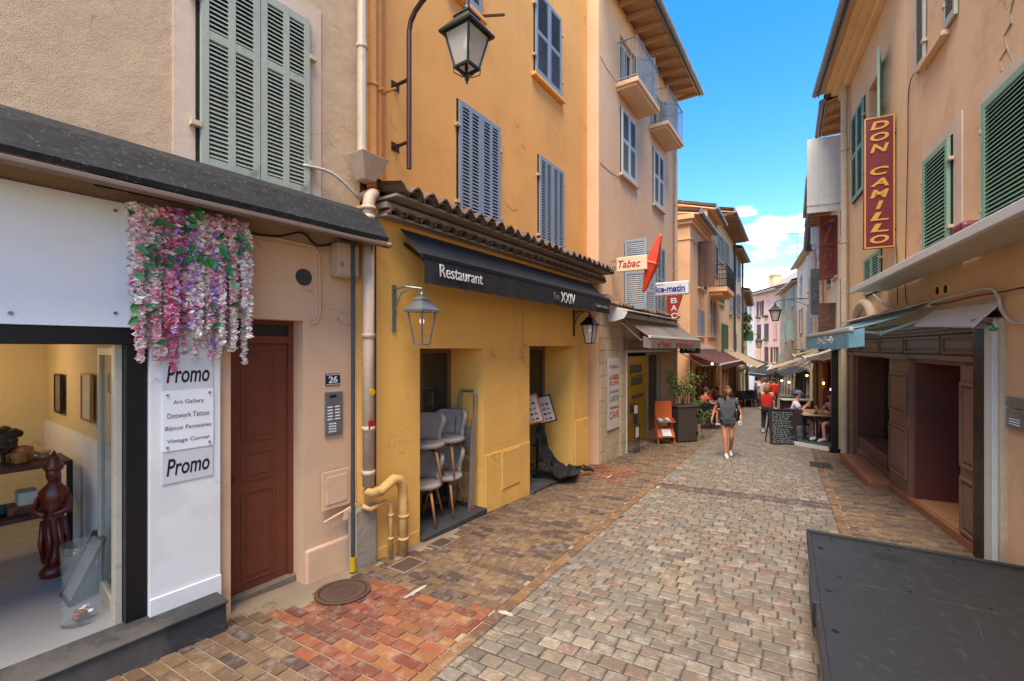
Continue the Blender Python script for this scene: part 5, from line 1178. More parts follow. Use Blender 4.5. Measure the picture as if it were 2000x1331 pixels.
# terrace fronts under the left awnings: timber posts and glazing
def shopfront(F, root, s0, s1, h, mat='post_wood', o=.02, n=4, dark='window_dark'):
    org = (0, 0, None); zt = F.g(s0)+h
    r = F.mb(org).box(s0, s1, o-.01, o+.03, F.g(s1), zt).build('shop_front', dark, root)
    for i in range(n+1): x = s0+(s1-s0)*i/n; m = F.mb(org); m.box(x-.09, x+.09, o+.03, o+.16, F.g(s1), zt); m.build('post', mat, r, bevel=.01)
    F.mb(org).box(s0-.1, s1+.1, o+.03, o+.2, zt-.25, zt).build('lintel', mat, r, bevel=.01)
    F.mb(org).box(s0, s1, o+.03, o+.12, F.g(s1), F.g(s0)+.45).build('stall_riser', 'brown_panel', r)
    for i in range(n): x = s0+(s1-s0)*(i+.5)/n; m = F.mb(org); m.box(x-.02, x+.02, o+.03, o+.08, F.g(s0)+.45, zt-.25); m.build('mullion', mat, r)
    return r
shopfront(L4, b4, .1, L4.L+2, 2.5, 'oak', n=5)
shopfront(L6, b6, .5, L6.L, 2.4, 'post_wood', n=5)
shopfront(L7, b7, .3, L7.L, 2.4, 'limestone', n=4)
shopfront(L8, b8, .3, L8.L-.5, 2.2, 'offwhite_metal', n=6)

# ------------------------------------------------------------------ right side near: bar front and pink house
def build_R():
    F = R0; sa, zt_ = F.sz(1863, 293); s_door = F.s(1962)
    r0 = building('pink_house', 'old pinkish house with green louvred shutters at the right edge', F, 8.7, 8, 'salmon_plaster', [], over=.0, roof=None, zcut=2.38)
    def win(px0, px1, pyt, pyb, ref, mat='green_shutter', cols=1, mids=()):
        s0, s1 = sorted((F.s(px0), F.s(px1))); z1 = F.sz(ref, pyt)[1]; z0 = F.sz(ref, pyb)[1]; return window(F, r0, s0, s1, z0, z1, 'closed', mat, cols=cols, mids=mids, sillmat=None, slat=.045)
    m = F.mb(); s0, s1 = sorted((F.s(1812), F.s(1863))); z1, z0 = F.sz(1812, 316)[1], F.sz(1812, 510)[1]; m.box(s0-.25, s1+.15, .0, .012, z0-.2, z1+.2)
    s2, s3 = F.s(1932)-1.1, F.s(1932); z3, z2 = F.sz(1932, 203)[1], F.sz(1932, 461)[1]; m.box(s2-.1, s3+.16, .0, .014, z2-.15, z3+.18); m.build('window_surround', 'surround_plaster', r0)
    w = window(F, r0, s0, s1, z0, z1, 'closed', 'green_shutter', cols=1, base=.012, sillmat=None, kw_single=True); w['label'] = 'small window with one green louvred leaf'
    window(F, r0, s2, s3, z2, z3, 'closed', 'green_shutter', cols=1, base=.014, sillmat=None, slat=.045, kw_single=True)
    # upper open window with pale green leaf standing out
    s1, zb = F.sz(1812, 118); s0 = F.s(1850); zt = zb+1.5
    window(F, r0, s0, s1, zb, zt, 'open', 'sage_shutter', cols=1, base=0, sillmat='salmon_plaster')
    pb = F.mb(); s, z = F.sz(1972, 440); pb.box(s-.14, s+.14, .05, .4, z-.13, z+.06); pb.build('flood_light', 'sign_maroon', r0, bevel=.04)
    # lower wall piece with intercom, right of the shop front
    m = F.mb(); wall_sheet(m, 0, s_door, -1, 2.38, []); m.build('lower_wall', 'salmon_plaster', r0, recalc=False)
    m = F.mb(); m.box(F.s(1968), s_door+.02, -.02, .05, -1, 2.3); m.build('corner_render', 'limestone', r0, bevel=.02)
    s, zt = F.sz(1972, 774); s0 = F.s(1999)
    m = F.mb(); m.box(s0-.1, s, .003, .025, F.sz(1972, 836)[1], F.sz(1972, 796)[1]); m.box(s0-.12, s-.01, .003, .03, F.sz(1972, 793)[1], zt); m.build('intercom', 'steel', r0, bevel=.005)
    m = F.mb(); 
    for k in range(3): z = F.sz(1980, 818+k*5)[1]; m.box(s0, s-.06, .025, .03, z-.004, z+.004)
    m.build('buttons', 'white_enamel', r0)
    m = F.mb(); pts = [(1981, 0), (1974, 25), (1977, 45), (1962, 70), (1968, 95), (1953, 118), (1958, 138), (1950, 160), (1944, 186)]
    m.tube([(F.s(a), .001, F.sz(a, b)[1]) for a, b in pts], [.012, .008, .014, .007, .012, .006, .01, .007, .002], 5); m.tube([(F.s(a), .001, F.sz(a, b)[1]) for a, b in ((1968, 95), (1980, 120), (1976, 150))], [.006, .005, .002], 5)
    m.build('wall_crack', 'old_plaster', r0)
    # corner cracks / vents
    for px, py in ((1835, 568), (1851, 565)):
        s, z = F.sz(px, py); m = F.mb(); m.tube([(s, .0, z), (s, .02, z)], .075, 18); m.tube([(s, .02, z), (s, .024, z)], .055, 18, mi=1); m.build('round_vent', ['sand_plaster', 'gap_shade'], r0)
    # ---- yellow ochre house with the sign
    G = R2
    W = [(1667, 188, 1690, 352, 'closed', 'green_shutter', dict(cols=1, mids=(.5,))), (1684, 487, 1723, 562, 'closed', 'green_shutter', dict(cols=1))]
    s0, s1 = sorted((G.s(1722), G.s(1697))); zt = G.sz(1722, 128)[1]; zb = zt-1.75
    ops = [(s0, s1, zb, zt, .2)]
    W = [(1690, 188, 1667, 370, 'closed', 'green_shutter', dict(cols=1, mids=(.5,), sillmat=None)), (1723, 487, 1692, 566, 'closed', 'green_shutter', dict(cols=1, sillmat=None))]
    r2 = building('ochre_house', 'ochre rendered house with cornice carrying the tall maroon vertical sign', G, 8.55, 8, 'mustard_plaster', W, over=.5, openings=ops, zcut=2.38, rise=.25, rafters=False, soffit='mustard_plaster')
    m = G.mb(); 
    for o, a, b in ((.12, 8.2, 8.34), (.26, 8.34, 8.44), (.4, 8.44, 8.52)): m.box(0, G.L, 0, o, a, b)
    m.build('cornice', 'sand_plaster', r2, bevel=.01)
    m = G.mb(); m.box(s0, s1, -.22, -.2, zb, zt); m.build('pane', 'window_dark', r2)
    shutter(r2, G, s0, .02, zb, .6, zt-zb+.05, 'green_shutter', ang=rad(165), cols=1, mids=(.5,))
    m = G.mb(); m.box(s0-.6, s0-.02, .005, .03, zb, zt); 
    pipe(G, r2, G.s(1659), -1, 8.5, .07, .1, 'pipe_cream')
    # plain arch moulding above the blue awning
    m = G.mb(); c = G.s(1690); z = G.sz(1690, 640)[1]
    m.tube([(c+.75*math.cos(t), .02, z+.0+.5*math.sin(t)) for t in [math.pi*i/12 for i in range(13)]], .1, 8); m.build('arch_moulding', 'limestone', r2, smooth=True)
    return r0, r2
r0, r2 = build_R()
def bar_front():
    """panelled brown bar front running under both right-hand houses"""
    A = R2.p+R2.t*R2.L; B = R0.p+R0.t*R0.s(1962)
    # one plane near both walls
    F = Fac(tuple(B), tuple(A), 'R'); L_ = F.L; zc = 2.1
    r = F.root('bar_front', None, None); bpy.context.view_layer.update(); mw = r.matrix_world.copy(); r.parent = r2; r.matrix_local = r2.matrix_world.inverted() @ mw
    sx = lambda px: F.s(px)
    zt = 2.28
    def fr(s): return F.g(s)
    # back lining
    d0, d1 = sorted((sx(1876), sx(1783))); w0, w1 = sorted((sx(1733), sx(1672)))
    ztd = F.sz(1783, 722)[1]; 
    m = F.mb(); wall_sheet(m, 0, L_, -1.6, 2.42, [(d0, d1, -1.6, 1.78, 1.0), (w0, w1, fr(w1)+.35, 1.82, .5)], o=-.03, rmi=1)
    m.build('panelled_wall', ['brown_panel', 'dark_red'], r, recalc=False)
    F.mb().box(d0-.4, d1+.4, -1.05, -1.02, -1.6, 1.9).build('doorway_lining', 'dark_red', r)
    fs = fr(d0)+.02
    F.mb().box(d0, d1, -1.02, .02, -1.6, fs).build('doorway_floor', 'tile_floor', r)
    F.mb().box(w0, w1, -.52, -.5, fr(w1)+.35, 1.85).build('window_pane', 'window_dark', r)
    m = F.mb(); m.box(w0+.15, w1-.1, -.5, -.03, fr(w1)+.35, fr(w1)+.62); m.build('window_seat', 'dark_red', r, bevel=.01)
    # pilaster panels
    m = F.mb()
    def panel(a, b, z0, z1, o=-.03, t=.03):
        q = .035
        m.box(a, b, o, o+t, z0, z0+q); m.box(a, b, o, o+t, z1-q, z1); m.box(a, a+q, o, o+t, z0+q, z1-q); m.box(b-q, b, o, o+t, z0+q, z1-q); m.box(a+q*2, b-q*2, o, o+t*.5, z0+q*2, z1-q*2)
    p0, p1 = sorted((sx(1780), sx(1742))); m.box(p0, p1, -.03, .03, -1.5, 1.88); m.box(p0-.05, p1+.05, -.03, .09, 1.82, 1.9)
    for (a, b) in ((.95, 1.6), (-.05, .75)): panel(p0+.06, p1-.06, a, b, .03)
    q0, q1 = sorted((sx(1918), sx(1880))); m.box(q0, q1, -.03, .02, -1.5, 1.8)
    for (a, b) in ((.62, 1.6), (-.15, .5)): panel(q0+.05, q1-.05, a, b, .02)
    e0, e1 = sorted((sx(1668), sx(1655))); m.box(e0-.03, e1, -.03, .03, -1.6, 1.9)
    # head panels and moulded cornice
    m.box(0.1, L_, -.03, .05, 1.84, 1.9)
    n = 5
    for i in range(n): a = .15+(L_-.3)*i/n; panel(a+.04, a+(L_-.3)/n-.04, 1.92, 2.16, -.03)
    for o, a, b in ((.04, 2.18, 2.22), (.09, 2.22, 2.26), (.15, 2.26, 2.31)): m.box(0, L_, -.03, o, a, b)
    m.build('pilasters_and_mouldings', 'brown_panel', r, bevel=.004)
    m = F.mb(); m.box(sx(1944), sx(1917), .0, .07, -1.3, 2.25); m.build('black_post', 'black_metal', r, bevel=.005)
    m = F.mb(); m.box(sx(1962), sx(1945), .0, .09, -1.3, 2.3); m.build('white_post', 'pale_shutter', r, bevel=.005)
    m = F.mb(); s = L_-.02; m.box(s-.1, s, .0, .12, -1.6, 2.2); m.build('end_post', 'beige_fabric', r, bevel=.005)
    # brick plinth and steps
    m = F.mb(); a, b = sorted((sx(1742), sx(1690)))
    m.hslab([(0, .05, F.g(0)+.1), (L_, .05, F.g(L_)+.1), (L_, -.025, F.g(L_)+.1), (0, -.025, F.g(0)+.1)], .4); m.build('plinth', 'brick_step', r)
    m = F.mb(); m.box(a-.05, b+.5, -.03, .34, -1.6, F.g(b)+.2); m.build('step', 'brick_step', r, bevel=.01)
    return F
BF = bar_front()
def right_stuff():
    # Don Camillo vertical sign
    F = R2; s = F.s(1756); s = .55; org = (s, 0, 4.7); r = F.root('vertical_sign', 'tall maroon vertical sign with slanted golden letters on the ochre house', 'sign', org)
    P = F.W(s, .28, 0); d = P.y; zt = atd(1720, 232, d).z; zb = atd(1720, 486, d).z
    ol = .03; oh = ol+.56
    # find outward extent matching the photographed width
    for k in range(1, 120):
        q = F.W(s, ol+k*.01, 0)
        if HX+FP*q.x/q.y < 1688: oh = ol+k*.01; break
    m = F.mb(org); m.box(s-.05, s+.05, ol, oh, zb, zt); m.build('panel', 'sign_maroon', r, bevel=.005)
    m = F.mb(org); e = .02; f = s-.05
    for a, b, c, g in ((ol, oh, zb, zb+e), (ol, oh, zt-e, zt), (ol, ol+e, zb+e, zt-e), (oh-e, oh, zb+e, zt-e)): m.box(f-.006, f-.001, a, b, c, g)
    m.build('border', 'sign_gold', r)
    txt = 'DON CAMILLO'; H = zt-zb-.1
    for i, ch in enumerate(txt):
        if ch == ' ': continue
        lettering(r, ch, F.loc(f-.008, (ol+oh)/2, zt-.05-H*(i+.5)/len(txt), org), (rad(90), 0, rad(-90)), 'sign_gold', width=(oh-ol)*(.62 if ch != 'I' else .25), height=H/len(txt)*.72, shear=.2, bold=.03)
    m = F.mb(org); 
    for z in (zb+.3, zt-.3): m.box(s-.015, s+.015, -.0, ol, z-.015, z+.015)
    m.build('bracket', 'black_metal', r)
    # folded flat canopy above
    F = R0; r = F.root('flat_canopy', 'long off-white folded awning case running below the green shutters', 'awning', (0, 0, 3.0))
    F.mb((0, 0, 3.0)).box(0, F.L+.95, .012, .5, 3.0, 3.045).build('panel', 'offwhite_metal', r, bevel=.006); m = F.mb((0, 0, 3.0)); m.box(0, F.L+.95, .5, .56, 2.975, 3.075); m.build('front_rail', 'white_metal', r, bevel=.01)
    F = R2; s0 = -1.15; s1 = 3.45
    r = awning('awning', 'faded blue scalloped awning over the brown bar front', F, s0, s1, .08, 2.56, .92, 2.27, .27, 'blue_fabric', 'white_fabric', scallop=.03, ends=True, cassmat='white_fabric', cass=.03)
    og = (s0, 0, F.g(s0)); m = F.mb(og); m.slab([(s0, .01, 2.66), (s1, .01, 2.66), (s1, .3, 2.56), (s0, .3, 2.56)], .02); m.build('cover_strip', 'white_fabric', r)
    lettering(r, 'Don Camillo', F.loc(s0+1.7, 1.0, 2.13, og), F.trot(), 'white_fabric', width=1.6, height=.13, shear=.3)
    F = R0; s1 = F.s(1828); s0 = F.s(1960); org = (s0, 0, 2.3); r = F.root('white_board', 'pale grey sheet metal board tilted under the cables right of the blue awning', 'board', org)
    m = F.mb(org); m.slab([(s0, .03, 2.46), (s1, .03, 2.50), (s1, .24, 2.30), (s0, .24, 2.22)], .02); m.build('sheet', 'white_metal', r); m = F.mb(org); m.box(s0, s1, .005, .03, 2.4, 2.5); m.box(s0+.08, s0+.12, .03, .2, 2.2, 2.3); m.build('fixing', 'zinc', r)
    # cables on the right wall
    def wl(F, pts, o=.05): return [F.W(F.s(px, o), o, F.sz(px, py, o)[1]) for px, py in pts]
    cable('cable', 'thick white cable sagging under the off-white awning case', wl(R0, [(1706, 576), (1722, 590), (1748, 608), (1780, 606), (1830, 588), (1880, 575), (1930, 563), (1950, 580), (1956, 605), (1975, 628), (1998, 632)], .07), .018)
    cable('cable', 'thin brown cable below the thick white cable', wl(R0, [(1748, 607), (1790, 600), (1850, 592), (1900, 580), (1960, 570), (1998, 562)], .06), .01, 'iron_brown')
    cable('cable', 'thin dark cable down the wall right of the maroon vertical sign', wl(R0, [(1800, 130), (1776, 168), (1773, 300), (1770, 430), (1768, 560), (1772, 595)], .02), .006, 'cable_black')
    cable('cable', 'dark cable dropping from the foot of the maroon vertical sign', wl(R2, [(1751, 480), (1752, 520), (1753, 596)], .02), .006, 'cable_black')
    F = R0; s, z = F.sz(1968, 643, .1); r = F.root('green_bottle_cap', 'small green fitting hanging from the white cable at the right edge', 'cable fitting', (s, .1, z)); m = MB(); m.ball((0, .1, 0), .035, 10, 7, sz=.6); m.tube([(0, .1, 0), (0, .1, .05)], .008, 6); m.build('fitting', 'leaf_plastic', r)
right_stuff()
# ------------------------------------------------------------------ right row beyond the bar
kr = dict(cols=1, mids=(.5,), sillmat=None)
def rw(F, rows):  # windows given as (s fraction, width, z0, z1, kind, mat)
    return rows
def bldR(name, label, F, zt, D, mat, rows, over=.5, ground=None, **k):
    fake = []
    ops = [(a*F.L-w/2, a*F.L+w/2, z0, z1, .16) for a, w, z0, z1, kd, mt in rows if kd != 'closed']
    if ground: ops.append(ground)
    r = building(name, label, F, zt, D, mat, [], over=over, openings=ops, **k)
    for a, w, z0, z1, kd, mt in rows: window(F, r, a*F.L-w/2, a*F.L+w/2, z0, z1, kd, mt, cols=1, mids=(.5,), sillmat='surround_plaster')
    return r
g3 = (.05, R3.L-.05, -1.5, 1.7, 1.3)
b = bldR('narrow_house', 'narrow house with rounded tile eaves just beyond the maroon vertical sign', R3, 8.3, 7, 'cream_plaster', [(.5, .8, 5.0, 6.6, 'closed', 'brown_shutter'), (.5, .8, 2.4, 3.9, 'closed', 'slate_shutter')], over=.45, ground=g3)
m = MB()
for i in range(6): m.box(i*.133, i*.133+.122, -.02, .02, 0, 2.05)
m.box(0, .79, -.012, .012, .02, 2.03)
m.box(0, .8, .02, .035, .2, .3); m.box(0, .8, -.035, -.02, 1.0, 1.1); o = m.build('board_shutter', 'white_metal', b, loc=R3.loc(R3.L*.55, .05, 5.75), rot=(0, 0, rad(97)))
bR4 = b = bldR('low_red_house', 'lower house with red-brown open shutters and dark tile eaves on the right', R4, 6.7, 7, 'cream_plaster', [(.25, .9, 4.2, 6.0, 'ajar', 'red_shutter'), (.75, .9, 4.2, 6.0, 'closed', 'slate_shutter'), (.35, .9, 1.9, 3.4, 'ajar', 'brown_shutter')], over=.55, ground=(.1, R4.L-.1, -1.8, 1.5, 1.3))
b = bldR('pale_house', 'tall pale house with slate grey leaves standing open on the right', R5, 8.6, 7, 'sand_plaster', [(.3, .9, 3.4, 5.2, 'ajar', 'slate_shutter'), (.7, .9, 3.4, 5.2, 'ajar', 'grey_shutter'), (.3, .9, 6.2, 7.8, 'ajar', 'grey_shutter'), (.7, .9, 6.2, 7.8, 'closed', 'pale_shutter')], over=.5, ground=(.2, R5.L-.2, -1.9, 1.2, 1.0))
pipe(R5, b, .4, -1, 8.4, .07, .15, 'pipe_pink')
b = bldR('rose_house', 'pinkish house with open white shutters and downpipes midway on the right', R6, 8.3, 7, 'cream_plaster', [(.3, .9, 5.2, 6.9, 'ajar', 'pale_shutter'), (.75, .9, 5.2, 6.9, 'closed', 'grey_shutter'), (.3, .9, 2.2, 3.9, 'ajar', 'grey_shutter'), (.75, .9, 2.2, 3.9, 'closed', 'teal_shutter')], over=.4, soffit='roof_grey', ground=(.3, R6.L-.3, -2.2, .9, 1.0))
pipe(R6, b, .4, -1, 7.7, .07, .15, 'pipe_pink')
bR7 = b = bldR('cream_house', 'cream house with white and pale blue shutters facing down the street', R7, 8.6, 8, 'rose_cream', [(.25, 1.0, 5.9, 7.6, 'closed', 'white_metal'), (.7, 1.0, 5.9, 7.6, 'closed', 'pale_shutter'), (.2, 1.0, 3.2, 5.0, 'open', 'grey_shutter'), (.7, 1.0, 3.2, 5.0, 'open', 'grey_shutter'), (.2, 1.0, .6, 2.4, 'closed', 'teal_shutter'), (.65, 1.0, .6, 2.4, 'closed', 'pale_shutter')], over=.35, soffit='cream_plaster', rafters=False, gutter='white_metal')
bR8 = b = bldR('grey_beige_house', 'weathered beige house with grey-green shutters left of the cream house', R8, 7.6, 8, 'limestone', [(.2, 1.1, 5.7, 7.3, 'closed', 'pale_shutter'), (.75, 1.1, 5.7, 7.3, 'closed', 'sage_shutter'), (.2, 1.1, 2.7, 4.4, 'half', 'teal_shutter'), (.6, 1.1, 2.7, 4.4, 'closed', 'teal_shutter'), (.3, 1.1, -.3, 1.4, 'closed', 'sage_shutter'), (.75, 1.1, -.3, 1.4, 'half', 'sage_shutter')], over=.35, soffit='cream_plaster', rafters=False)
bR9 = b = bldR('pink_townhouse', 'salmon pink house with dark red shutters at the bend of the street', R9, 8.2, 8, 'rose_plaster', [(.75, .8, 5.6, 7.4, 'open', 'red_shutter'), (.2, .55, 5.6, 7.0, 'closed', 'rose_plaster'), (.8, .9, 3.0, 4.7, 'closed', 'slate_shutter'), (.5, .9, 3.0, 4.7, 'closed', 'slate_shutter'), (.18, .7, 3.0, 4.7, 'closed', 'rose_plaster'), (.8, .8, .4, 2.1, 'closed', 'sand_plaster'), (.5, .8, .4, 2.1, 'closed', 'brown_shutter'), (.2, .8, .4, 2.1, 'open', 'brown_shutter')], over=.5, tilem='roof_grey', rafters=False)
for f_, z in ((.8, 5.4), (.5, 5.4), (.2, 5.4), (.8, 2.8), (.5, 2.8), (.8, .2), (.5, .2)):
    s = R9.L*f_; rr = R9.root('window_box', 'small flower box under a window of the salmon pink house', 'flower box', (s, 0, z), 'flower boxes on the salmon pink house'); m = MB(); m.box(-.35, .35, .0, .22, 0, .14); m.build('box', 'planter_brown', rr); m = MB()
    for i in range(14): m.ball((R.uniform(-.35, .35), R.uniform(.05, .25), .16+R.uniform(-.03, .1)), .07, 6, 4)
    m.build('plant', 'leaf_green', rr)
b = bldR('white_house', 'whitish house behind the far green sign at the end of the street', R10, 8.4, 8, 'white_plaster', [(.2, 1, 5.5, 7.2, 'closed', 'pale_shutter'), (.6, 1, 5.5, 7.2, 'closed', 'pale_shutter'), (.2, 1, 2.8, 4.5, 'closed', 'teal_shutter'), (.6, 1, 2.8, 4.5, 'closed', 'pale_shutter')], over=.5)
E1 = Fac((24, 68), (38, 72), 'L'); 
bE1 = b = bldR('end_house', 'pale house closing the far end of the street', E1, 6.5, 8, 'white_plaster', [(.35, 1.1, 3, 4.8, 'closed', 'pale_shutter'), (.55, 1.1, 3, 4.8, 'closed', 'pale_shutter'), (.35, 1.1, -.5, 1.4, 'closed', 'grey_shutter'), (.55, 1.1, -.5, 1.4, 'closed', 'sage_shutter')], over=.5)
def gable():
    P = [atd(1466, 580, 64), atd(1545, 535, 58)]
    r = emp('tall_gabled_house', (38, 60, gz(0, 60)), 0, 'tall tan roofed house with a chimney rising behind the salmon pink house', 'house'); z0 = r.location.z
    F = Fac((33.5, 64), (37.5, 56), 'L')
    m = MB(); T = lambda p: (p[0]-38, p[1]-60, p[2]-z0); m.T = T
    a, b = (33.0, 62), (35.2, 57); za, zb = 8.9, 11.3
    pts = [atd(1463, 596, 60), atd(1480, 576, 60), atd(1548, 537, 60), atd(1575, 560, 60), atd(1575, 700, 60), atd(1463, 700, 60)]
    m.slab(pts, 8); m.build('wall', 'white_plaster', r)
    m = MB(); m.T = T; m.slab([pts[0]+Vector((-.5, -.4, .1)), pts[1]+Vector((0, -.4, .25)), pts[2]+Vector((0, -.4, .3)), pts[2]+Vector((0, -.4, .05)), pts[1]+Vector((0, -.4, -.02)), pts[0]+Vector((-.5, -.4, -.1))], 9); m.build('roof', 'roof_grey', r)
    c = atd(1511, 552, 60); m = MB(); m.T = T; m.box(c.x-.5, c.x+.5, c.y-.9, c.y+.2, c.z-1.8, c.z+1.0); m.box(c.x-.65, c.x+.65, c.y-1, c.y+.3, c.z+.8, c.z+.95); m.build('chimney', 'sand_plaster', r)
gable()
# ------------------------------------------------------------------ black platform lower right
def platform():
    C = Vector((3.06, 4.73)); zt = .095
    r = emp('platform', (C.x, C.y, gz(*C)), math.atan2(-TS.y, -TS.x), 'low black wooden terrace platform with a raised lip in the lower right corner', 'platform')
    Z = zt-gz(*C); q = -GS*TS.y  # local x runs back towards the viewer (ground rises), y = across
    # local +y = rotate(x) by 90: direction (TS.y,-TS.x) -> to the right
    ln, wd = 4.6, 2.75
    def board(x0, x1, y0, y1, nm, m='ramp_black', zz=0):
        b = MB(); b.box(x0, x1, y0, y1, Z-.03+zz, Z+zz); return b.build(nm, m, r, bevel=.004)
    board(.04, 1.05, .035, wd, 'deck_panel'); board(1.056, 2.6, .035, wd, 'deck_panel', zz=.006); board(2.605, ln, .035, wd, 'deck_panel', zz=.002)
    b = MB(); b.box(0, .04, 0, wd, Z-.12, Z+.03); b.box(-.035, 0, 0, wd, Z-.06, Z+.012); b.build('far_rail', 'ramp_black', r, bevel=.006)
    b = MB(); b.box(.04, 1.1, 0, .035, Z-.1, Z+.012); b.box(1.1, 1.6, -.02, .035, Z-.16, Z+.03); b.box(1.6, ln, 0, .035, Z-.1, Z+.02); b.build('side_rail', 'ramp_black', r, bevel=.006)
    b = MB()
    for x in (.04, 1.2, 2.4, 3.6):
        for y in (.05, wd-.1): b.box(x, x+.08, y, y+.05, -.02+x*-q*0-.1, Z-.03)
    b.build('support', 'iron_brown', r)
    b = MB(); b.box(.0, ln, .06, .1, Z-.2, Z-.03); b.build('joist', 'iron_brown', r)
    b = MB(); b.slab([(.32+.09*math.cos(t)*R.uniform(.85, 1.1), .62+.12*math.sin(t)*R.uniform(.85, 1.1), Z+.003) for t in [k*math.pi/9 for k in range(18)]], .002); b.build('tar_patch', 'ramp_patch', r)
    b = MB(); y = .3
    while y < wd-.1:
        L_ = R.uniform(.05, .3); x = 1.045+(y-.3)*.01; b.add([(x, y, Z+.0068), (x+R.uniform(.002, .009), y, Z+.0068), (x+R.uniform(.002, .009), y+L_, Z+.0068), (x, y+L_, Z+.0068)], [(0, 1, 2, 3)]); y += L_+R.uniform(.0, .06)
    for i in range(26):
        x, y, a = R.uniform(.2, 3), R.uniform(.2, wd-.3), R.uniform(0, 6.3); l = R.uniform(.05, .5); w = R.uniform(.0012, .003); dx, dy = math.cos(a), math.sin(a); zz = Z+(.0015 if x < 1 else .0075 if x < 2.5 else .0035)
        if (x < 1) != (x+dx*l < 1) or x+dx*l > 2.5 or x > 2.5 or not .1 < y+dy*l < wd: continue
        b.add([(x, y, zz), (x+dx*l, y+dy*l, zz), (x+dx*l-dy*w, y+dy*l+dx*w, zz), (x-dy*w, y+dx*w, zz)], [(0, 1, 2, 3)])
    b.build('scratches', 'ramp_scratch', r, recalc=False)
    b = MB()
    for i in range(6): y = .2+i*.45; b.tube([(.12, y, Z), (.12, y, Z+.004)], .012, 10); b.tube([(.98, y, Z), (.98, y, Z+.004)], .01, 10)
    for x in (.4, 1.3, 1.9): b.tube([(x, .1, Z+.004), (x, .1, Z+.009)], .022, 12)
    pieces(b, 'bolt', 'black_metal', r)
platform()
# ------------------------------------------------------------------ stacked chairs and ladder in the first recess
def tub_chair(label):
    r = emp('tub_chair', (0, 0, 0), 0, label, 'chair', 'chairs stacked in the restaurant recess')
    # seat shell with wrap-around waisted back, built from rings
    m = MB(); n = 20; rows = []
    for k, (z, rr, wy) in enumerate(((.40, .14, .13), (.42, .215, .20), (.45, .235, .225))): rows.append([(rr*math.cos(2*math.pi*j/n), wy*math.sin(2*math.pi*j/n), z) for j in range(n)])
    rows.append([(.215*math.cos(2*math.pi*j/n), .205*math.sin(2*math.pi*j/n), .475) for j in range(n)]); rows.append([(.1*math.cos(2*math.pi*j/n), .1*math.sin(2*math.pi*j/n), .465) for j in range(n)])
    vs = sum(rows, []); fs = [(a*n+j, a*n+(j+1) % n, (a+1)*n+(j+1) % n, (a+1)*n+j) for a in range(4) for j in range(n)]+[tuple(range(n-1, -1, -1)), tuple(4*n+j for j in range(n))]
    m.add(vs, fs); m.build('seat', 'chair_fabric', r, smooth=True); r.scale = (1.1, 1.1, 1.08)
    m = MB(); A = []
    for ri, (z, hw, rr) in enumerate(((.44, 62, .225), (.52, 52, .225), (.60, 58, .235), (.70, 72, .25), (.77, 68, .255), (.80, 55, .255))):
        A.append([((rr+dd)*math.sin(rad(hw*t)), (rr+dd)*math.cos(rad(hw*t))*(1)+.0*z, z+(0 if abs(t) < .9 else -.01)) for dd in (0, -.045) for t in [-1+.2*q for q in range(11)]])
    vs = sum(A, []); k = 22; fs = []
    for a in range(5):
        for j in range(10): fs.append((a*k+j, a*k+j+1, (a+1)*k+j+1, (a+1)*k+j)); fs.append((a*k+11+j, (a+1)*k+11+j, (a+1)*k+12+j, a*k+12+j))
        fs.append((a*k, (a+1)*k, (a+1)*k+11, a*k+11)); fs.append((a*k+10, a*k+21, (a+1)*k+21, (a+1)*k+10))
    for j in range(10): fs.append((j, j+11, j+12, j+1)); fs.append((5*k+j, 5*k+j+1, 5*k+j+12, 5*k+j+11))
    m.add(vs, fs); m.build('backrest', 'chair_fabric', r, smooth=True)
    for sx in (-1, 1):
        for sy in (-1, 1): m = MB(); m.tube([(sx*.12, sy*.12, .42), (sx*.2, sy*.2, 0)], [.018, .012], 8); m.build('leg', 'oak', r, smooth=True)
    m = MB(); m.beam((-.14, -.14, .39), (.14, .14, .39), .025, .02); m.beam((-.14, .14, .385), (.14, -.14, .385), .025, .02); m.build('cross_frame', 'black_metal', r)
    return r
def chairs():
    F = L2; c0 = tub_chair('left grey tub chair standing at the bottom of the stack in the yellow recess')
    g = F.g(F.s(880))+.07
    spots = [(826, 1020, -.33, 0, -60, None), (868, 1012, -.36, 0, -70, 'right grey tub chair standing at the bottom of the stack next to the ladder'),
             (832, 900, -.36, 1, -50, 'left grey tub chair balanced on top of the stack, half hidden by the yellow wall'), (873, 900, -.38, 1, -75, 'right grey tub chair balanced on top of the stack near the ladder')]
    for i, (px, py, o, up, a, lab) in enumerate(spots):
        c = c0 if i == 0 else copy_tree(c0)
        s = F.s(px, o); c.location = F.W(s, o, g+(.5 if up else 0)); c.rotation_euler = (0, 0, F.ang+rad(a))
        if lab: c['label'] = lab
        if not up: c.location.z = g
chairs()
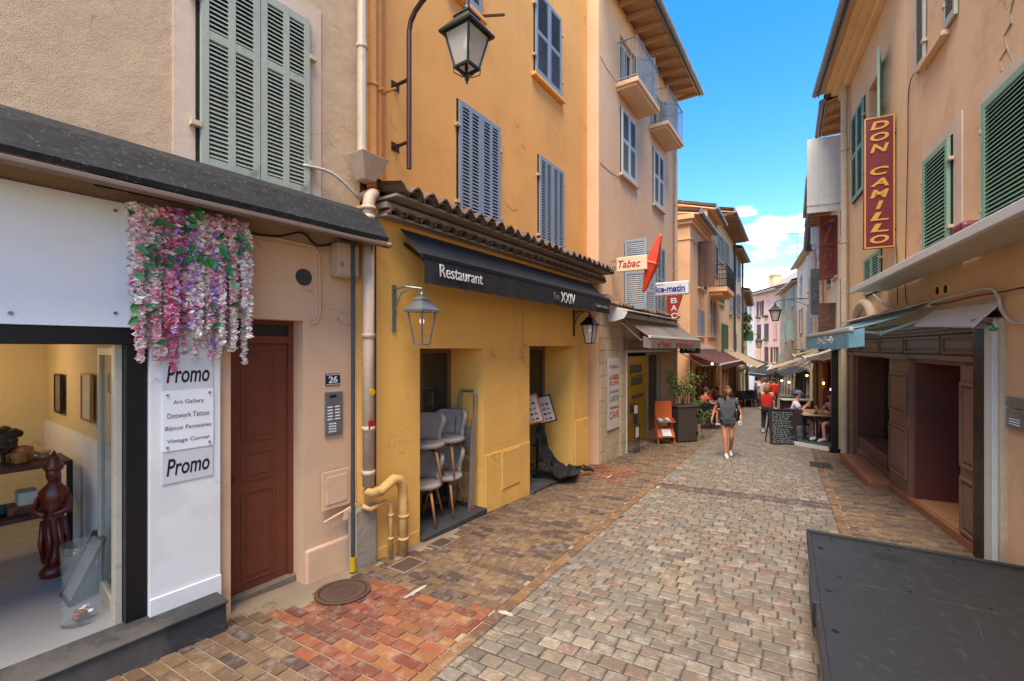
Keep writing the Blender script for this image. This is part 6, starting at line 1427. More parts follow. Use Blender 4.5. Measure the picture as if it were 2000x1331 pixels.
def ladder():
    F = L2; o0 = -.12; s0 = F.s(925, -.1); s1 = s0
    g = F.g(s0)+.075; org = (s0, -.2, g); r = F.root('step_ladder', 'paint-splashed folded aluminium stepladder leaning in the yellow recess', 'ladder', org)
    sb = F.s(945)-.03; o1, o2 = -.08, -.42; H = F.sz(930, 764, -.15)[1]
    for k, (ds, a, b) in enumerate(((-.02, o1, o2), (-.09, o1+.01, o2-.01))):
        m = F.mb(org); zt = H if k == 0 else H-.35
        for o in (a, b): m.beam((sb+ds-.12, o, g), (sb+ds, (o*.82+(-.25)*.18), zt-.04), .03, .055, up=(1, 0, 0))
        if k == 0: m.tube([(sb+ds, a*.82-.045, zt-.05), (sb+ds, a*.75-.06, zt), (sb+ds, b*.75-.06, zt), (sb+ds, b*.82-.045, zt-.05)], .02, 8)
        m.build('rail', 'aluminium', r, bevel=.004)
    for z in (.22, .46, .7, .93):
        t = z/(H-g); m = F.mb(org); m.box(sb-.16+.1*t, sb-.07+.1*t, o2+.04, o1-.04, g+z, g+z+.03); m.build('tread', 'aluminium', r, bevel=.003)
    m = F.mb(org); m.box(sb-.1, sb-.07, o2+.02, o1-.02, H-.78, H-.5); m.build('platform', 'zinc', r, bevel=.005)
    for o in (o1, o2): m = F.mb(org); m.box(sb-.175, sb-.11, o-.025, o+.025, g-.0, g+.03); m.build('foot', 'ink_red', r)
ladder()
def niche2():
    F = L2; g = F.g(F.s(1080))+.08
    for (px, py, o, w, h, lean, mt, inner, lab) in ((1046, 800, -.25, .34, .5, .25, 'orange_board', 'paper', 'orange framed menu board leaning in the second yellow recess'), (1072, 800, -.32, .34, .5, .2, 'bust_wood', 'paper', 'dark framed menu board with food photos in the second yellow recess')):
        s, z = F.sz(px, py, o); z0 = z-h/2; r = F.root('menu_board', lab, 'menu board', (s, o, z0)); r.rotation_euler = (0, 0, F.ang-rad(62))
        T = lambda p, lean=lean: (p[0]*.97-p[2]*.3, p[1]+p[2]*lean*.4, p[2]+p[0]*.25)
        m = MB(T); b = .025
        for a in ((-w/2, -w/2+b, 0, h), (w/2-b, w/2, 0, h), (-w/2+b, w/2-b, 0, b), (-w/2+b, w/2-b, h-b, h)): m.box(a[0], a[1], -.015, .015, a[2], a[3])
        m.build('frame', mt, r); m = MB(T); m.box(-w/2+b, w/2-b, -.005, .01, b, h-b); m.build('sheet', inner, r)
        m = MB(T)
        for i in range(4):
            for j in range(3):
                x = -w/2+.07+j*.08; zz = .07+i*.09
                m.lathe((x, -.008, zz), [(.001, -.02), (.026, -.01), (.03, 0), (.026, .01), (.001, .02)], 8, mi=(i+j) % 3, sy=.12)
        m.build('food_picture_print', ['brick_step', 'orange_board', 'bust_wood'], r)
    # stool base with black cloth draped over it
    s = F.s(1075, -.2); org = (s, -.2, g); r = F.root('black_cloth', 'crumpled black cloth draped from the menu boards over the dark slab of the second recess', 'cloth', org)
    m = MB(); n = 22; P = []
    path = range(13)
    for i in path:
        t = i/12; cx = -.22+.1*t+.62*max(0, t-.35)**1.3; cyy = .1-.15*t-.5*max(0, t-.4); w = .13+.2*t*(1 if t < .7 else 1-1.2*(t-.7)); zz = .86*max(0, 1-t/.72)**.85; row = []
        for j in range(n):
            u = j/(n-1)*2-1; f = (.02+.045*t)*math.sin(j*1.5+.4*i)+.02*math.sin(j*3.3+i*1.1)+R.uniform(-.012, .012)
            row.append((cx+u*w+f*.4, cyy-abs(f)*1.3+.1*u*t, max(zz*(1-.18*abs(u)**2)+(abs(f)*1.4+.03*(1-abs(u)) if t > .6 else f*.4), -.02-.05*max(0, t-.7)*3)))
        P.append(row)
    vs = sum(P, []); fs = [(a*n+j, a*n+j+1, (a+1)*n+j+1, (a+1)*n+j) for a in range(len(path)-1) for j in range(n-1)]
    m.add(vs, fs); m.add([(x, y, z-.01) for x, y, z in vs], fs)
    for q in range(9): a = R.uniform(.0, .6); m.tube([(a, -.1-a*.45, .12-.2*a+R.uniform(0, .08)), (a+.12, -.16-a*.5, .1-.2*a), (a+.22, -.2-a*.5+R.uniform(-.08, .08), .05-.2*a)], [.015, .03, .012], 7)
    dd = m.build('drape', 'black_fabric', r, smooth=True, recalc=False); dd.scale = (1.15, 1.15, 1.1)
    m = MB(); m.lathe((-.25, .14, 0), [(.11, 0), (.11, .02), (.025, .03), (.025, .55), (.1, .56), (.1, .58)], 14); m.build('hidden_stool', 'black_metal', r)
niche2()
# ------------------------------------------------------------------ tabac terrace props
def rack():
    c = atd(1296, 865, 13.0); c.z = gz(c.x, c.y); a = L3.ang
    r = emp('newspaper_rack', c, a-rad(50), 'orange newspaper rack with two shelves left of the brown planter', 'rack'); W = .24
    m = MB(); m.beam((-W, .16, 0), (-W, .0, 1.18), .03, .03); m.beam((W, .16, 0), (W, .0, 1.18), .03, .03); m.beam((-W, -.2, 0), (-W, .05, .75), .03, .03); m.beam((W, -.2, 0), (W, .05, .75), .03, .03); m.build('legs', 'orange_board', r)
    m = MB(); m.slab([(-W, -.02, .72), (W, -.02, .72), (W, .03, 1.2), (-W, .03, 1.2)], .02); m.build('back_board', 'orange_board', r); m = MB(); m.slab([(-W, -.25, .64), (W, -.25, .64), (W, .03, .7), (-W, .03, .7)], .02); m.build('shelf', 'oak', r)
    m = MB(); m.slab([(-W, -.22, .2), (W, -.22, .2), (W, -.05, .5), (-W, -.05, .5)], .02); m.build('lower_board', 'orange_board', r)
    for i in range(4): m = MB(); x = -.2+.11*i; m.slab([(x, -.2, .67+.003*i), (x+.13, -.2, .67+.003*i), (x+.13, .0, .72+.003*i), (x, .0, .72+.003*i)], .01); m.build('newspaper', ('paper', 'ink_grey', 'paper', 'ink_red')[i], r)
    m = MB(); m.slab([(-.12, -.235, .24), (.14, -.235, .24), (.14, -.12, .42), (-.12, -.12, .42)], .012); m.build('magazine', 'vinyl_paper', r)
    # wire postcard stand
    F = L3; s = F.s(1235, .12); c = F.W(s, .12, F.g(s)); r = emp('wire_stand', c, F.ang, 'thin black wire postcard stand beside the yellow tabac panel', 'stand')
    m = MB(); h = 1.25
    for i in range(5): x = -.18+.09*i; m.tube([(x, -.12, 0), (x, -.12, .75), (x, .02, h)], .006, 5)
    for z in (.05, .35, .7): m.tube([(-.18, -.12, z), (.18, -.12, z)], .006, 5); m.tube([(-.18, .1, z), (-.18, -.12, z)], .006, 5); m.tube([(.18, .1, z), (.18, -.12, z)], .006, 5)
    m.build('wires', 'black_metal', r); m = MB(); m.box(-.15, .1, -.1, -.08, .75, 1.0); m.build('card_rack', 'plastic_black', r); m = MB(); m.box(-.13, .08, -.11, -.1, 1.0, 1.2); m.box(-.1, .1, -.13, -.125, .4, .65); m.build('cards', 'paper', r)
rack()
def leafy(m, c, n, rx, ry, rz, L0=.07, w=.02, mats=(0, 1)):
    for _ in range(n):
        a, b = R.uniform(0, 6.28), R.uniform(-1, 1); q = R.random()**.45; s = math.sqrt(1-b*b)
        p = Vector((c[0]+rx*q*s*math.cos(a), c[1]+ry*q*s*math.sin(a), c[2]+rz*q*b))
        d = Vector((R.uniform(-1, 1), R.uniform(-1, 1), R.uniform(-1, .4))).normalized()*L0*R.uniform(.6, 1.3); u = d.cross(Vector((R.uniform(-1, 1), R.uniform(-1, 1), 1))).normalized()*w*R.uniform(.7, 1.3)
        m.add([p, p+d*.4+u, p+d, p+d*.4-u], [(0, 1, 2), (0, 2, 3)], R.choice(mats))
def planter():
    c = atd(1333, 862, 13.4); c.z = gz(c.x, c.y)
    r = emp('planter', c, L3.ang-rad(38), 'tall dark brown cabinet-like planter in front of the tabac shop', 'planter')
    m = MB(); m.box(-.34, .34, -.25, .25, .04, 1.05); m.box(-.36, .36, -.27, .27, 1.02, 1.06); m.box(-.32, .32, -.23, .23, 0, .04); m.build('cabinet', 'planter_brown', r, bevel=.012)
    m = MB(); m.box(.27, .34, -.262, -.25, .2, .3); m.box(.27, .34, -.262, -.25, .75, .8); pieces(m, 'latch', 'black_metal', r)
    r2 = emp('bamboo_plant', c+Vector((.0, 0, 1.04)), 0, 'loose light green bamboo-like shrub growing in the tall brown planter', 'plant')
    m = MB(); tips = []
    for i in range(16):
        a = R.uniform(0, 6.28); q = R.uniform(.05, .15); x, y = q*math.cos(a), q*math.sin(a); tx, ty, tz = x+R.uniform(-.42, .45), y+R.uniform(-.2, .2), R.uniform(.55, 1.0)
        m.tube([(x, y, 0), (x+(tx-x)*.4, y+(ty-y)*.4, tz*.55), (tx, ty, tz)], [.01, .008, .004], 5); tips.append((tx, ty, tz)); tips.append((x+(tx-x)*.5, y+(ty-y)*.5, tz*.6))
    m.build('stems', 'stem', r2); m = MB()
    for t in tips: leafy(m, t, 34, .16, .14, .16, .085, .014, (0, 1, 2))
    m.build('leaves', ['leaf_green', 'leaf_lime', 'leaf_dark'], r2, recalc=False)
    c3 = atd(1352, 858, 13.9); c3.z = gz(c3.x, c3.y)
    r3 = emp('small_planter', c3, L3.ang-rad(38), 'small grey-brown planter tucked against the tall brown planter', 'planter'); m = MB(); m.box(-.14, .14, -.2, .2, 0, .42); m.box(-.15, .15, -.21, .21, .4, .44); m.build('box', 'old_plaster', r3, bevel=.01)
    r4 = emp('trailing_shrub', c3+Vector((0, 0, .42)), 0, 'dense trailing green shrub spilling out of the small planter', 'plant'); m = MB(); m2 = MB()
    for i in range(14):
        tx, ty, tz = R.uniform(-.2, .42), R.uniform(-.2, .2), R.uniform(-.1, .95); m2.tube([(0, 0, 0), (tx*.6, ty*.6, tz*.6+.1), (tx, ty, tz)], [.008, .006, .003], 5); leafy(m, (tx, ty, tz), 55, .15, .14, .18, .075, .016, (0, 0, 1, 2))
    for i in range(3): m.tube([(.05+.08*i, 0, .1), (.15+.07*i, 0, -.15), (.2+.06*i, 0, -.38)], .008, 4, mi=0)
    m2.build('stems', 'stem', r4); m.build('leaves', ['leaf_green', 'leaf_lime', 'leaf_dark'], r4, recalc=False)
planter()
# ------------------------------------------------------------------ furniture
def wicker_chair(label, group=None, mat='wicker_black'):
    r = emp('terrace_chair', (0, 0, 0), 0, label, 'chair', group)
    m = MB(); m.box(-.24, .24, -.24, .22, .42, .48); m.build('seat', mat, r, bevel=.015)
    m = MB(); m.slab([(-.24, .2, .48), (.24, .2, .48), (.22, .3, .9), (-.22, .3, .9)], .04); m.build('backrest', mat, r, bevel=.015)
    for sx in (-1, 1):
        m = MB(); m.box(sx*.25-.02, sx*.25+.02, -.22, .22, .64, .68); m.box(sx*.25-.018, sx*.25+.018, -.22, -.18, .44, .64); m.build('armrest', mat, r)
        for y in (-.21, .2): m = MB(); m.beam((sx*.23, y, 0), (sx*.22, y*.95, .43), .035, .035); m.build('leg', 'black_metal', r)
    return r
def table(label, loc, rz, w=.35, l=.6, group=None, mat='table_wood'):
    r = emp('terrace_table', loc, rz, label, 'table', group); m = MB(); m.box(-w, w, -l, l, .72, .75); m.build('table_top', mat, r, bevel=.006)
    for y in (-l*.55, l*.55): m = MB(); m.tube([(0, y, .03), (0, y, .72)], .03, 8); m.box(-.22, .22, y-.04, y+.04, 0, .03); m.build('leg', 'black_metal', r)
    return r
def pt(px, d, dz=0):
    x = U(px)*d; return Vector((x, d, gz(x, d)+dz))
# right terrace: floor, black post, board
def terrace_right():
    A = (7.55, 12.5); B = (8.28, 11.5); C = (9.9, 13.3); D = (9.2, 15.0)
    r = emp('terrace_floor', (A[0], A[1], gz(*A)), 0, 'raised dark terrace floor with a pale front edge behind the chalkboard', 'terrace platform')
    A, B, C, D = (7.75, 13.1), (8.2, 11.35), (9.7, 13.2), (10.2, 16.0); z0 = 0; T = lambda p: (p[0]-7.55, p[1]-12.5, p[2]-gz(7.55, 12.5))
    m = MB(T); m.hslab([(x, y, gz(x, y)+.09) for x, y in (A, B, C, D)], .08); m.build('deck', 'dark_pipe', r)
    m = MB(T); m.beam((A[0], A[1], gz(*A)+.05), (B[0], B[1], gz(*B)+.05), .04, .1); m.build('front_edge', 'white_metal', r)
    p = (8.22, 11.45, gz(8.22, 11.45)); r = emp('corner_post', p, R2.ang, 'black square post at the near corner of the right terrace', 'post')
    m = MB(); m.box(-.09, .03, -.02, .16, 0, 2.75); m.build('post', 'black_metal', r, bevel=.01); m = MB(); m.box(-.14, .08, -.05, .2, 0, .12); m.build('foot', 'black_metal', r, bevel=.01)
    # chalkboard
    c = gp(1531, 869); r = emp('chalkboard', c, rad(-8), 'brown framed chalkboard covered in white handwriting standing before the right terrace', 'chalkboard')
    w, h = .35, .98; TT = lambda p: (p[0], p[1]+p[2]*.12, p[2])
    m = MB(TT); b = .035
    for a in ((-w, -w+b, 0, h), (w-b, w, 0, h), (-w+b, w-b, 0, b), (-w+b, w-b, h-b, h)): m.box(a[0], a[1], -.02, .02, a[2], a[3])
    m.build('frame', 'bust_wood', r); m = MB(TT); m.box(-w+b, w-b, -.005, .012, b, h-b); m.build('slate', 'black_board', r)
    m = MB(TT)
    for i in range(17):
        z = h-.1-i*.051; x = -w+.06+R.uniform(0, .03); tgt = w-.06-R.uniform(0, .15)
        while x < tgt:
            n = R.randint(3, 8); pts = [(x+j*.011, -.012, z+R.choice((-.01, .012, .0, .016))) for j in range(n)]
            for p, q in zip(pts, pts[1:]): m.beam(p, q, .006, .008)
            x += n*.011+.018
    m.build('lettering', 'chalk', r)
    m = MB(); m.beam((-w+.03, .12, h*.95), (-w+.03, .42, 0), .03, .02); m.beam((w-.03, .12, h*.95), (w-.03, .42, 0), .03, .02); m.build('rear_leg', 'bust_wood', r)
terrace_right()
T1 = pt(1592, 12.9, .09); table('pale wooden table with menus between the two seated guests of the right terrace', T1, rad(-18), .36, .3)
T2 = pt(1590, 14.0, .09); table('second pale wooden table with drinks just behind the front table of the right terrace', T2, rad(-18), .36, .4)
for (x, y, h, mt, lab) in ((-.08, .1, .18, 'orange_board', 'orange spritz glass on the left side of the second right terrace table'), (.06, .0, .16, 'orange_board', 'orange spritz glass on the right side of the second right terrace table'), (-.02, -.16, .12, 'sign_red', 'red drink glass near the edge of the second right terrace table')):
    p = T2+Vector((x, y, .75)); r = emp('drink_glass', p, 0, lab, 'glass'); m = MB(); m.lathe((0, 0, 0), [(.035, 0), (.035, .005), (.006, .015), (.006, h*.4), (.045, h*.55), (.04, h)], 12); m.build('glass', 'clear_glass', r, smooth=True); m = MB(); m.lathe((0, 0, h*.48), [(.01, 0), (.038, .03), (.036, h*.36)], 12); m.build('drink', mt, r, smooth=True)
r = emp('condiment_set', T1+Vector((.02, .0, .75)), 0, 'small bottles and ashtray on the front right terrace table', 'condiments'); m = MB(); m.lathe((0, 0, 0), [(.05, 0), (.055, .03), (.04, .03)], 12); m.build('ashtray', 'black_metal', r); m = MB(); m.lathe((.06, .08, 0), [(.02, 0), (.022, .1), (.01, .13), (.01, .16)], 10); m.build('bottle', 'brick_step', r)
r = emp('menu_sheet', T1+Vector((-.2, .05, .752)), rad(-10), 'white paper menu lying on the front right terrace table', 'menu'); m = MB(); m.box(-.1, .1, -.14, .14, 0, .004); m.build('sheet', 'paper', r)
ch = wicker_chair('dark leather armchair of the shirtless guest in the cap on the right terrace', 'chairs on the right terrace', 'cap_plum'); ch.location = pt(1627, 12.75, .09); ch.rotation_euler = (0, 0, rad(-95))
c2 = copy_tree(ch); c2['label'] = 'dark chair under the guest in the white T-shirt on the right terrace'; c2.location = pt(1553, 13.35, .09); c2.rotation_euler = (0, 0, rad(140))
def counter():
    p = pt(1563, 17.5); r = emp('bar_counter', p, rad(-10), 'dark planter-like counter with a pale top behind the guest in the white T-shirt', 'counter')
    m = MB(); m.box(-.65, 1.3, -.2, .2, 0, .95); m.build('body', 'bust_wood', r, bevel=.01); m = MB(); m.box(-.7, 1.35, -.25, .25, .95, 1.0); m.build('top', 'pale_shutter', r, bevel=.006)
    for i, px in enumerate((1596, 1608, 1617)):
        p = pt(px, 16.2-.5*i); r = emp('timber_post', p, 0, ('left reddish timber post of the right terrace shelter', 'middle pale timber post of the right terrace shelter', 'right dark red post of the right terrace shelter')[i], 'post', 'timber posts on the right terrace')
        m = MB(); w = (.09, .1, .07)[i]; m.box(-w, w, -w, w, 0, 2.45); m.build('shaft', ('post_wood', 'oak', 'sign_maroon')[i], r, bevel=.01); m = MB(); m.box(-w-.04, w+.04, -w-.04, w+.04, 2.35, 2.45); m.build('cap', 'post_wood', r)
    p = pt(1630, 14.2, 1.45); r = emp('wall_lamp', p, 0, 'small glowing warm lamp on the wall of the right terrace', 'lamp'); m = MB(); m.box(-.12, .12, -.04, .04, 0, .07); m.build('shade', 'bulb_glow', r, bevel=.01); m = MB(); m.box(-.13, .13, -.03, .05, .07, .09); m.build('housing', 'black_metal', r)
counter()
awning('awning', 'beige steeply sloping awning of the right terrace beyond the counter', R5, -.5, 4.2, .1, 1.95, 1.9, 1.15, 0, 'beige_fabric', 'white_metal', cass=.06)
awning('awning', 'olive tinted small awning above the timber posts on the right', R4, .4, 3.6, .1, 2.15, 1.1, 1.75, .15, 'olive_fabric', 'white_metal', cass=.06)
awning('awning', 'small rounded white awning right above the terrace guest in the cap', R3, -.3, 1.6, .1, 2.05, .9, 1.75, .15, 'white_fabric', 'white_metal', cass=.06, scallop=.02)
awning('awning', 'dark awning on the far right below the cream house', R7, 1.5, 9.5, .1, .6, 1.6, .05, .35, 'dark_fabric', 'black_metal')
awning('awning', 'large dark grey awning under the salmon pink house', R9, -1.5, 5.5, .1, -.05, 2.2, -.75, .3, 'dark_fabric', 'white_metal')
awning('awning', 'dark green awning closing the view at the end of the street', E1, 1, 12, .1, -.6, 1.6, -1.2, .4, 'dark_fabric', 'black_metal')
for F, s0, s1, h, rt in ((R7, .5, 9.6, 2.3, bR7), (R8, .5, 10.2, 2.3, bR8), (R9, .1, 5.4, 2.0, bR9), (E1, 1, 12, 2.1, bE1)): shopfront(F, rt, s0, s1, h, 'offwhite_metal', n=5)
# hanging signs far away
def hsign(name, label, c, w, h, mat, txt=None, ink='ink_white'):
    r = emp(name, c, rad(-20), label, 'sign'); m = MB(); m.box(-w/2, w/2, -.04, .04, -h/2, h/2); m.build('panel', mat, r, bevel=.01); m = MB(); m.beam((w/2, 0, h/2+.05), (-w/2-.3, 0, h/2+.05), .03, .03); m.beam((-w/3, 0, h/2+.05), (-w/3, 0, h/2), .02, .02); m.beam((w/3, 0, h/2+.05), (w/3, 0, h/2), .02, .02); m.build('bracket', 'black_metal', r)
    if txt:
        for i, t in enumerate(txt): lettering(r, t, (0, -.045, h*(.2-.4*i)), (rad(90), 0, 0), ink, width=w*.8, height=h*.24)
hsign('green_sign', 'blank dark green sign board hanging on the far left row', atd(1461, 657, 36), .75, .75, 'leaf_dark')
hsign('hanging_sign', 'black hanging board with pale lettering before the cream house', atd(1574, 693, 24), .5, .42, 'ink_black', ('PASTA', 'PIZZA'))
# far lanterns
def post_lantern(label, F, pxl, pyl, o, w, h, wall_px, drop=.5):
    s = F.s(wall_px); d = F.W(s, o, 0).y; zc = atd(pxl, pyl, d).z; base = F.W(s, 0, zc+drop)
    r = emp('street_lamp', base, F.ang, label, 'street lamp', 'lanterns on wall brackets along the street'); y = F.sg*o
    lantern_head(r, 0, y, -drop+h*.4, w, h, 'black_metal', 'lantern_glass')
    m = MB(); m.tube([(0, 0, .2), (0, y*.5, .28), (0, y*.92, .22), (0, y, .1), (0, y, -drop+h*.9)], .022, 8); m.tube([(0, 0, -.3), (0, y*.3, -.05), (0, y*.6, .24)], .014, 6); m.box(-.04, .04, -.02, .02, -.4, .3); m.build('bracket', 'black_metal', r)
post_lantern('dark street lantern on a long bracket left of the cream house', R6, 1560, 615, 1.9, .5, .55, 1596, .55)
post_lantern('small distant street lantern before the salmon pink house', L8, 1476, 672, 1.1, .5, .6, 1455, .6)
def antenna():
    c = atd(1557, 497, 40); r = emp('tv_antenna', c, 0, 'thin television antenna standing on the roof of the cream house', 'antenna'); h = 1.9
    m = MB(); m.tube([(0, 0, -1.2), (0, 0, h)], .03, 6); m.build('mast', 'steel', r); m = MB(); m.tube([(-.8, 0, h-.1), (.6, 0, h-.1)], .02, 5)
    for i in range(7): x = -.7+.2*i; m.tube([(x, -.3, h-.1), (x, .3, h-.1)], .012, 4); 
    m.tube([(-.35, 0, h-.9), (.35, 0, h-.9)], .015, 5); m.build('elements', 'steel', r)
antenna()
# left terrace deck, tables, stacked far chairs
def terrace_left():
    A = [gp(1352, 830), gp(1400, 836), gp(1447, 795), gp(1410, 792)]
    c = A[0]; r = emp('terrace_floor', c, 0, 'low wooden terrace floor left under the maroon awning', 'terrace platform'); m = MB(lambda p: (p[0]-c.x, p[1]-c.y, p[2]-c.z)); m.hslab([(q.x, q.y, q.z+.12) for q in A], .11); m.build('deck', 'oak', r)
terrace_left()
G3 = 'chairs on the left terrace'
t = table('dark table at the left terrace in front of the guest in pink', pt(1403, 17.4, .12), L4.ang, .35, .35, 'tables on the left terrace', 'table_wood')
t = table('farther table of the left terrace beside the timber posts', pt(1424, 20.5, .0), L4.ang, .35, .35, 'tables on the left terrace', 'table_wood')
ca = wicker_chair('black chair under the guest in pink on the left terrace', G3); ca.location = pt(1385, 17.2, .12); ca.rotation_euler = (0, 0, rad(130))
for (px, d, a, lab) in ((1376, 16.3, 150, 'black chair nearest the shrub on the left terrace'), (1397, 16.6, 20, 'empty black chair with its back to the street on the left terrace'), (1412, 19, 200, 'black chair at the farther left terrace table')):
    q = copy_tree(ca); q['label'] = lab; q.location = pt(px, d, .1); q.rotation_euler = (0, 0, rad(a))
cb = wicker_chair('first empty black chair of the row under the beige left awning', 'empty black chairs under the beige left awning'); cb.location = pt(1450, 27); cb.rotation_euler = (0, 0, rad(20))
for i, (px, d, a, w) in enumerate(((1456, 27.3, -10, 'second'), (1462, 26.6, 35, 'third'), (1468, 28, 0, 'fourth'), (1473, 27.2, -30, 'fifth'))):
    q = copy_tree(cb); q['label'] = w+' empty black chair from the left under the beige left awning'; q.location = pt(px, d); q.rotation_euler = (0, 0, rad(a))
for i, (px, d, lab) in enumerate(((1458, 29, 'small table behind the empty black chairs'), (1475, 31, 'pale cloth-covered table past the empty black chairs'))): table(lab, pt(px, d), .3, .35, .4, 'far tables on the left', ('table_wood', 'white_fabric')[i])

# ------------------------------------------------------------------ people
def person(label, loc, rz, H=1.65, pose=None, skin='skin_tan', hair='hair_brown', hairlen=.28, top='tee_grey', sleeve=.6, bottom='shorts_dark', leglen=.4, shoes='shoe_white', cap=None, build=1.0, shirt=True, curl=.5, sit=False, group=None):
    r = emp('person', loc, rz, label, 'person', group); k = H/1.65
    J = dict(pel=(0, 0, .90), wai=(0, 0, 1.03), che=(0, -.01, 1.24), nek=(0, .0, 1.40), nk2=(0, -.01, 1.46), hd=(0, -.02, 1.55),
             shL=(.165, 0, 1.35), elL=(.23, .01, 1.10), wrL=(.25, -.06, .88), haL=(.25, -.08, .81), shR=(-.165, 0, 1.35), elR=(-.23, .01, 1.10), wrR=(-.25, -.06, .88), haR=(-.25, -.08, .81),
             hiL=(.085, 0, .86), knL=(.1, -.02, .47), anL=(.1, .0, .08), toL=(.1, -.14, .03), hiR=(-.085, 0, .86), knR=(-.1, -.02, .47), anR=(-.1, .0, .08), toR=(-.1, -.14, .03))
    if pose: J.update(pose)
    J = {a: Vector(b)*k for a, b in J.items()}
    E = [('pel', 'wai'), ('wai', 'che'), ('che', 'nek'), ('nek', 'nk2'), ('nk2', 'hd'), ('che', 'shL'), ('shL', 'elL'), ('elL', 'wrL'), ('wrL', 'haL'), ('che', 'shR'), ('shR', 'elR'), ('elR', 'wrR'), ('wrR', 'haR'),
         ('pel', 'hiL'), ('hiL', 'knL'), ('knL', 'anL'), ('anL', 'toL'), ('pel', 'hiR'), ('hiR', 'knR'), ('knR', 'anR'), ('anR', 'toR')]
    RR = dict(pel=(.125, .10), wai=(.10, .085), che=(.13, .095), nek=(.055, .055), nk2=(.048, .05), hd=(.06, .07), sh=(.055, .055), el=(.036, .036), wr=(.025, .025), ha=(.036, .02), hi=(.085, .085), kn=(.052, .052), an=(.034, .034), to=(.034, .028))
    rr = lambda a: RR.get(a) or RR[a[:2]]
    def skin_obj(names, edges, scale, mat, name, add=0):
        idx = {n: i for i, n in enumerate(names)}; me = bpy.data.meshes.new(name)
        me.from_pydata([J[n] if isinstance(n, str) else n[1] for n in names], [(idx[a], idx[b]) for a, b in edges], [])
        o = bpy.data.objects.new(name, me); COL.objects.link(o); sm = o.modifiers.new('s', 'SKIN'); sm.use_smooth_shade = True
        for i, n in enumerate(names):
            q = rr(n) if isinstance(n, str) else n[2]; sv = me.skin_vertices[0].data[i]; sv.radius = ((q[0]*scale*build+add)*k, (q[1]*scale*build+add)*k); sv.use_root = (i == 0)
        sb = o.modifiers.new('u', 'SUBSURF'); sb.levels = 2; sb.render_levels = 2
        bpy.context.view_layer.update(); m2 = bpy.data.meshes.new_from_object(o.evaluated_get(bpy.context.evaluated_depsgraph_get())); bpy.data.objects.remove(o); m2.name = name
        m2.materials.clear(); m2.materials.append(M[mat])
        for p in m2.polygons: p.use_smooth = True; p.material_index = 0
        return m2
    names = ['pel']+[n for n in J if n not in ('pel', 'look')]; body = skin_obj(names, E, 1, skin, 'body')
    # add head, face, ears and fingers to the same mesh
    m = MB(); hc = J['hd']+Vector((0, -.005, .03))*k; face = (J.get('look', Vector((0, -1, 0)))).normalized() if 'look' in J else Vector((0, -1, 0)); yaw = math.atan2(face.x, -face.y); cy, sy_ = math.cos(yaw), math.sin(yaw)
    hp = lambda x, y, z: (hc.x+(x*cy-y*sy_)*k, hc.y+(x*sy_+y*cy)*k, hc.z+z*k)
    n, kk = 18, 14; vs = []
    for i in range(kk+1):
        t = math.pi*i/kk; z = -.115*math.cos(t); q = math.sin(t); low = max(0, -z/.115)
        for j in range(n):
            a = 2*math.pi*j/n; x = .073*q*math.cos(a)*(1-.35*low**1.5); y = .092*q*math.sin(a)*(1-.18*low); 
            if math.sin(a) < -.5: y -= .006*math.exp(-((z+.085)/.02)**2)-.004*math.exp(-((z-.01)/.02)**2)
            vs.append(hp(x, y, z))
    m.add(vs, [(i*n+j, i*n+(j+1) % n, (i+1)*n+(j+1) % n, (i+1)*n+j) for i in range(kk) for j in range(n)])
    m.add([hp(-.014, -.085, -.03), hp(.014, -.085, -.03), hp(0, -.112, -.026), hp(0, -.088, .018), hp(0, -.085, -.036)], [(0, 2, 3), (1, 3, 2), (0, 4, 2), (4, 1, 2), (0, 3, 1), (0, 1, 4)])
    for s in (-1, 1): m.ball(hp(s*.074, .005, -.012), .018*k, 8, 6, sx=.5)
    m.mi = 1
    m.tube([hp(-.022, -.083, -.056), hp(0, -.09, -.054), hp(.022, -.083, -.056)], [.004*k, .007*k, .004*k], 6)
    m.mi = 2
    for s in (-1, 1): m.ball(hp(s*.03, -.081, .006), .0085*k, 8, 6); m.tube([hp(s*.046, -.078, .024), hp(s*.018, -.088, .026)], .003*k, 5)
    m.mi = 0
    for sd, s in (('L', 1), ('R', -1)):
        w, h = J['wr'+sd], J['ha'+sd]; d = (h-w).normalized(); side = d.cross(Vector((0, 1, 0))); side = side.normalized() if side.length > .1 else Vector((1, 0, 0)); nrm = d.cross(side).normalized(); inw = Vector((-s, 0, 0)); cn = inw-d*inw.dot(d); cn = cn.normalized() if cn.length > .1 else nrm
        across = d.cross(cn).normalized()
        for f in range(4):
            b = h+d*.012*k+across*(f-1.5)*.018*k; L_ = (.062, .072, .068, .054)[f]*k; p1 = b+d*L_*.45+cn*L_*.1*curl; p2 = p1+(d*(1-curl*.6)+cn*curl).normalized()*L_*.32; p3 = p2+(d*(1-curl)+cn*curl*1.3).normalized()*L_*.25
            m.tube([b-d*.02*k, p1, p2, p3], [.0085*k, .008*k, .0075*k, .006*k], 6)
        b = w+d*.03*k-across*.028*k; m.tube([b, b-across*.018*k+d*.025*k+cn*.008*k, b-across*.02*k+d*.05*k+cn*.018*k], [.011*k, .009*k, .007*k], 6)
    bm = bmesh.new(); bm.from_mesh(body); base = []
    for v in m.v: base.append(bm.verts.new(v))
    for f, mi in zip(m.f, m.m):
        try: ff = bm.faces.new([base[i] for i in f]); ff.material_index = mi; ff.smooth = True
        except ValueError: pass
    bmesh.ops.recalc_face_normals(bm, faces=bm.faces); bm.to_mesh(body); bm.free(); body.materials.append(M['lip']); body.materials.append(M['eye_dark'])
    bo = bpy.data.objects.new('body', body); COL.objects.link(bo); bo.parent = r
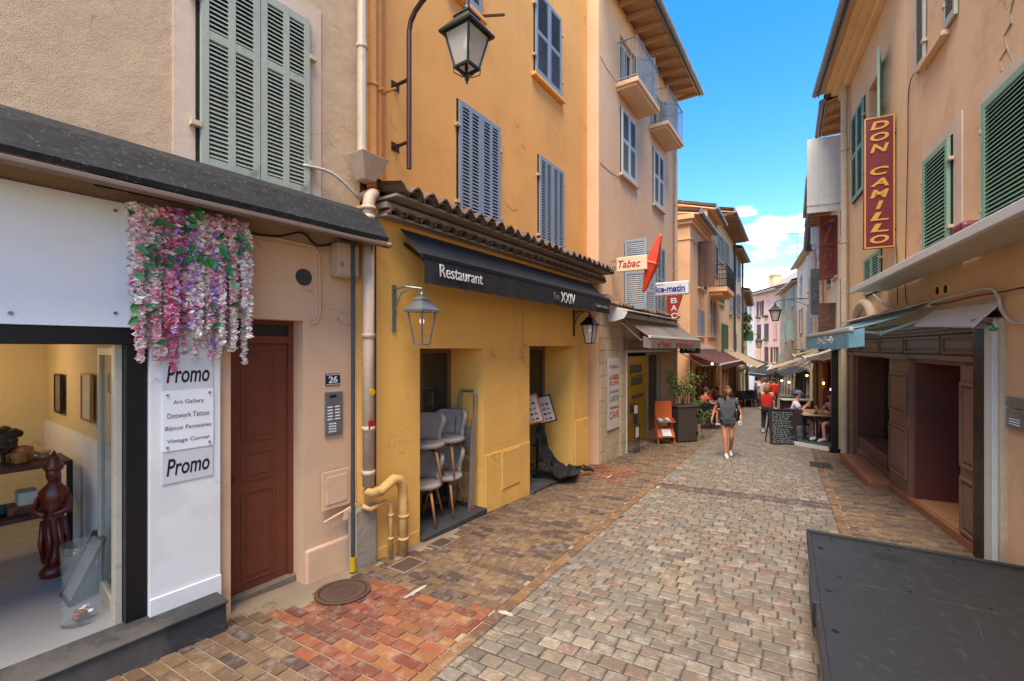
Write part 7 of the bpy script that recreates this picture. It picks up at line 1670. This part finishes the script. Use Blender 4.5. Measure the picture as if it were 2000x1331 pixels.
    def cloth(name, names, edges, sc, mat, add): o = bpy.data.objects.new(name, skin_obj(names, edges, sc, mat, name, add)); COL.objects.link(o); o.parent = r; return o
    if shirt:
        J['hem'] = J['pel'].lerp(J['wai'], .1); RR['hem'] = (.15, .115); RR['wai'] = (.135, .105); J['col'] = J['che'].lerp(J['nek'], .62); RR['col'] = (.07, .065); ns = ['wai', 'che', 'hem', 'col', 'shL', 'shR']; es = [('hem', 'wai'), ('wai', 'che'), ('che', 'col'), ('che', 'shL'), ('che', 'shR')]
        if sleeve:
            for s in 'LR': J['sl'+s] = J['sh'+s].lerp(J['el'+s], sleeve); RR['sl'] = (.055, .055); ns.append('sl'+s); es.append(('sh'+s, 'sl'+s))
        cloth('shirt', ns, es, 1.08, top, .018 if sleeve > .3 else .006)
    if bottom:
        ns = ['pel', 'hiL', 'hiR']; es = [('pel', 'hiL'), ('pel', 'hiR')]
        for s in 'LR':
            if leglen <= 1: J['lg'+s] = J['hi'+s].lerp(J['kn'+s], leglen); RR['lg'] = (.085-.02*leglen, .085-.02*leglen); ns.append('lg'+s); es.append(('hi'+s, 'lg'+s))
            else: J['lg'+s] = J['kn'+s].lerp(J['an'+s], leglen-1); RR['lg'] = (.042, .042); ns += ['kn'+s, 'lg'+s]; es += [('hi'+s, 'kn'+s), ('kn'+s, 'lg'+s)]
        cloth('trousers' if leglen > 1 else 'shorts', ns, es, 1.04, bottom, .014 if leglen < 1 else .006)
    for s in 'LR':
        a, t = J['an'+s], J['to'+s]; d = (t-a); d.z = 0; d = d.normalized() if d.length > .01 else Vector((0, -1, 0)); z = min(t.z, a.z-.04*k)
        up = (t-a).normalized(); m = MB(); m.tube([a-d*.05*k+Vector((0, 0, -.045*k)), a+Vector((0, 0, -.02*k)), a.lerp(t, .6)+Vector((0, 0, .005)), t+d*.04*k, t+d*.075*k], [.035*k, .05*k, .045*k, .04*k, .02*k], 10); m.build('shoe', shoes, r, smooth=True)
    if hair:
        m = MB(); vs = []
        for i in range(9):
            t = math.pi*(.0+.62*i/8)
            for j in range(16):
                a = 2*math.pi*j/16; q = math.sin(t); x = .083*q*math.cos(a); y = .103*q*math.sin(a)+.008; z = .118*math.cos(t)+.012
                if math.sin(a) < -.2 and i > 4: y = y*(1-.3*(i-4)/4); z = max(z, .045); 
                vs.append(hp(x, y, z))
        m.add(vs, [(i*16+j, i*16+(j+1) % 16, (i+1)*16+(j+1) % 16, (i+1)*16+j) for i in range(8) for j in range(16)])
        for j in range(26 if hairlen > .1 else 0):
            a = rad(-38+256*j/25); x, y = .078*math.cos(a), .09*math.sin(a)+.01; L_ = hairlen*R.uniform(.75, 1.05)
            m.tube([hp(x*.9, y*.9, .05), hp(x*1.08, y*1.08, -.03), hp(x*1.2+R.uniform(-.012, .012), y*1.12+.005, -.03-L_*.5), hp(x*1.15+R.uniform(-.02, .02), y*.95+.01, -.03-L_)], [.02*k, .024*k, .02*k, .006*k], 6)
        m.build('hair', hair, r, smooth=True)
    if cap:
        m = MB(); vs = []
        for i in range(7):
            t = math.pi*.5*i/6
            for j in range(18): a = 2*math.pi*j/18; vs.append(hp(.088*math.sin(t)*math.cos(a), .108*math.sin(t)*math.sin(a), .035+.1*math.cos(t)))
        m.add(vs, [(i*18+j, i*18+(j+1) % 18, (i+1)*18+(j+1) % 18, (i+1)*18+j) for i in range(6) for j in range(18)])
        m.slab([hp(-.06, -.09, .04), hp(-.05, -.15, .03), hp(0, -.175, .027), hp(.05, -.15, .03), hp(.06, -.09, .04)], .008); m.build('cap', cap, r, smooth=True)
    return r, J, k
c = gp(1421, 892)
walk = dict(knL=(.085, -.06, .48), anL=(.08, .16, .12), toL=(.08, .06, .03), hiL=(.085, 0, .86), knR=(-.07, -.12, .47), anR=(-.05, -.16, .08), toR=(-.05, -.3, .035), elL=(.27, .03, 1.12), wrL=(.27, -.14, .93), haL=(.26, -.19, .88),
            elR=(-.28, .07, 1.12), wrR=(-.34, .02, .9), haR=(-.355, .0, .83), hd=(.0, -.03, 1.555), look=(.3, -1, 0))
r, J, k = person('woman in a loose grey T-shirt and dark shorts walking towards the viewer', c, rad(-18), 1.64, walk, hairlen=.24, build=1.05)
m = MB(); q = J['haL']+Vector((-.02, -.03, -.05)); m.box(q.x-.035, q.x+.03, q.y-.01, q.y+.005, q.z-.03, q.z+.07); r2 = m.build('phone', 'vinyl_paper', None); r2.location = r.location; r2.rotation_euler = r.rotation_euler; tag(r2, 'white phone held in the hand of the walking woman', 'phone')
bg = emp('shoulder_bag', r.location, r.rotation_euler.z, 'black shoulder bag hanging at the side of the walking woman in grey', 'bag')
m = MB(); m.ball((.19, -.06, 1.02), .12, 14, 10, sx=.7, sy=.6, sz=1.35); m.build('pouch', 'bag_black', bg, smooth=True); m = MB(); m.tube([(.2, -.09, 1.14), (.16, -.1, 1.28), (.14, -.04, 1.42), (.16, .08, 1.3), (.2, .0, 1.14)], .012, 6); m.build('strap', 'bag_black', bg, smooth=True)
c = gp(1498, 846)
red = dict(elL=(.24, -.14, 1.16), wrL=(.16, -.3, 1.3), haL=(.12, -.35, 1.35), elR=(-.25, -.1, 1.14), wrR=(-.14, -.3, 1.27), haR=(-.1, -.35, 1.33), knL=(.1, -.05, .47), anL=(.12, .05, .08), toL=(.13, -.08, .03), hiL=(.09, 0, .86))
person('woman in a red top and black leggings seen from behind in mid street', c, rad(180-28), 1.6, red, skin='skin_fair', hair='hair_blonde', hairlen=.2, top='red_top', sleeve=0, bottom='leggings_black', leglen=1.85, build=1.22)
SIT = dict(pel=(0, .06, .55), wai=(0, .05, .68), che=(0, .0, .90), nek=(0, -.04, 1.06), nk2=(0, -.05, 1.12), hd=(0, -.07, 1.21), shL=(.165, -.02, 1.01), shR=(-.165, -.02, 1.01), elL=(.23, -.12, .80), elR=(-.23, -.12, .80), wrL=(.14, -.34, .80), wrR=(-.14, -.34, .80), haL=(.11, -.4, .82), haR=(-.11, -.4, .82),
           hiL=(.09, .02, .52), hiR=(-.09, .02, .52), knL=(.11, -.4, .5), knR=(-.11, -.4, .5), anL=(.11, -.36, .09), anR=(-.11, -.4, .09), toL=(.11, -.49, .035), toR=(-.11, -.53, .035))
p1 = dict(SIT); p1.update(wrL=(.1, -.3, .98), haL=(.07, -.34, 1.04), wrR=(-.1, -.3, .98), haR=(-.07, -.34, 1.04))
person('seated guest in a white T-shirt and blue-grey cap on the right terrace', c2.location, rad(60), 1.7, p1, skin='skin_fair', hair='hair_dark', hairlen=0, top='tee_white', cap='cap_blue', sleeve=.7, bottom='shorts_dark', leglen=.8)
person('seated shirtless guest in a plum cap and patterned shorts on the right terrace', ch.location, rad(-82), 1.7, SIT, skin='skin_fair', hair='hair_dark', hairlen=0, shirt=False, cap='cap_plum', bottom='shorts_print', leglen=.85)
person('seated guest in a pink T-shirt on the left terrace under the maroon awning', ca.location, rad(70), 1.7, SIT, skin='skin_tan', hair='hair_dark', hairlen=0, top='tee_pink', sleeve=.6)
person('seated guest in red beside the shrub on the left terrace', pt(1376, 16.3, .1), rad(100), 1.7, SIT, skin='skin_fair', hair='hair_brown', hairlen=.1, top='carrot_red', sleeve=.6)
q = copy_tree(ca); q['label'] = 'black chair of the guest in white by the farther left terrace table'; q.location = pt(1418, 20, .05); q.rotation_euler = (0, 0, rad(100))
person('seated guest in a white T-shirt at the farther left terrace table', q.location, rad(60), 1.7, SIT, skin='skin_fair', hair='hair_blonde', hairlen=.12, top='tee_white', sleeve=.6)
q = copy_tree(ca); q['label'] = 'black chair of the guest in grey turned towards the street on the left terrace'; q.location = pt(1402, 18.2, .05); q.rotation_euler = (0, 0, rad(-110))
person('seated guest in a grey T-shirt facing the pink-shirted guest on the left terrace', q.location, rad(-80), 1.7, SIT, hair='hair_dark', hairlen=0, top='tee_grey', sleeve=.6)
for (px, d, a, top, bot, hr, lab) in ((1512, 24.5, 170, 'red_top', 'leggings_black', 'hair_dark', 'distant pedestrian in a red T-shirt behind the woman in the red top'), (1487, 25, 10, 'tee_white', 'shorts_dark', 'hair_brown', 'distant pedestrian in a pale shirt left of the woman in the red top'), (1494, 27, 160, 'rose_plaster', 'leggings_black', 'hair_blonde', 'distant fair-haired pedestrian in a rose top'), (1506, 31, 20, 'tee_grey', 'leggings_black', 'hair_dark', 'distant pedestrian in grey far down the street'), (1481, 33, 175, 'tee_white', 'leggings_black', 'hair_dark', 'distant pedestrian in white on the far left of the crowd')):
    person(lab, pt(px, d), rad(a), 1.68, None, top=top, bottom=bot, leglen=1.8, hair=hr, hairlen=.0, group='pedestrians far down the street')
# string of warm bulbs under the left and right awnings (lit in the photograph)
for i, (px, py, d) in enumerate(((1391, 711, 17.3), (1414, 716, 19.5), (1527, 744, 20), (1541, 747, 18.5), (1576, 734, 19.5), (1609, 749, 15.5))):
    c = atd(px, py, d); r = emp('light_bulb', c, 0, ('warm bulb nearest the planter under the maroon awning', 'second warm bulb under the maroon awning', 'warm bulb at the left tip of the beige right awning', 'warm bulb near the counter on the right', 'warm bulb under the beige right awning', 'small bulb on the timber posts')[i], 'light bulb'); m = MB(); m.ball((0, 0, 0), .04, 10, 7); m.build('bulb', 'lamp_warm', r, smooth=True); m = MB(); m.tube([(0, 0, .03), (0, 0, .1)], .018, 8); m.tube([(0, 0, .1), (0, 0, .35)], .005, 5); m.build('socket', 'black_metal', r)
# hanging plant on the far left house
def hang():
    for i, (px, py, d) in enumerate(((1457, 622, 37), (1455, 640, 36))):
        c = atd(px, py, d); r = emp('hanging_plant', c, 0, ('upper dry-looking hanging plant on the low cream house', 'lower dry-looking hanging plant on the low cream house')[i], 'plant'); m = MB(); leafy(m, (0, 0, 0), 260, .45, .4, .5, .2, .07, (0, 1)); m.build('leaves', ['leaf_lime', 'stem'], r, recalc=False); m = MB(); m.lathe((0, 0, -.3), [(.1, 0), (.18, .2), (.2, .22)], 10); m.build('basket', 'brick_step', r)
hang()
